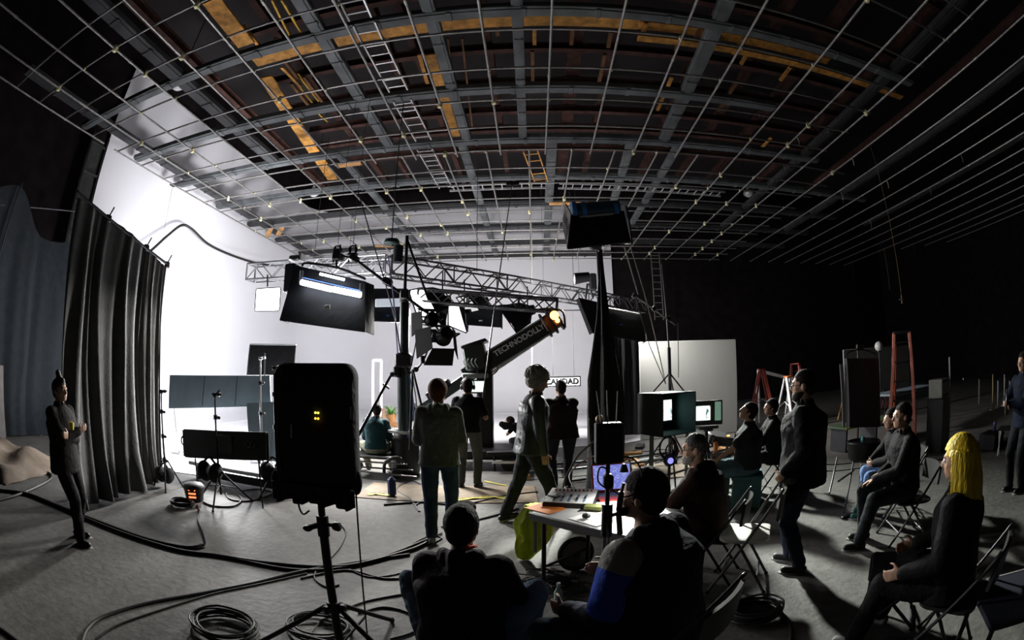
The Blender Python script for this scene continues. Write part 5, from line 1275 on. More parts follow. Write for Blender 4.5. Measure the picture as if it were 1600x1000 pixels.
# dolly track
t = thing('dolly_track', 'straight dolly track of two dark rails behind the mixer table', 'track', (1.6, 8.2, 0))
for y_ in (8.0, 8.6):
    mb = MB(); mb.cyl((-.2, y_ - .2, .12), (4.2, y_ + .9, .12), .025, n=8); mb.build('rail', M('mid_grey_metal', (.12, .14, .14)), t, world=True)
for i in range(7):
    f = i / 6; x_ = -.1 + 4.2 * f; y_ = 8.0 - .2 + 1.1 * f
    mb = MB(); mb.bbox((x_, y_ + .3, .05), (.1, .8, .1), b=.01); mb.build('sleeper', wood if i % 3 == 0 else black_metal, t, world=True)
cable('pale rubber hose lying along the dolly track', [(.5, 7.4, .03), (1.4, 7.7, .03), (2.2, 7.5, .03), (3.0, 8.0, .03), (3.8, 8.3, .03)], .02, M('grey_cable', (.12, .12, .12)))
for i, (px, py, w2) in enumerate([(985, 712, .5), (1010, 722, .4), (972, 722, .35), (1000, 700, .45)]):
    o = MB().bbox((0, 0, .04), (w2, .18, .08), b=.01).build('wooden_block', [wood, MATS['pale_deck'], wood, black_plastic][i]); o.location = G(px, py); o.rotation_euler = (0, 0, .4 * i); tag(o, ['flat bare wood block', 'pale grey block', 'short wooden wedge', 'black block'][i] + ' lying on the floor left of the monitor stand', 'block')
mb = MB(); mb.box((0, 0, .008), (2.2, 1.3, .016)); o = mb.build('floor_plywood', M('plywood', (.22, .17, .115), .7, var=.2)); o.location = G(1045, 735) ; tag(o, 'sheet of brown plywood on the floor under the monitors', 'board')
mb = MB(); mb.box((0, 0, .006), (2.6, 1.0, .012)); o = mb.build('floor_plywood', MATS['plywood']); o.location = G(700, 772) ; o.rotation_euler = (0, 0, .05); tag(o, 'sheet of brown plywood on the floor under the yellow tape', 'board')

# ================================================================ right-hand side: ladders, stands, boxes
orange_m = M('ladder_orange', (.75, .15, .05), .5, var=.15); pink_m = M('ladder_pink', (.8, .27, .2), .5, var=.15)
def stepladder(label, base, H, wd, dep, rz, mats, rungs=6, group=None):
    t = thing('step_ladder', label, 'ladder', base, rz, group)
    for s_ in (-1, 1):
        mb = MB(); p, q = Vector((s_ * wd / 2, -dep / 2, 0.01)), Vector((s_ * wd * .28, -.04, H)); mb.bbox((p + q) / 2, (.07, .09, (q - p).length), frame_to(q - p, (0, 1, 0)), b=.008); mb.build('front_rail', mats[0], t)
        mb = MB(); p, q = Vector((s_ * wd / 2.1, dep / 2, 0.01)), Vector((s_ * wd * .26, .06, H - .03)); mb.bbox((p + q) / 2, (.045, .06, (q - p).length), frame_to(q - p, (0, 1, 0)), b=.008); mb.build('rear_rail', mats[1], t)
        mb = MB(); z = H * .42; mb.cyl((s_ * wd * .4, -dep * .28, z), (s_ * wd * .38, 0, z + .15), .012, n=6); mb.cyl((s_ * wd * .38, 0, z + .15), (s_ * wd * .4, dep * .28, z), .012, n=6); mb.build('spreader', steel, t)
    for i in range(rungs):
        f = (i + .8) / (rungs + .3); w2 = wd * (1 - f * .44)
        mb = MB(); mb.bbox((0, -dep / 2 * (1 - f) - .04 * f, f * H), (w2, .09, .025), b=.005); mb.build('step', dark_metal, t)
    for i in range(3):
        f = (i + 1) / 4; mb = MB(); mb.cyl((-wd * .45 * (1 - f * .42), dep / 2 * (1 - f) + .05 * f, f * H), (wd * .45 * (1 - f * .42), dep / 2 * (1 - f) + .05 * f, f * H), .012, n=6); mb.build('rear_brace', dark_metal, t)
    mb = MB(); mb.bbox((0, 0, H + .01), (wd * .62, .2, .05), b=.015); mb.build('top_cap', mats[2], t)
    return t
lc = Vector((6.85, 6.35, 0)); HL = HV(520, lc)
stepladder('tall orange A-frame ladder standing at the right in front of the pale board', lc, HL, .60, 1.0, -.9, (pink_m, orange_m, black_plastic), 6)
for i, (px, py, h_, lb, m3) in enumerate([(1232, 668, 1.45, 'small white stepladder with an orange top behind the man in the black jacket', (white_paint, alu, M('ladder_cap_orange', (.8, .2, .04), .5))), (1190, 668, 1.7, 'dark red folded stepladder farther left, beyond the seated men', (M('dark_red', (.25, .04, .03), .5), MATS['dark_red'], MATS['dark_red'])),
                                      (1243, 662, 1.8, 'dark red stepladder behind the small white one', (MATS['dark_red'], MATS['dark_red'], MATS['dark_red']))]):
    b_ = G(px, py); stepladder(lb, b_, h_, .5, .8, .3 + i, m3, 4)
b_ = G(1205, 660); t = thing('metal_trestle', 'pale metal trestle slanting between the distant ladders', 'trestle', b_)
mb = MB(); mb.bbox(b_ + Vector((.2, 0, 1.5)), (1.5, .08, .1), euler(0, .25, 0), b=.01); mb.build('top_bar', alu, t, world=True)
for x_, z_ in ((-.5, 1.66), (.8, 1.34)):
    mb = MB(); mb.cyl(b_ + Vector((x_ - .25, -.2, 0)), b_ + Vector((x_, 0, z_)), .035, n=8); mb.build('leg', alu, t, world=True)
    mb = MB(); mb.cyl(b_ + Vector((x_ + .2, .3, 0)), b_ + Vector((x_, 0, z_)), .035, n=8); mb.build('leg', alu, t, world=True)
# hanging panel (grey-black) on stand with bin
hp_ = Vector((6.15, 6.9, 0))
t = thing('acoustic_panel', 'grey-black rectangular padded panel hung on a stand between two wire arms', 'panel', hp_)
a, b_, c_, d_2 = AY(1321, 560, 6.9), AY(1371, 560, 6.9), AY(1373, 667, 6.9), AY(1325, 668, 6.9)
mb = MB(); quad_panel(mb, [a, b_, c_, d_2], .09, .01, 6); mb.build('padding', M('panel_grey', (.045, .043, .047), .85, bump=.3, bscale=18), t, world=True)
mb = MB(); quad_panel(mb, [a + Vector((-.08, .1, -.1)), a + Vector((.02, .1, -.1)), d_2 + Vector((.0, .1, 0)), d_2 + Vector((-.06, .1, 0))], .01); mb.build('pale_backing', M('pale_violet_cloth', (.3, .28, .3), .8), t, world=True)
top = AY(1345, 548, 6.9)
mb = MB(); mb.tube([a + Vector((.05, 0, 0)), a + Vector((.08, 0, .1)), top + Vector((0, 0, .02)), b_ + Vector((-.08, 0, .1)), b_ + Vector((-.04, 0, 0))], .012, n=6, smooth=4); mb.bbox(top + Vector((0, 0, .08)), (.22, .1, .12), b=.03); mb.build('hanger', black_metal, t, world=True)
mb = MB(); mb.cyl((top.x, 7.0, 0.02), (top.x, 7.0, top.z + .1), .02, n=8); mb.build('pole', dark_metal, t, world=True)
bc = G(1333, 712); bc = Vector((5.95, 6.95, 0))
t = thing('black_tub', 'shiny black tub on the floor beneath the hung padded panel', 'tub', bc + Vector((-.1, -.35, 0)))
mb = MB(); mb.lathe([(.26, 0), (.3, .05), (.33, .3), (.35, .32), (.33, .34), (.28, .3)], bc + Vector((-.1, -.45, 0)), n=28); mb.build('body', M('shiny_black', (.012, .012, .013), .25), t, world=True)
mb = MB(); mb.bbox(bc + Vector((.23, -.6, .2)), (.05, .16, .08), b=.02); mb.build('handle', MATS['shiny_black'], t, world=True)
mb = MB(); mb.ball(bc + Vector((-.12, -.45, .36)), (.05, .04, .06)); mb.build('teal_tool', M('teal_tool', (.1, .4, .38), .5), t, world=True)
# globe lamp
gp = G(1378, 660); gp = Vector((AY(1376, 600, 9.5).x, 9.5, 0)); hz = HV(541, gp)
t = thing('globe_lamp', 'round white globe lamp on a thin pole in front of the pale board', 'lamp', gp)
mb = MB(); mb.ball(gp + Vector((-.03, 0, hz)), .13, 20, 14); mb.build('globe', M('globe_white', (.5, .5, .48), .4), t, world=True)
mb = MB(); mb.cyl(gp + Vector((0, 0, 0)), gp + Vector((-.03, 0, hz - .1)), .02, n=8); mb.cyl(gp, gp + Vector((0, 0, .03)), .2, n=18); mb.cyl(gp + Vector((-.03, 0, hz - .16)), gp + Vector((-.03, 0, hz - .1)), .05, n=12); mb.build('pole', black_metal, t, world=True)
# bicycle
bk_ = G(1392, 648); bk_ = Vector((bk_.x, bk_.y - .6, 0)); bk_ = Vector((10.3, 10.3, 0))
t = thing('bicycle', 'dark bicycle parked before the pale board, beside the globe lamp', 'bicycle', bk_, .35)
for s_ in (-1, 1):
    mb = MB(); mb.torus((s_ * .5, 0, .33), .32, .02, euler(PI / 2, 0, 0), 32, 6); mb.build('tyre', rubber, t)
    mb = MB()
    for k in range(12): mb.cyl((s_ * .5, 0, .33), (s_ * .5 + .31 * math.cos(k * PI / 6), 0, .33 + .31 * math.sin(k * PI / 6)), .003, n=4)
    mb.build('spokes', steel, t)
mb = MB(); bb = Vector((-.05, 0, .3)); st_ = Vector((-.2, 0, .78)); hd_ = Vector((.36, 0, .82)); 
for p, q in ((bb, st_), (bb, hd_ - Vector((0, 0, .12))), (st_, hd_), (bb, (-.5, 0, .33)), (st_, (-.5, 0, .33)), (hd_ + Vector((-.02, 0, .1)), (.5, 0, .33))): mb.cyl(p, q, .018, n=8)
mb.build('frame', M('bike_red', (.1, .02, .02), .4), t)
mb = MB(); mb.tube([(.3, -.28, .98), (.36, -.1, .95), (.36, .1, .95), (.3, .28, .98)], .014, n=6, smooth=3); mb.build('handlebar', black_metal, t)
mb = MB(); mb.ball((-.24, 0, .84), (.13, .07, .035)); mb.cyl((-.22, 0, .76), (-.23, 0, .83), .014, n=6); mb.build('saddle', rubber, t)
mb = MB(); mb.torus((-.05, 0, .3), .09, .01, euler(PI / 2, 0, 0), 20, 6); mb.cyl((-.05, .06, .3), (.08, .08, .2), .012, n=6); mb.cyl((-.05, -.06, .3), (-.18, -.08, .4), .012, n=6); mb.build('crank', dark_metal, t)
# white cabinet with box on top
cbx = Vector((7.35, 5.75, 0)); z5 = HV(604, cbx)
t = thing('grey_cabinet', 'narrow pale cabinet with a perforated side, standing right of the orange ladder', 'cabinet', cbx, .3)
z6 = HV(622, cbx)
mb = MB(); mb.bbox((0, 0, z6 / 2 + .03), (.42, .36, z6 - .06), b=.012); mb.build('body', M('cabinet_grey', (.3, .32, .31), .5), t)
mb = MB(); mb.bbox((-.24, -.02, z6 / 2), (.04, .38, z6), b=.006); mb.build('black_side', black_plastic, t)
mb = MB(); mb.bbox((.22, -.19, .85), (.035, .035, 1.6), b=.006); mb.build('upright_bar', M('pale_violet_metal', (.5, .46, .5), .35), t)
t2 = thing('storage_box', 'small pale box standing on top of the narrow grey cabinet', 'box', cbx + Vector((0, 0, z6 + .0)), .3)
mb = MB(); mb.bbox((-.0, 0, .18), (.42, .32, .34), b=.012); mb.build('body', M('box_cream', (.5, .52, .46), .5), t2)
for z_ in (.06, .3):
    mb = MB(); mb.bbox((0, -.165, z_), (.42, .012, .03), b=.003); mb.build('dark_band', dark_metal, t2)
# long table and stuff behind ladder
tt = Vector((8.9, 8.2, 0))
t = thing('work_table', 'long pale-blue table seen through the orange ladder', 'table', tt, .2)
mb = MB(); mb.bbox((0, 0, .95), (2.6, .7, .05), b=.01); mb.bbox((0, -.3, .8), (2.5, .03, .2), b=.01); mb.build('tabletop', M('blue_grey_top', (.18, .22, .26), .5), t)
for x_ in (-1.2, 1.2):
    for y_ in (-.3, .3):
        mb = MB(); mb.cyl((x_, y_, 0), (x_, y_, .93), .025, n=8); mb.build('leg', dark_metal, t)
t = thing('low_table', 'low green table with a yellow edge behind the seated men', 'table', Vector((7.0, 7.6, 0)), .1)
mb = MB(); mb.bbox((0, 0, .48), (2.2, .6, .04), b=.01); mb.build('tabletop', M('dark_green_top', (.06, .10, .05), .6), t)
mb = MB(); mb.bbox((0, -.31, .48), (2.2, .02, .035), b=.004); mb.build('yellow_edge', M('yellow_edge', (.5, .45, .1), .6), t)
for x_ in (-1.0, 0, 1.0):
    mb = MB(); mb.bbox((x_, 0, .23), (.05, .5, .45), b=.008); mb.build('leg', dark_metal, t)
# far right standing poles, table, can, stool
GP = 'thin pale poles standing far right'
for px in (1559, 1569, 1577, 1551):
    b_ = AY(px, 625, 7.5); b_.z = 0; mb = MB(); mb.cyl(b_, b_ + Vector((0, 0, HV(585 + (px % 3) * 5, b_))), .022, n=8); mb.cyl(b_, b_ + Vector((0, 0, .02)), .12, n=12)
    tag(mb.build('standing_pole', alu if px != 1551 else M('tan_pole', (.3, .22, .12), .5)), 'thin upright metal pole in the dark at the far right edge', 'pole', GP)
b_ = G(1568, 712); t = thing('folding_stool', 'small stool with crossed white legs at the far right', 'stool', b_, .3)
for s_ in (-1, 1):
    for y_ in (-.12, .12):
        mb = MB(); mb.cyl((-s_ * .06, y_, 0.01), (s_ * .09, y_, .42), .014, n=8); mb.build('leg', white_paint, t)
mb = MB(); mb.cyl((-.07, -.12, .2), (.07, -.12, .2), .012, n=6); mb.build('cross_bar', white_paint, t)
mb = MB(); mb.bbox((0, 0, .44), (.3, .3, .04), b=.01); mb.build('seat', black_cloth, t)
b_ = G(1548, 700); t = thing('dark_crate', 'dark crate standing in front of the far right poles', 'crate', b_, .1)
hcr = HV(675, b_ + Vector((0, -.0, 0)))
mb = MB(); mb.bbox((0, 0, hcr / 2), (.5, .4, hcr), b=.015); mb.build('body', M('crate_dark', (.03, .032, .034), .7), t); mb = MB(); mb.bbox((0, -.205, hcr - .06), (.5, .02, .04), b=.005); mb.build('rim', dark_metal, t)
t = thing('drink_can', 'violet-blue drink can standing on the dark crate at the far right', 'can', b_ + Vector((.1, 0, hcr)))
mb = MB(); mb.lathe([(.026, 0), (.033, .01), (.033, .15), (.026, .165)], (0, 0, 0), n=18); mb.build('body', M('can_blue', (.16, .14, .45), .3, .5), t); mb = MB(); mb.cyl((0, 0, .165), (0, 0, .168), .025, n=16); mb.build('lid', alu, t)
mb = MB(); p, q = AY(1520, 588, 9), AY(1548, 590, 9); mb.cyl(AY(1505, 592, 9), AY(1555, 589, 9), .03, n=8)
p = AY(1530, 590, 9); mb.cyl((p.x, 9, 0), (p.x, 9, p.z), .03, n=8)
tag(mb.build('dim_rack', M('dim_steel', (.2, .18, .17))), 'dim metal rack bar in the dark right background', 'rack')
# folded chair stack on the floor between the seated groups
fs = G(1345, 800)
t = thing('folded_trolley', 'thin dark metal frame trolley standing between the standing man and the seated men', 'trolley', fs)
for (a, b_) in (((1308, 715), (1296, 770)), ((1333, 722), (1318, 806)), ((1346, 724), (1336, 806)), ((1334, 735), (1310, 752))):
    pa, pb_ = AY(*a, 4.6), AY(*b_, 4.2); mb = MB(); mb.cyl(pa, Vector((pb_.x, pb_.y, max(pb_.z, .02))), .013, n=8); mb.build('frame_bar', dark_metal, t, world=True)
mb = MB(); p, q = G(1312, 805), G(1352, 808); mb.bbox((p + q) / 2 + Vector((0, 0, .02)), ((q - p).length, .05, .03), b=.005); mb.build('foot', black_metal, t, world=True)
for i in range(2):
    cable('dark cable slung between the stands behind the seated man, %s' % ('upper', 'lower')[i], [AY(1262, 718 + i * 12, 5.2), AY(1300, 726 + i * 10, 5.0), AY(1365, 718 + i * 10, 5.0), AY(1400, 712 + i * 10, 5.0)], .008, rubber)
# brown cross toy hanging
p = AY(1409, 468, 9); mb = MB(); mb.bbox(p, (.22, .02, .035), b=.004); mb.bbox(p, (.035, .02, .22), b=.004); mb.cyl(p, (p.x, 9, GZ), .004, n=6)
tag(mb.build('hanging_cross', M('tan_pole', (.3, .22, .12))), 'small tan cross of two sticks hanging on a thread in the dark', 'cross')

# ================================================================ folding chairs
def folding_chair(label, base, rz, seat_m, back_m, leg_m, group=None):
    t = thing('folding_chair', label, 'chair', base, rz, group)            # faces +y
    mb = MB(); rings = []
    for z, k in ((.435, -.01), (.445, 0), (.462, 0), (.468, -.01)):
        rings.append([Vector((x, y - .0, z + .012 * (y / .2) ** 2)) for x, y in rrect(.42 + 2 * k, .40 + 2 * k, .07)])
    mb.loft(rings); mb.build('seat', seat_m, t)
    mb = MB(); grid = []
    for i in range(9):
        grid.append([(-.20 + .4 * j / 10, -.245 - .03 * math.cos((j / 10 - .5) * PI) - .02 * i / 8, .62 + .21 * i / 8 + (.012 * math.sin(j / 10 * PI) if i == 8 else 0)) for j in range(11)])
    mb.sheet(grid, .022); mb.build('backrest', back_m, t)
    for s_ in (-1, 1):
        mb = MB(); mb.tube([(s_ * .215, .24, .012), (s_ * .215, 0, .42), (s_ * .215, -.24, .82), (s_ * .19, -.265, .86)], .0125, n=8, smooth=4); mb.build('front_leg', leg_m, t)
        mb = MB(); mb.tube([(s_ * .19, -.22, .012), (s_ * .19, .02, .40), (s_ * .19, .06, .44)], .0125, n=8, smooth=3); mb.build('rear_leg', leg_m, t)
        MB().ball((s_ * .215, .24, .015), .018, 8, 6).build('foot_cap', rubber, t); MB().ball((s_ * .19, -.22, .015), .018, 8, 6).build('foot_cap', rubber, t)
    mb = MB(); mb.cyl((-.215, .15, .15), (.215, .15, .15), .01, n=6); mb.build('front_crossbar', leg_m, t)
    mb = MB(); mb.cyl((-.19, -.14, .14), (.19, -.14, .14), .01, n=6); mb.build('rear_crossbar', leg_m, t)
    return t
grey_leg = M('chair_leg_grey', (.13, .14, .13), .4, .6)
chair_white = M('chair_plastic_white', (.8, .8, .74), .5, var=.03); chair_black = M('chair_plastic_black', (.018, .018, .018), .5); brown_back = M('chair_back_brown', (.10, .085, .075), .6)

# ================================================================ people
skin_a = M('skin', (.42, .25, .17), .55, var=.08); skin_b = M('skin_tan', (.33, .18, .12), .55, var=.08)
def remesh(mb, voxel, mat, name, parent, smooth=6, fold=0.0, fscale=9.0, seed=0):
    me = bpy.data.meshes.new('t'); me.from_pydata([tuple(v) for v in mb.v], [], mb.f)
    bm = bmesh.new(); bm.from_mesh(me); bmesh.ops.recalc_face_normals(bm, faces=bm.faces); bm.to_mesh(me); bm.free()
    o = bpy.data.objects.new('t', me); COL.objects.link(o)
    r = o.modifiers.new('r', 'REMESH'); r.mode = 'VOXEL'; r.voxel_size = voxel
    s = o.modifiers.new('s', 'SMOOTH'); s.factor = .5; s.iterations = smooth
    dg = bpy.context.evaluated_depsgraph_get(); m2 = bpy.data.meshes.new_from_object(o.evaluated_get(dg)); m2.name = name
    bpy.data.objects.remove(o)
    n = len(m2.vertices)
    if fold:
        co = np.empty(n * 3); m2.vertices.foreach_get('co', co); co = co.reshape(-1, 3)
        no = np.empty(n * 3); m2.vertices.foreach_get('normal', no); no = no.reshape(-1, 3)
        q = co * fscale; w = np.zeros(n)
        rs = np.random.RandomState(seed)
        for k in range(6):
            d = rs.normal(size=3); d /= np.linalg.norm(d); f = rs.uniform(.8, 2.4); ph = rs.uniform(0, 6)
            d2 = rs.normal(size=3); w += np.sin(q @ d * f * 2 + ph + 1.6 * np.sin(q @ d2 * .5 + ph)) / 6
        co += no * (fold * (1 - 2 * np.abs(w)))[:, None]
        m2.vertices.foreach_set('co', co.ravel())
    m2.polygons.foreach_set('use_smooth', [True] * len(m2.polygons))
    m2.materials.clear(); m2.materials.append(mat)
    o = bpy.data.objects.new(name, m2); COL.objects.link(o); o.parent = parent
    return o

def cap(mb, a, b, ra, rb, n=14):               # tapered limb with rounded ends
    a, b = Vector(a), Vector(b); d = (b - a); L = d.length; q = frame_to(d) if L > 1e-5 else Matrix.Identity(3); prof = []
    for k in range(5): t = (k / 4) * PI / 2; prof.append((ra * math.sin(t) + 1e-4, -ra * math.cos(t)))
    for k in range(5): t = (k / 4) * PI / 2; prof.append((rb * math.cos(t) + 1e-4, L + rb * math.sin(t)))
    mb.lathe(prof, a, q, n)

def eloft(mb, secs, n=24):                     # sections (centre, x-axis, y-axis, half width, half depth)
    mb.loft([[Vector(c) + Vector(X) * (a * math.cos(t)) + Vector(Y) * (b_ * (abs(math.sin(t)) ** .9) * (1 if math.sin(t) > 0 else -1)) for t in [2 * PI * i / n for i in range(n)]] for c, X, Y, a, b_ in secs])

def ik(a, b, l1, l2, pole):
    a, b = Vector(a), Vector(b); d = b - a; L = min(max(d.length, .05), (l1 + l2) * .998); dn = d.normalized()
    b = a + dn * L
    x = (l1 * l1 - l2 * l2 + L * L) / (2 * L); h = math.sqrt(max(l1 * l1 - x * x, 0)); p = Vector(pole); p = (p - dn * p.dot(dn)).normalized()
    return a + dn * x + p * h, b

def hand(mb, wrist, direc, palm_n, s=1.0, curl=.5, side=1):
    wrist = Vector(wrist); d = Vector(direc).normalized(); pn = Vector(palm_n); pn = (pn - d * pn.dot(d)).normalized(); sd = d.cross(pn) * side   # sd points to the thumb side
    c = wrist + d * .045 * s
    q = Matrix((sd, pn, d)).transposed()
    mb.bbox(c, (.078 * s, .028 * s, .09 * s), q, b=.012)
    for k, L in enumerate((.072, .080, .074, .058)):
        p = wrist + d * .086 * s + sd * (.030 - .0205 * k) * s; a = curl; dd = d
        for j, f in enumerate((.5, .3, .22)):
            a2 = a * (.6 + .5 * j); v = (d * math.cos(a2 * (j + 1) * .75) + pn * math.sin(a2 * (j + 1) * .75)); pe = p + v * L * f * s
            cap(mb, p, pe, (.0088 - .001 * j) * s, (.0082 - .001 * j) * s, 8); p = pe
    p = wrist + d * .03 * s + sd * .036 * s; v = (d * .65 + sd * .75 + pn * .25).normalized(); pe = p + v * .036 * s; cap(mb, p, pe, .012 * s, .010 * s, 8)
    v2 = (d + sd * .25 + pn * .5 * (curl + .3)).normalized(); cap(mb, pe, pe + v2 * .032 * s, .010 * s, .008 * s, 8)

def straight(m):                                # strands run downwards: noise stretched along z
    nt = m.node_tree; tc = [n for n in nt.nodes if n.type == 'TEX_COORD'][0]; mp = nt.nodes.new('ShaderNodeMapping'); mp.inputs['Scale'].default_value = (1, 1, .06)
    nt.links.new(tc.outputs['Object'], mp.inputs['Vector'])
    for n in nt.nodes:
        if n.type == 'TEX_NOISE': nt.links.new(mp.outputs['Vector'], n.inputs['Vector'])
    return m

def person(label, loc, rz, H=1.75, pelvis=None, lean=0.0, side=0.0, twist=0.0, head=(0, 0), bulk=1.0, feet=None, knees=None, hands=None, elbows=None, palms=None, curl=.5,
           skin=skin_a, top=None, bottom=None, shoe=None, hair=None, hair_style='short', sleeve='long', shorts=False, hood=False, long_top=0.0, vox=.009, topname='jacket', beard=None, glasses=False, lay=None, fold=.006):
    s = H / 1.75; t = thing('person', label, 'person', loc, rz)
    P = Vector(pelvis or (0, 0, .93 * s))
    up = Vector((math.sin(side), math.sin(lean), 1)); up = Vector((math.sin(side), math.sin(lean) * math.cos(side), math.cos(lean) * math.cos(side))).normalized()
    X0 = Vector((1, 0, 0)); 
    def ax(tw, u):
        x = Vector((math.cos(tw), math.sin(tw), 0)); x = (x - u * x.dot(u)).normalized(); return x, u.cross(x)
    Xp, Yp = ax(0, up.lerp(Vector((0, 0, 1)), .6).normalized()); Xc, Yc = ax(twist, up)
    low = up.lerp(Vector((0, 0, 1)), .45).normalized()
    W = P + low * .14 * s; C = W + up * .19 * s; N = C + up * .17 * s; 
    neckdir = (up + Vector((0, .15, .5)) * .6).normalized(); NB = N + neckdir * .035 * s; HC = NB + neckdir * .135 * s + Yc * .01
    hy, hp = head; hx = Vector((math.cos(twist + hy), math.sin(twist + hy), 0)); hf = Vector((-math.sin(twist + hy) * math.cos(hp), math.cos(twist + hy) * math.cos(hp), math.sin(hp))); hu = hx.cross(hf); q = Matrix((hx, hf, hu)).transposed()
    B = bulk
    torso = [(P - low * .11 * s, Xp, Yp, .12 * s * B, .09 * s * B), (P - low * .03 * s, Xp, Yp, .172 * s * B, .12 * s * B), (P + low * .05 * s, Xp, Yp, .165 * s * B, .118 * s * B), (W, Xp, Yp, .148 * s * B, .108 * s * B), (W + up * .1 * s, Xc, Yc, .16 * s * B, .112 * s * B),
             (C, Xc, Yc, .178 * s * B, .12 * s * B), (C + up * .08 * s, Xc, Yc, .185 * s, .115 * s * B), (N - up * .03 * s, Xc, Yc, .15 * s, .09 * s), (N + up * .02 * s, Xc, Yc, .075 * s, .065 * s), (NB + neckdir * .02 * s, Xc, Yc, .055 * s, .06 * s)]
    body = MB(); eloft(body, torso)
    cap(body, NB - neckdir * .02 * s, NB + neckdir * .08 * s, .06 * s, .056 * s)
    # head
    def hq(x, y, z): return HC + q @ Vector((x * s, y * s, z * s))
    body.ball(hq(0, -.012, .022), (.076 * s, .097 * s, .098 * s), 20, 14, q)
    eloft(body, [(hq(0, .052, -.105), q.col[0], q.col[1], .026 * s, .026 * s), (hq(0, .03, -.088), q.col[0], q.col[1], .052 * s, .058 * s), (hq(0, .018, -.05), q.col[0], q.col[1], .064 * s, .074 * s), (hq(0, .014, 0), q.col[0], q.col[1], .069 * s, .08 * s), (hq(0, 0, .05), q.col[0], q.col[1], .07 * s, .08 * s)], 20)
    cap(body, hq(0, .088, .018), hq(0, .108, -.022), .009 * s, .015 * s, 8)                                 # nose
    cap(body, hq(-.03, .086, .028), hq(.03, .086, .028), .010 * s, .010 * s, 8)                            # brow
    cap(body, hq(-.018, .088, -.052), hq(.018, .088, -.052), .0075 * s, .0075 * s, 8); cap(body, hq(-.016, .086, -.063), hq(.016, .086, -.063), .008 * s, .008 * s, 8)
    for e in (-1, 1):
        body.ball(hq(e * .078, -.01, -.008), (.012 * s, .02 * s, .033 * s), 10, 8, q)
        body.ball(hq(e * .045, .06, -.025), (.02 * s, .02 * s, .022 * s), 10, 8, q)
    # arms
    la_, lf_ = .285 * s, .255 * s
    hands = hands or ((-.24, .06, .80 * s), (.24, .06, .80 * s)); elbows = elbows or ((-.5, -1, 0), (.5, -1, 0)); arms = []
    for e, k in ((-1, 0), (1, 1)):
        sh = C + up * .115 * s + Xc * e * .165 * s * (B * .5 + .5); el, wr = ik(sh, hands[k], la_, lf_, elbows[k])
        cap(body, C + up * .1 * s + Xc * e * .1 * s, sh, .06 * s, .062 * s); cap(body, sh, el, .052 * s, .041 * s); cap(body, el, wr, .040 * s, .027 * s)
        d = (wr - el).normalized(); pn = Vector(palms[k]) if palms else Vector((-e, 0, 0)) ; hand(body, wr, d, pn, s, curl, side=1 if d.cross(pn).dot(Vector((0, 1, .3))) > 0 else -1); arms.append((sh, el, wr))
    # legs
    lt, ls = .43 * s, .42 * s
    feet = feet or ((-.11, 0, .085), (.11, .03, .085)); knees = knees or ((-.1, 1, 0), (.1, 1, 0)); legs = []
    for e, k in ((-1, 0), (1, 1)):
        hp_2 = P + Xp * e * .092 * s * B - low * .03 * s; f = Vector(feet[k][:3]); kn, an_ = ik(hp_2, f, lt, ls, knees[k])
        fy = feet[k][3] if len(feet[k]) > 3 else 0.0
        cap(body, hp_2, kn, .083 * s * (B * .5 + .5), .056 * s); cap(body, kn, kn.lerp(an_, .35), .055 * s, .054 * s); cap(body, kn.lerp(an_, .3), an_, .054 * s, .036 * s)
        fd = Vector((math.sin(fy), math.cos(fy), 0)); fpitch = feet[k][4] if len(feet[k]) > 4 else 0.0; fd2 = (fd * math.cos(fpitch) - Vector((0, 0, math.sin(fpitch)))); legs.append((hp_2, kn, an_, fd2, fd))
        cap(body, an_ + fd2 * -.03 + Vector((0, 0, -.045)), an_ + fd2 * .13 * s + Vector((0, 0, -.055)), .034 * s, .028 * s)
    bo = remesh(body, vox, skin, 'body', t, 3)
    # eyes
    for e in (-1, 1):
        mb = MB(); mb.ball(hq(e * .031, .0835, .006), .0115 * s, 10, 8); mb.build('eye', M('eye_white', (.6, .58, .55), .3), bo)
        mb = MB(); mb.ball(hq(e * .031, .092, .006), .0055 * s, 8, 6); mb.build('iris', M('iris_dark', (.03, .02, .015), .2), bo)
    # trousers
    if bottom:
        g = MB(); o_ = .014
        eloft(g, [(c, X, Y, a + o_, b_ + o_) for c, X, Y, a, b_ in torso[:4]])
        for (h_, kn, an_, fd2, fd) in legs:
            cap(g, h_, kn, .083 * s * (B * .5 + .5) + o_ + .006, .056 * s + o_ + .006)
            if shorts: continue
            cap(g, kn, kn.lerp(an_, .5), .06 * s + o_, .054 * s + o_ + .002); cap(g, kn.lerp(an_, .4), an_ + (an_ - kn).normalized() * -.01, .056 * s + o_, .048 * s + o_)
        remesh(g, vox * 1.15, bottom, 'shorts' if shorts else 'trousers', t, 4, fold, 11, len(label))
    # top garment
    if top:
        g = MB(); o_ = .022
        secs = [(c, X, Y, a + o_, b_ + o_) for c, X, Y, a, b_ in torso[1:9]]
        if long_top: secs.insert(0, (P - low * (.05 + long_top), Xp, Yp, .185 * s * B + o_, .13 * s * B + o_))
        secs[-1] = (torso[8][0], Xc, Yc, .07 * s + .012, .062 * s + .012)
        eloft(g, secs)
        for e, (sh, el, wr) in zip((-1, 1), arms):
            cap(g, C + up * .1 * s + Xc * e * .1 * s, sh, .06 * s + o_ * .7, .062 * s + o_ * .7)
            if sleeve == 'short': cap(g, sh, sh.lerp(el, .72), .056 * s + o_, .052 * s + o_)
            else:
                cap(g, sh, el, .054 * s + o_, .045 * s + o_); cap(g, el, wr.lerp(el, .06), .045 * s + o_, .034 * s + o_ * .6)
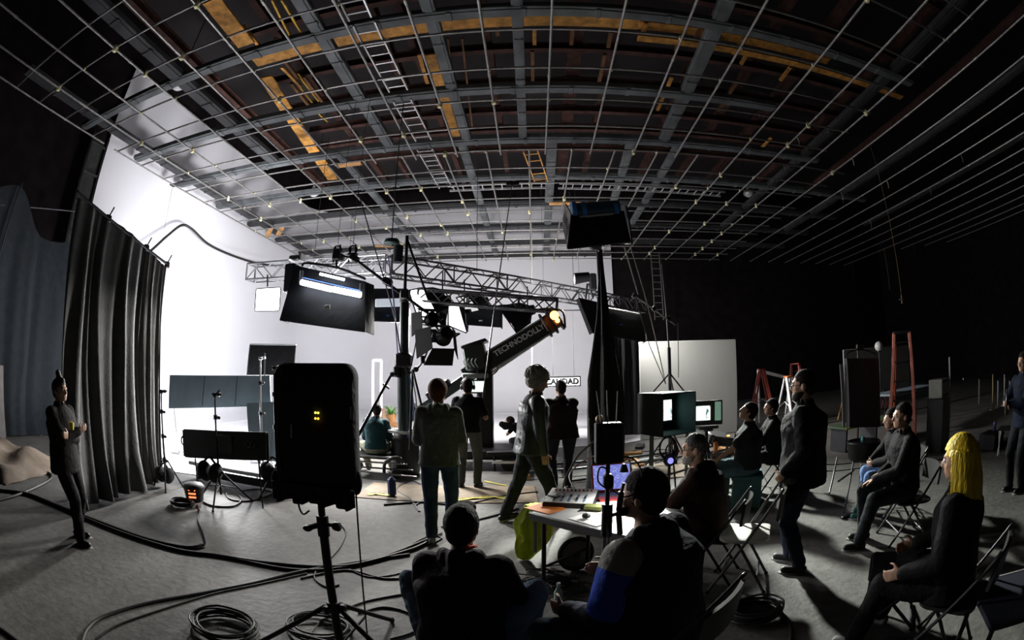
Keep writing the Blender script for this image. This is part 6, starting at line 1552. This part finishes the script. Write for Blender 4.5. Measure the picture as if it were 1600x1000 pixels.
        if hood:
            for k in range(7):
                a = (k - 3) * .42; p = N + up * .015 * s + Xc * math.sin(a) * .095 * s - Yc * (.075 * math.cos(a)) * s; cap(g, p, p + Vector((0, -.015, -.05)), .036 * s, .045 * s, 10)
            cap(g, N - Yc * .085 * s, C - Yc * .125 * s + up * .06 * s, .06 * s, .035 * s)
        else:
            for k in range(9):
                a = k * 2 * PI / 9; p = N + up * .03 * s + Xc * math.cos(a) * .066 * s + Yc * (.062 * math.sin(a)) * s; cap(g, p, p + up * .018, .017, .013, 8)
        tp = remesh(g, vox * 1.1, top, topname, t, 4, fold, 9, len(label) + 3)
    # shoes
    for (h_, kn, an_, fd2, fd) in legs:
        g = MB(); a0 = an_ + Vector((0, 0, -.048)); cap(g, a0 - fd2 * .045, a0 + fd2 * .13 * s + Vector((0, 0, -.006)), .040 * s, .034 * s); cap(g, a0 + Vector((0, 0, .01)), a0 + Vector((0, 0, .045)), .043, .042)
        sh_ = remesh(g, .008, shoe or black_plastic, 'shoe', t, 3)
        g = MB(); pr = [(x * .042 * (1.12 if y > 0 else .95), (y * .135) + .045) for x, y in [(math.cos(i * PI / 10), math.sin(i * PI / 10)) for i in range(20)]]
        xx = Vector((fd.y, -fd.x, 0)); zz = xx.cross(fd2).normalized(); 
        g.prism(pr, .016, a0 - zz * .036, Matrix((xx, fd2, zz)).transposed()); so = g.build('sole', M('shoe_sole', (.35, .35, .33), .6), sh_)
    # hair
    hm = hair or M('hair_dark', (.016, .011, .009), .8, bump=.6, bscale=60, spec=.12)
    if hair_style != 'bald':
        g = MB(); th = {'short': .012, 'mop': .034, 'crop': .007, 'topknot': .012, 'bun': .024, 'long': .02, 'quiff': .015}[hair_style]
        g.ball(hq(0, -.022, .030), ((.078 + th) * s, (.096 + th) * s, (.094 + th) * s), 22, 16, q)
        g.ball(hq(0, -.05, -.03), ((.064 + th * .8) * s, (.055 + th) * s, (.06 + th * .4) * s), 16, 10, q)
        if hair_style == 'mop':
            rn = random.Random(3)
            for k in range(150):
                a, b_ = rn.uniform(0, 2 * PI), rn.uniform(-.25, 1.4); v = Vector((math.cos(a) * math.cos(b_), math.sin(a) * math.cos(b_) - .1, math.sin(b_)))
                if v.y > .55 and v.z < .55: continue
                p = hq(v.x * .108, -.02 + v.y * .128, .03 + v.z * .122); g.ball(p, rn.uniform(.013, .024) * s, 8, 6)
        if hair_style == 'topknot':
            cap(g, hq(0, -.0, .10), hq(0, -.02, .165), .05 * s, .032 * s); g.ball(hq(0, -.03, .18), .036 * s, 10, 8); g.ball(hq(0, .05, .10), .035 * s, 10, 8)
        if hair_style == 'bun': g.ball(hq(0, -.105, .045), .04 * s, 10, 8); cap(g, hq(.0, -.09, -.02), hq(0, -.085, -.07), .045 * s, .025 * s)
        if hair_style == 'long':
            for k in range(17):
                a = PI + (k - 8) * .235 + PI / 2; p0 = hq(.09 * math.cos(a), -.015 + .10 * math.sin(a), .03); p1 = hq(.115 * math.cos(a), -.02 + .125 * math.sin(a), -.12); p2 = hq(.118 * math.cos(a), -.035 + .135 * math.sin(a), -.36 - .03 * math.cos(k * 2)); cap(g, p0, p1, .034, .032, 8); cap(g, p1, p2, .032, .012, 8)
        if hair_style == 'quiff': g.ball(hq(0, .05, .10), (.06 * s, .05 * s, .035 * s), 12, 8, q)
        # the face side stays free
        ho = remesh(g, .0075, hm, 'hair', t, 2, .0010 if hair_style != 'mop' else .004, 55)
        bm = bmesh.new(); bm.from_mesh(ho.data); inv = q.transposed(); dead = []
        for v in bm.verts:
            l = inv @ (v.co - HC) / s
            mp_ = hair_style == 'mop'; front = l.y > (.09 if mp_ else .07 if hair_style == 'long' else .058) and l.z < (.05 if mp_ else .062)
            temple = l.y > (.05 if mp_ else .028) and l.z < (.02 if mp_ else .03) and abs(l.x) < .14
            if (front or temple) and not (l.z < -.16): dead.append(v)
        bmesh.ops.delete(bm, geom=dead, context='VERTS'); bm.to_mesh(ho.data); bm.free()
        sm = ho.modifiers.new('thickness', 'SOLIDIFY'); sm.thickness = .006; sm.offset = -1
    if beard:
        g = MB(); eloft(g, [(hq(0, .06, -.125), q.col[0], q.col[1], .03 * s, .03 * s), (hq(0, .045, -.10), q.col[0], q.col[1], .056 * s, .06 * s), (hq(0, .03, -.065), q.col[0], q.col[1], .068 * s, .072 * s), (hq(0, .02, -.045), q.col[0], q.col[1], .066 * s, .058 * s)], 18)
        remesh(g, .0075, beard, 'beard', t, 2, .002, 55)
    if glasses:
        mb = MB()
        for e in (-1, 1): mb.torus(hq(e * .034, .103, .004), .023 * s, .0022, q @ euler(PI / 2, 0, 0), 16, 5); mb.cyl(hq(e * .057, .102, .006), hq(e * .08, -.01, .008), .002, n=5)
        mb.cyl(hq(-.011, .105, .006), hq(.011, .105, .006), .002, n=5); mb.build('glasses', black_metal, t)
    t['_hc'] = 0; del t['_hc']
    return t, dict(hq=hq, q=q, arms=arms, legs=legs, C=C, N=N, up=up, X=Xc, Y=Yc, W=W, P=P, s=s)

def clothmat(n, c, **k): return M(n, c, k.pop('rough', .85), bump=.35, bscale=30, spec=.12, **k)
jeans = clothmat('blue_jeans', (.035, .055, .10), var=.3); jeans_l = clothmat('light_jeans', (.10, .14, .20), var=.3); dark_tr = clothmat('dark_trousers', (.016, .017, .022)); grey_tr = clothmat('grey_green_trousers', (.075, .082, .078))
blk = clothmat('black_fabric', (.009, .009, .010)); leather = M('worn_black_leather', (.022, .030, .031), .42, bump=.4, bscale=14, spec=.5); hoodie_g = clothmat('grey_green_hoodie', (.13, .138, .122)); teal_sw = clothmat('dark_teal_sweater', (.014, .045, .052)); maroon = clothmat('dark_maroon_fabric', (.018, .007, .009)); grey_d = clothmat('charcoal_fabric', (.022, .024, .025)); navy = clothmat('navy_fabric', (.006, .009, .020)); purple_d = clothmat('dark_plum_fabric', (.018, .012, .014))
white_shoe = M('pale_shoe', (.35, .35, .35), .6)

def yaw_to(a, b):                                    # rotation that turns +y from a to b
    d = Vector(b) - Vector(a); return math.atan2(-d.x, d.y)
# 1 far left, topknot, arms folded, looking right
p0 = G(118, 850); p0 = Vector((p0.x - .02, p0.y + .1, 0))
pr, J = person('person with a topknot standing alone at the left, arms folded, in a dark jacket', p0 - Vector((.07, 0, 0)), -1.2, 1.60, lean=-.04, head=(-.1, .05), bulk=1.15, hands=((.08, .15, 1.06), (-.08, .19, 1.10)), elbows=((-.35, .2, -1), (.35, .2, -1)), palms=((0, -1, 0), (0, -1, 0)),
       feet=((-.10, -.04, .08, -.2), (.09, .12, .08, .2)), top=clothmat('olive_black_jacket', (.018, .017, .016)), bottom=clothmat('black_leggings', (.014, .012, .014)), hair=M('reddish_dark_hair', (.05, .02, .02), .5, bump=.6, bscale=60), hair_style='topknot', long_top=.10, skin=skin_a, vox=.0085)
t = thing('yellow_cup', 'small yellow object held by the person with the topknot', 'cup', AY(112, 666, 2.42))
mb = MB(); mb.lathe([(.022, -.03), (.028, .03), (.024, .035)], AY(112, 666, 2.42), n=14); mb.build('body', M('bright_yellow', (.8, .65, .02), .5), t, world=True)
mb = MB(); mb.cyl(AY(112, 666, 2.42) + Vector((0, 0, .03)), AY(112, 660, 2.42) + Vector((.005, 0, .01)), .008, n=8); mb.build('nozzle', MATS['bright_yellow'], t, world=True)
# 2 seated man in teal
p0 = Vector((-2.74, 7.80, 0))
person('man in a dark teal sweater sitting on the low dolly, seen from behind', p0, .1, 1.74, pelvis=(0, 0, .5), lean=.22, head=(.35, -.15), feet=((-.25, .42, .085), (.18, .45, .085)), knees=((-.6, .5, 1), (.4, .5, 1)), hands=((-.12, .36, .58), (.12, .36, .58)), elbows=((-.5, -.2, -1), (.5, -.2, -1)), top=teal_sw, bottom=clothmat('khaki_trousers', (.2, .2, .14)), topname='sweater', skin=skin_b, bulk=1.08, vox=.011)
# 3 woman in hoodie
p0 = (G(668, 845) + G(700, 815)) / 2; p0 = Vector((-.96, 4.72, 0))
person('woman in a grey-green hoodie and jeans standing with her back to us', p0, .12, 1.75, lean=.02, head=(-.25, .0), feet=((-.10, -.12, .08, -.1), (.10, .10, .08, .25)), hands=((-.10, .26, 1.06), (.12, .26, 1.04)), elbows=((-.42, -.35, -1), (.42, -.35, -1)), top=hoodie_g, bottom=jeans, hood=True, topname='hoodie',
       hair=M('auburn_hair', (.10, .035, .018), .8, spec=.1, bump=.6, bscale=60), hair_style='bun', long_top=.04, bulk=1.1, vox=.0085, shoe=white_shoe)
# 4 boom operator
p0 = G(733, 762); 
pr, J = person('man in a black T-shirt and headphones holding the long boom pole, seen from behind', p0, -.1, 1.76, lean=.02, head=(.05, .05), feet=((-.13, 0, .085, -.1), (.12, .06, .085, .25)), hands=((-.10, .25, 1.15), (.22, .16, 1.22)), elbows=((-.45, -.2, -1), (.5, -.3, -1)), top=blk, bottom=grey_tr, sleeve='short', topname='t_shirt', skin=skin_b, hair_style='crop', bulk=1.1, vox=.010)
mb = MB(); hq = J['hq']; mb.tube([hq(-.098, 0, .0), hq(-.09, 0, .08), hq(0, 0, .145), hq(.09, 0, .08), hq(.098, 0, 0)], .009, n=6, smooth=5)
hb = mb.build('headphones', M('headphone_grey', (.25, .25, .26), .4), pr)
for e in (-1, 1):
    mb = MB(); mb.ball(hq(e * .098, -.005, -.01), (.022, .036, .042), 12, 8, J['q']); mb.build('ear_cup', black_plastic, hb)
# boom pole
wr = parent_matrix(pr) @ J['arms'][1][2]
t = thing('boom_pole', 'very long thin boom pole rising from the man with headphones to the ceiling', 'boom', wr)
tipy = 6.6; a = AY(752, 640, wr.y - .03); tp_ = AY(800, 290, tipy); lo_ = AY(740, 720, wr.y - .02)
mb = MB(); mb.cyl(lo_, a, .014, n=8); mb.cyl(a, a.lerp(tp_, .5), .013, .011, n=8); mb.cyl(a.lerp(tp_, .5), tp_, .010, .007, n=8); mb.build('tube', M('pole_grey', (.07, .07, .075)), t, world=True)
mb = MB(); mb.cyl(tp_, tp_ + Vector((.0, .05, .06)), .012, n=8); mb.cyl(tp_ + Vector((-.09, .05, .06)), tp_ + Vector((.11, .05, .06)), .04, n=14); mb.build('microphone', M('mic_fur', (.03, .03, .03), .9), t, world=True)
# 5 grey-haired man walking
p0 = Vector((-.02, 5.35, 0))
pr, J = person('grey-haired man in a worn black leather jacket walking and looking down', p0, -1.42, 1.87, lean=.13, head=(-.05, -.42), feet=((-.10, -.30, .10, 0, -.25), (.09, .32, .085, .1)), knees=((0, 1, 0), (0, 1, 0)), hands=((-.24, .06, .82), (.26, .12, .84)), elbows=((-.3, -1, 0), (.3, -1, 0)), top=leather, bottom=clothmat('charcoal_trousers', (.026, .028, .03)), hair=M('grey_hair', (.20, .185, .165), .6, bump=.8, bscale=60), hair_style='mop', long_top=.07, bulk=1.22, vox=.0085, fold=.008, curl=.9)
# 6 man in maroon
p0 = Vector((.44, 7.0, 0))
person('man in a dark maroon shirt behind the grey-haired man, back to us', p0, .15, 1.72, lean=.02, head=(.1, -.1), hands=((.12, .22, 1.16), (-.12, .26, 1.18)), elbows=((-.7, 0, -.8), (.7, 0, -.8)), top=maroon, bottom=dark_tr, bulk=1.42, hair_style='crop', skin=skin_b, vox=.011, topname='shirt', long_top=.05)
# 7 crouching man foreground
p0 = Vector((-.37, 2.28, 0))
pr7, J7 = person('man in a dark plum hoodie squatting in the foreground, seen from behind', p0, -.12, 1.80, pelvis=(0, -.05, .27), lean=.26, side=-.03, head=(-.12, .02), feet=((-.30, .22, .085, -.35), (.28, .22, .085, .35)), knees=((-.55, .45, 1), (.5, .45, 1)), hands=((-.14, .36, .50), (.16, .36, .54)), elbows=((-.45, -.1, -1), (.55, -.1, -.9)), top=purple_d, bottom=jeans_l, hood=True, topname='hoodie', bulk=1.36, vox=.0085, hair_style='quiff', fold=.009, skin=skin_b)
mb = MB(); mb.tube([J7['N'] + J7['X'] * (.075 * math.cos(a)) - J7['Y'] * (.072 * math.sin(a)) + J7['up'] * (.05 + .02 * math.cos(a)) for a in [R(d) for d in range(-10, 110, 12)]], .009, n=6); mb.build('lanyard', M('lanyard_red', (.75, .10, .06), .6), pr7)['label'] = 'bright red lanyard at the neck'
# 8 seated man foreground right with blue-white sleeve
p0 = Vector((.61, 2.0, 0))
pr, J = person('heavy man in a dark navy jacket sitting nearest to us at the mixer table', p0, .75, 1.84, pelvis=(0, 0, .49), lean=.18, side=-.03, head=(.25, .0), feet=((-.28, .42, .085, 0), (.22, .50, .085, 0)), knees=((-.7, .6, .8), (.3, .6, 1)), hands=((-.30, .34, .60), (.16, .42, .66)), elbows=((-.45, -.2, -1), (.45, -.2, -1)), top=clothmat('navy_black_jacket', (.016, .018, .03)), bottom=clothmat('dark_jeans', (.03, .042, .06)), bulk=1.58, vox=.0085, hair_style='short', skin=skin_b, hood=True)
sh, el, wr = J['arms'][0]
mb = MB(); 
for k, r in ((.30, .092), (.5, .088), (.75, .083)): cap(mb, sh.lerp(el, k - .09), sh.lerp(el, k + .09), r, r - .001)
remesh(mb, .009, clothmat('royal_blue_fabric', (.03, .07, .42)), 'blue_sleeve', pr, 3, .005, 12, 4)
mb = MB(); cap(mb, sh.lerp(el, .02), sh.lerp(el, .2), .094, .093); remesh(mb, .009, clothmat('cream_fabric', (.26, .25, .23)), 'cream_stripe', pr, 3, .004, 12, 4)
# 9 bearded man with glasses
p0 = Vector((1.42, 3.48, 0))
person('bearded man with glasses in a dark brown jacket, seated right of the table, in profile', p0, 1.0, 1.74, pelvis=(0, 0, .48), lean=.22, head=(.35, -.08), feet=((-.15, .45, .085), (.15, .48, .085)), knees=((-.2, .5, 1), (.2, .5, 1)), hands=((-.1, .42, .66), (.1, .42, .66)), elbows=((-1, 0, -.6), (1, 0, -.6)), top=clothmat('brown_jacket', (.022, .010, .007)), bottom=dark_tr, bulk=1.4, vox=.0085, hair=M('grizzled_hair', (.06, .055, .052), .7, bump=.6, bscale=60), hair_style='crop', beard=M('grey_beard', (.28, .26, .24), .8, bump=.8, bscale=60), glasses=True, hood=True)
# 10 man in shorts looking up
p0 = Vector((2.72, 5.35, 0))
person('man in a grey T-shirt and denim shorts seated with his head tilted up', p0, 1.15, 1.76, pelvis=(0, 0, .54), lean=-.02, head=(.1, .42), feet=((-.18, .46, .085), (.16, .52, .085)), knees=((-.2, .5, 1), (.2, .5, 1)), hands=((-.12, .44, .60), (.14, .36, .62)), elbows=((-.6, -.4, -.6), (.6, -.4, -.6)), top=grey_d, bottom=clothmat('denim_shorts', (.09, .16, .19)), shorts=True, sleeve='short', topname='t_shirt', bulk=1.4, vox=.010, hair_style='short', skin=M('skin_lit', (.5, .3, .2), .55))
# 11 man next
p0 = Vector((3.42, 5.9, 0))
person('man in a dark zipped jacket seated between the man in shorts and the standing man', p0, 1.2, 1.72, pelvis=(0, 0, .53), lean=.04, head=(.1, .08), feet=((-.15, .42, .085), (.16, .48, .085)), knees=((-.2, .5, 1), (.2, .5, 1)), hands=((-.08, .36, .64), (.08, .36, .64)), elbows=((-1, -.1, -.6), (1, -.1, -.6)), top=clothmat('charcoal_jacket', (.013, .013, .014)), bottom=dark_tr, bulk=1.1, vox=.011, hair_style='short')
# 12 standing heavy man
p0 = Vector((2.22, 3.27, 0))
person('big man in a black jacket standing upright, facing left', p0, 0.85, 1.74, lean=.0, head=(.1, -.05), feet=((-.12, -.08, .085, -.1), (.14, .06, .085, .15)), hands=((-.24, .12, .92), (.25, .10, .92)), elbows=((-.8, -1, 0), (.8, -1, 0)), top=clothmat('black_padded_jacket', (.009, .009, .010)), bottom=clothmat('navy_jeans', (.016, .022, .036)), bulk=1.55, vox=.0085, hair_style='crop', beard=M('dark_beard', (.02, .015, .013), .8), glasses=True, long_top=.08, fold=.008, curl=1.1)
# 13 seated man right
p0 = Vector((3.50, 3.14, 0))
person('man in a black sweater seated with hands on his thigh before the orange ladder', p0, 1.15, 1.76, pelvis=(0, 0, .54), lean=.14, head=(.1, .0), feet=((-.14, .50, .085), (.12, .38, .085, .2)), knees=((-.3, .6, 1), (.2, .5, 1)), hands=((-.10, .40, .66), (.02, .30, .68)), elbows=((-.7, -.7, -.3), (.7, -.7, -.3)), palms=((0, 0, -1), (0, 0, -1)), top=blk, bottom=clothmat('dark_grey_trousers', (.018, .02, .023)), bulk=1.12, vox=.0085, hair_style='crop', topname='sweater')
# 17 seated behind (blue jeans, green shoe)
p0 = Vector((4.05, 3.80, 0))
person('seated person mostly hidden, showing light blue jeans and a green sneaker', p0, 1.0, 1.66, pelvis=(0, 0, .46), lean=.2, head=(.1, -.1), feet=((-.12, .42, .085), (.12, .36, .085)), knees=((-.2, .5, 1), (.2, .5, 1)), hands=((-.1, .34, .62), (.1, .34, .62)), elbows=((-1, 0, -.6), (1, 0, -.6)), top=blk, bottom=clothmat('sky_jeans', (.12, .2, .38)), shoe=M('green_sneaker', (.03, .12, .10), .6), vox=.011)
# 14 woman with yellow hair
p0 = Vector((2.28, 1.47, 0))
person('woman with long bright yellow hair in black, seated at the right front', p0, .38, 1.72, pelvis=(0, 0, .53), lean=.14, head=(.1, -.12), feet=((-.22, .50, .085), (.16, .50, .085)), knees=((-.2, .6, .8), (.2, .5, 1)), hands=((-.30, .26, .62), (.1, .34, .64)), elbows=((-.5, -.4, -1), (.5, -.4, -1)), top=clothmat('black_coat', (.010, .010, .011)), bottom=clothmat('black_trousers', (.010, .010, .011)), hair=straight(M('yellow_hair', (.72, .50, .012), .5, var=.3, scale=40, bump=.5, bscale=70)), hair_style='long', vox=.0085, bulk=1.25, long_top=.05, shoe=white_shoe)
# 15 man at right edge
p0 = Vector((5.72, 2.78, 0))
pr, J = person('man with glasses in a navy jacket standing at the right edge, holding a dark bottle', p0, 1.35, 1.66, head=(.0, -.05), hands=((.02, .30, 1.08), (.10, .30, 1.05)), elbows=((-1, -.3, -.6), (1, -.3, -.6)), top=navy, bottom=clothmat('black_jeans', (.012, .013, .016)), glasses=True, vox=.010, hair_style='crop', curl=.9, long_top=.06)
bw = parent_matrix(pr) @ (J['arms'][0][2] + Vector((.02, .07, .02)))
t = thing('bottle', 'dark bottle held by the man at the right edge', 'bottle', bw)
mb = MB(); mb.lathe([(.028, -.14), (.032, -.13), (.032, .0), (.013, .07), (.012, .13)], bw, n=16); mb.build('body', M('dark_glass', (.02, .015, .012), .15), t, world=True)
mb = MB(); mb.lathe([(.014, .13), (.014, .145)], bw, n=12); mb.build('cap', dark_metal, t, world=True)
# 16 person lying on the bench beyond the bench
p0 = AY(792, 700, 9.4); p0 = Vector((.0, 10.1, 0))
person('person in black bending down behind the low bench, one arm raised over the head', p0, 1.2, 1.7, pelvis=(.0, .0, .42), lean=1.15, head=(.0, .1), feet=((-.12, .10, .085), (.12, .16, .085)), knees=((-.2, .5, 1), (.2, .5, 1)), hands=((-.05, .62, .62), (.12, .6, .5)), elbows=((-1, 0, .5), (1, 0, .5)), top=blk, bottom=dark_tr, vox=.012, skin=skin_a)

# seats under the seated people
GCH = 'folding chairs'
fc = folding_chair('white-seated folding chair standing empty right of the bearded man', Vector((1.66, 3.20, 0)), 1.05, chair_white, brown_back, grey_leg)
def seat_for(xy, rz, label, back=-.07):
    a = Vector((xy[0], xy[1], 0)) + rotz(rz) @ Vector((0, back, 0)); c = dup(fcb, a, rz, label); c.scale = (1.05, 1, .88); return c
fcb = folding_chair('black folding chair under the man in the navy jacket at the table', Vector((.61, 2.0, 0)) + rotz(.75) @ Vector((0, -.08, 0)), .75, chair_black, chair_black, dark_metal); fcb.scale = (1.1, 1, .88)
seat_for((1.42, 3.48), 1.0, 'black folding chair under the bearded man with glasses')
seat_for((3.42, 5.9), 1.2, 'black folding chair under the man in the dark zipped jacket')
seat_for((3.50, 3.14), 1.15, 'black folding chair under the man in the black sweater')
seat_for((4.05, 3.80), 1.0, 'black folding chair under the person in light blue jeans')
seat_for((2.28, 1.47), .38, 'black folding chair under the woman with yellow hair')
b_ = G(1392, 975); t = thing('camp_stool', 'low black camp stool with crossed legs, in front of the yellow-haired woman', 'stool', b_ + Vector((.03, .1, 0)), -.75)
mb = MB(); mb.bbox((0, 0, .40), (.46, .40, .07), b=.02); mb.build('seat', black_cloth, t)
mb = MB(); mb.bbox((0, -.02, .30), (.42, .3, .12), b=.02); mb.build('seat_pouch', black_cloth, t)
for y_ in (-.17, .17):
    for s_ in (-1, 1):
        mb = MB(); mb.cyl((s_ * .2, y_ + .01 * s_, .015), (-s_ * .2, y_ + .01 * s_, .38), .013, n=8); mb.build('leg', dark_metal, t)
for s_ in (-1, 1):
    mb = MB(); mb.cyl((s_ * .2, -.2, .015), (s_ * .2, .2, .015), .014, n=8); mb.build('foot_bar', black_metal, t)
sb_ = Vector((2.72, 5.35, 0))
t = thing('teal_bench', 'teal box stool with dark slots under the man in shorts', 'stool', sb_, 1.15)
mb = MB(); mb.bbox((0, 0, .41), (.5, .42, .05), b=.01); mb.build('seat', M('teal_bench_paint', (.06, .16, .17), .6), t)
for s_ in (-1, 1):
    mb = MB(); mb.bbox((s_ * .2, 0, .21), (.06, .38, .40), b=.008); mb.build('side', MATS['teal_bench_paint'], t)
mb = MB(); mb.bbox((0, 0, .12), (.36, .3, .03), b=.006); mb.build('shelf', MATS['teal_bench_paint'], t)
# white table edge at the lower right corner
q0 = G(1548, 912, .45); t = thing('side_table', 'dark table with a pale front edge in the lower right corner', 'table', (q0.x, q0.y, 0), -.6)
mb = MB(); mb.bbox((.25, -.2, .43), (.8, .55, .03), b=.006); mb.build('tabletop', M('dark_top', (.02, .022, .035), .6), t)
mb = MB(); mb.bbox((.25, .08, .43), (.5, .02, .035), b=.004); mb.build('pale_edge', M('pale_violet_cloth', (.3, .28, .3)), t)
for x_ in (-.1, .6):
    for y_ in (-.42, .02):
        mb = MB(); mb.cyl((x_, y_, 0), (x_, y_, .42), .018, n=8); mb.build('leg', black_metal, t)

# ================================================================ cables and tape on the floor
def fc_(label, px, r=.014, mat=None, z=None, **k):
    r_ = r
    return cable(label, [G(a, b) + Vector((0, 0, r_)) for a, b in px], r, mat, **k)
fc_('thick black cable crossing the whole left floor from the left edge past the standing person', [(-5, 768), (45, 775), (100, 797), (160, 820), (230, 845), (290, 858), (318, 855)], .022)
fc_('thick double cable running from the standing person to the foreground stand', [(40, 772), (110, 802), (200, 838), (280, 862), (340, 870), (420, 882), (500, 888), (560, 884), (640, 862), (668, 850)], .018)
fc_('cable running just below the thick double cable', [(300, 864), (370, 876), (460, 892), (540, 888), (610, 868), (690, 835)], .014)
fc_('black cable coming in from the left edge and bending toward the tarpaulin', [(-5, 785), (30, 775), (60, 762), (80, 750), (78, 742), (60, 735), (40, 732)], .02)
fc_('thin cable winding down from the heater across the floor', [(308, 790), (312, 800), (310, 815), (318, 835), (322, 850), (318, 857), (295, 860)], .010)
fc_('long cable curving in the lower left foreground', [(128, 1010), (138, 985), (165, 965), (230, 945), (310, 930), (400, 912), (470, 895), (560, 880), (640, 868)], .014)
fc_('thin cable running beside the long foreground curve', [(150, 1000), (185, 978), (250, 955), (330, 930), (400, 915), (480, 897)], .008)
fc_('thin black cable at the lower left corner', [(-5, 980), (10, 990), (30, 1005)], .012)
fc_('cable looping on the bright floor around the grip stand foot', [(352, 765), (358, 780), (385, 784), (412, 778), (425, 770), (400, 765), (378, 768)], .010)
fc_('black cable looping behind the heater and grip stand', [(318, 786), (335, 792), (365, 792), (378, 782), (372, 775)], .012)
fc_('cable lying between the foreground panel stand and the squatting man', [(470, 905), (540, 892), (600, 905), (652, 903)], .009)
fc_('thin cable curling behind the foreground stand', [(525, 815), (540, 830), (535, 850), (520, 870), (497, 890), (492, 905), (510, 918), (530, 915)], .008)
fc_('cable crossing the floor behind the squatting man\'s left shoulder', [(545, 890), (575, 902), (610, 900), (650, 890)], .007)
fc_('thin cable running from the stand foot toward the squatting man', [(480, 1000), (505, 970), (560, 945), (600, 935), (655, 925)], .009)
fc_('black cable on the floor left of the squatting man', [(560, 960), (600, 950), (640, 960), (650, 985), (610, 1000)], .009)
fc_('thin dark cable from the woman\'s feet toward the table', [(690, 825), (740, 815), (790, 802), (810, 796)], .012)
fc_('bundle of thin cables by the woman\'s shoe', [(640, 855), (655, 845), (675, 838), (690, 842), (668, 852), (648, 850)], .008)
fc_('dark cable along the front of the yellow tape', [(600, 790), (660, 786), (720, 790), (790, 776), (840, 770)], .014)
coil('messy coil of black cable at the foot of the foreground stand', G(352, 985), .24, 7, .009, 11)
coil('coil of black cable around the foreground stand base', G(500, 985), .22, 5, .008, 13)
coil('coiled grey-black cable on the floor under the white folding chair', G(1180, 962), .19, 8, .009, 17, M('grey_black_cable', (.05, .05, .05), .5))
coil('small loose cable ring left of the big coil under the white chair', G(1140, 950), .14, 2, .008, 19, MATS['grey_black_cable'])
fc_('cable running from the big coil to the bottom edge', [(1195, 945), (1222, 960), (1235, 985), (1232, 1010)], .010, MATS['grey_black_cable'])
fc_('thin cable across the shadowed floor behind the big coil', [(1095, 935), (1130, 945), (1160, 955)], .007, MATS['grey_black_cable'])
for i in range(4):
    fc_('dark cable snaking over the plywood left of the monitor stand, %s' % ('nearest', 'second nearest', 'second farthest', 'farthest')[i], [(970 + i * 4, 745 - i * 11), (990, 735 - i * 10), (1010, 742 - i * 12), (1035, 730 - i * 9), (1060, 738 - i * 10)], .010)
fc_('cable lying across the right-hand floor in front of the hung panel', [(1395, 770), (1420, 735), (1450, 722), (1480, 718), (1520, 705), (1560, 690)], .014)
fc_('dark cable between the black tub and the ladder foot', [(1360, 690), (1385, 700), (1410, 705), (1440, 712)], .012)
# caution tape
def tape(label, pts, wd, words):
    P = spline([G(a, b) + Vector((0, 0, .022)) for a, b in pts], 8); t = thing('caution_tape', label, 'tape', P[0])
    grid = [[], []]
    for i, p in enumerate(P):
        d = (P[min(i + 1, len(P) - 1)] - P[max(i - 1, 0)]).normalized(); n_ = Vector((-d.y, d.x, 0)); tw = .012 * math.sin(i * .7)
        grid[0].append(p + n_ * wd / 2 + Vector((0, 0, max(0, tw)))); grid[1].append(p - n_ * wd / 2 + Vector((0, 0, max(0, -tw))))
    mb = MB(); mb.sheet(grid, .002); mb.build('strip', tape_yellow, t, world=True)
    for k, wd_ in enumerate(words):
        i = int(len(P) * (k + .5) / len(words)); d = (P[min(i + 1, len(P) - 1)] - P[i - 1]).normalized(); z = Vector((0, 0, 1)); rt = Matrix((d, z.cross(d), z)).transposed()
        text_mesh(wd_, wd * .7, .0008, black_metal, 'lettering', t, P[i] + Vector((0, 0, .014)), rt)
tape('yellow caution tape with black letters lying across the floor behind the hooded woman', [(712, 783), (745, 780), (775, 779), (802, 783)], .10, ['PRECAUCION', 'NO'])
tape('short strip of yellow caution tape on the floor left of the hooded woman', [(575, 775), (590, 774), (612, 777)], .08, ['NO PASE'])
fc_('thin yellow tape strip farther back on the floor beyond the boom operator', [(757, 753), (775, 757), (792, 760)], .012, tape_yellow)
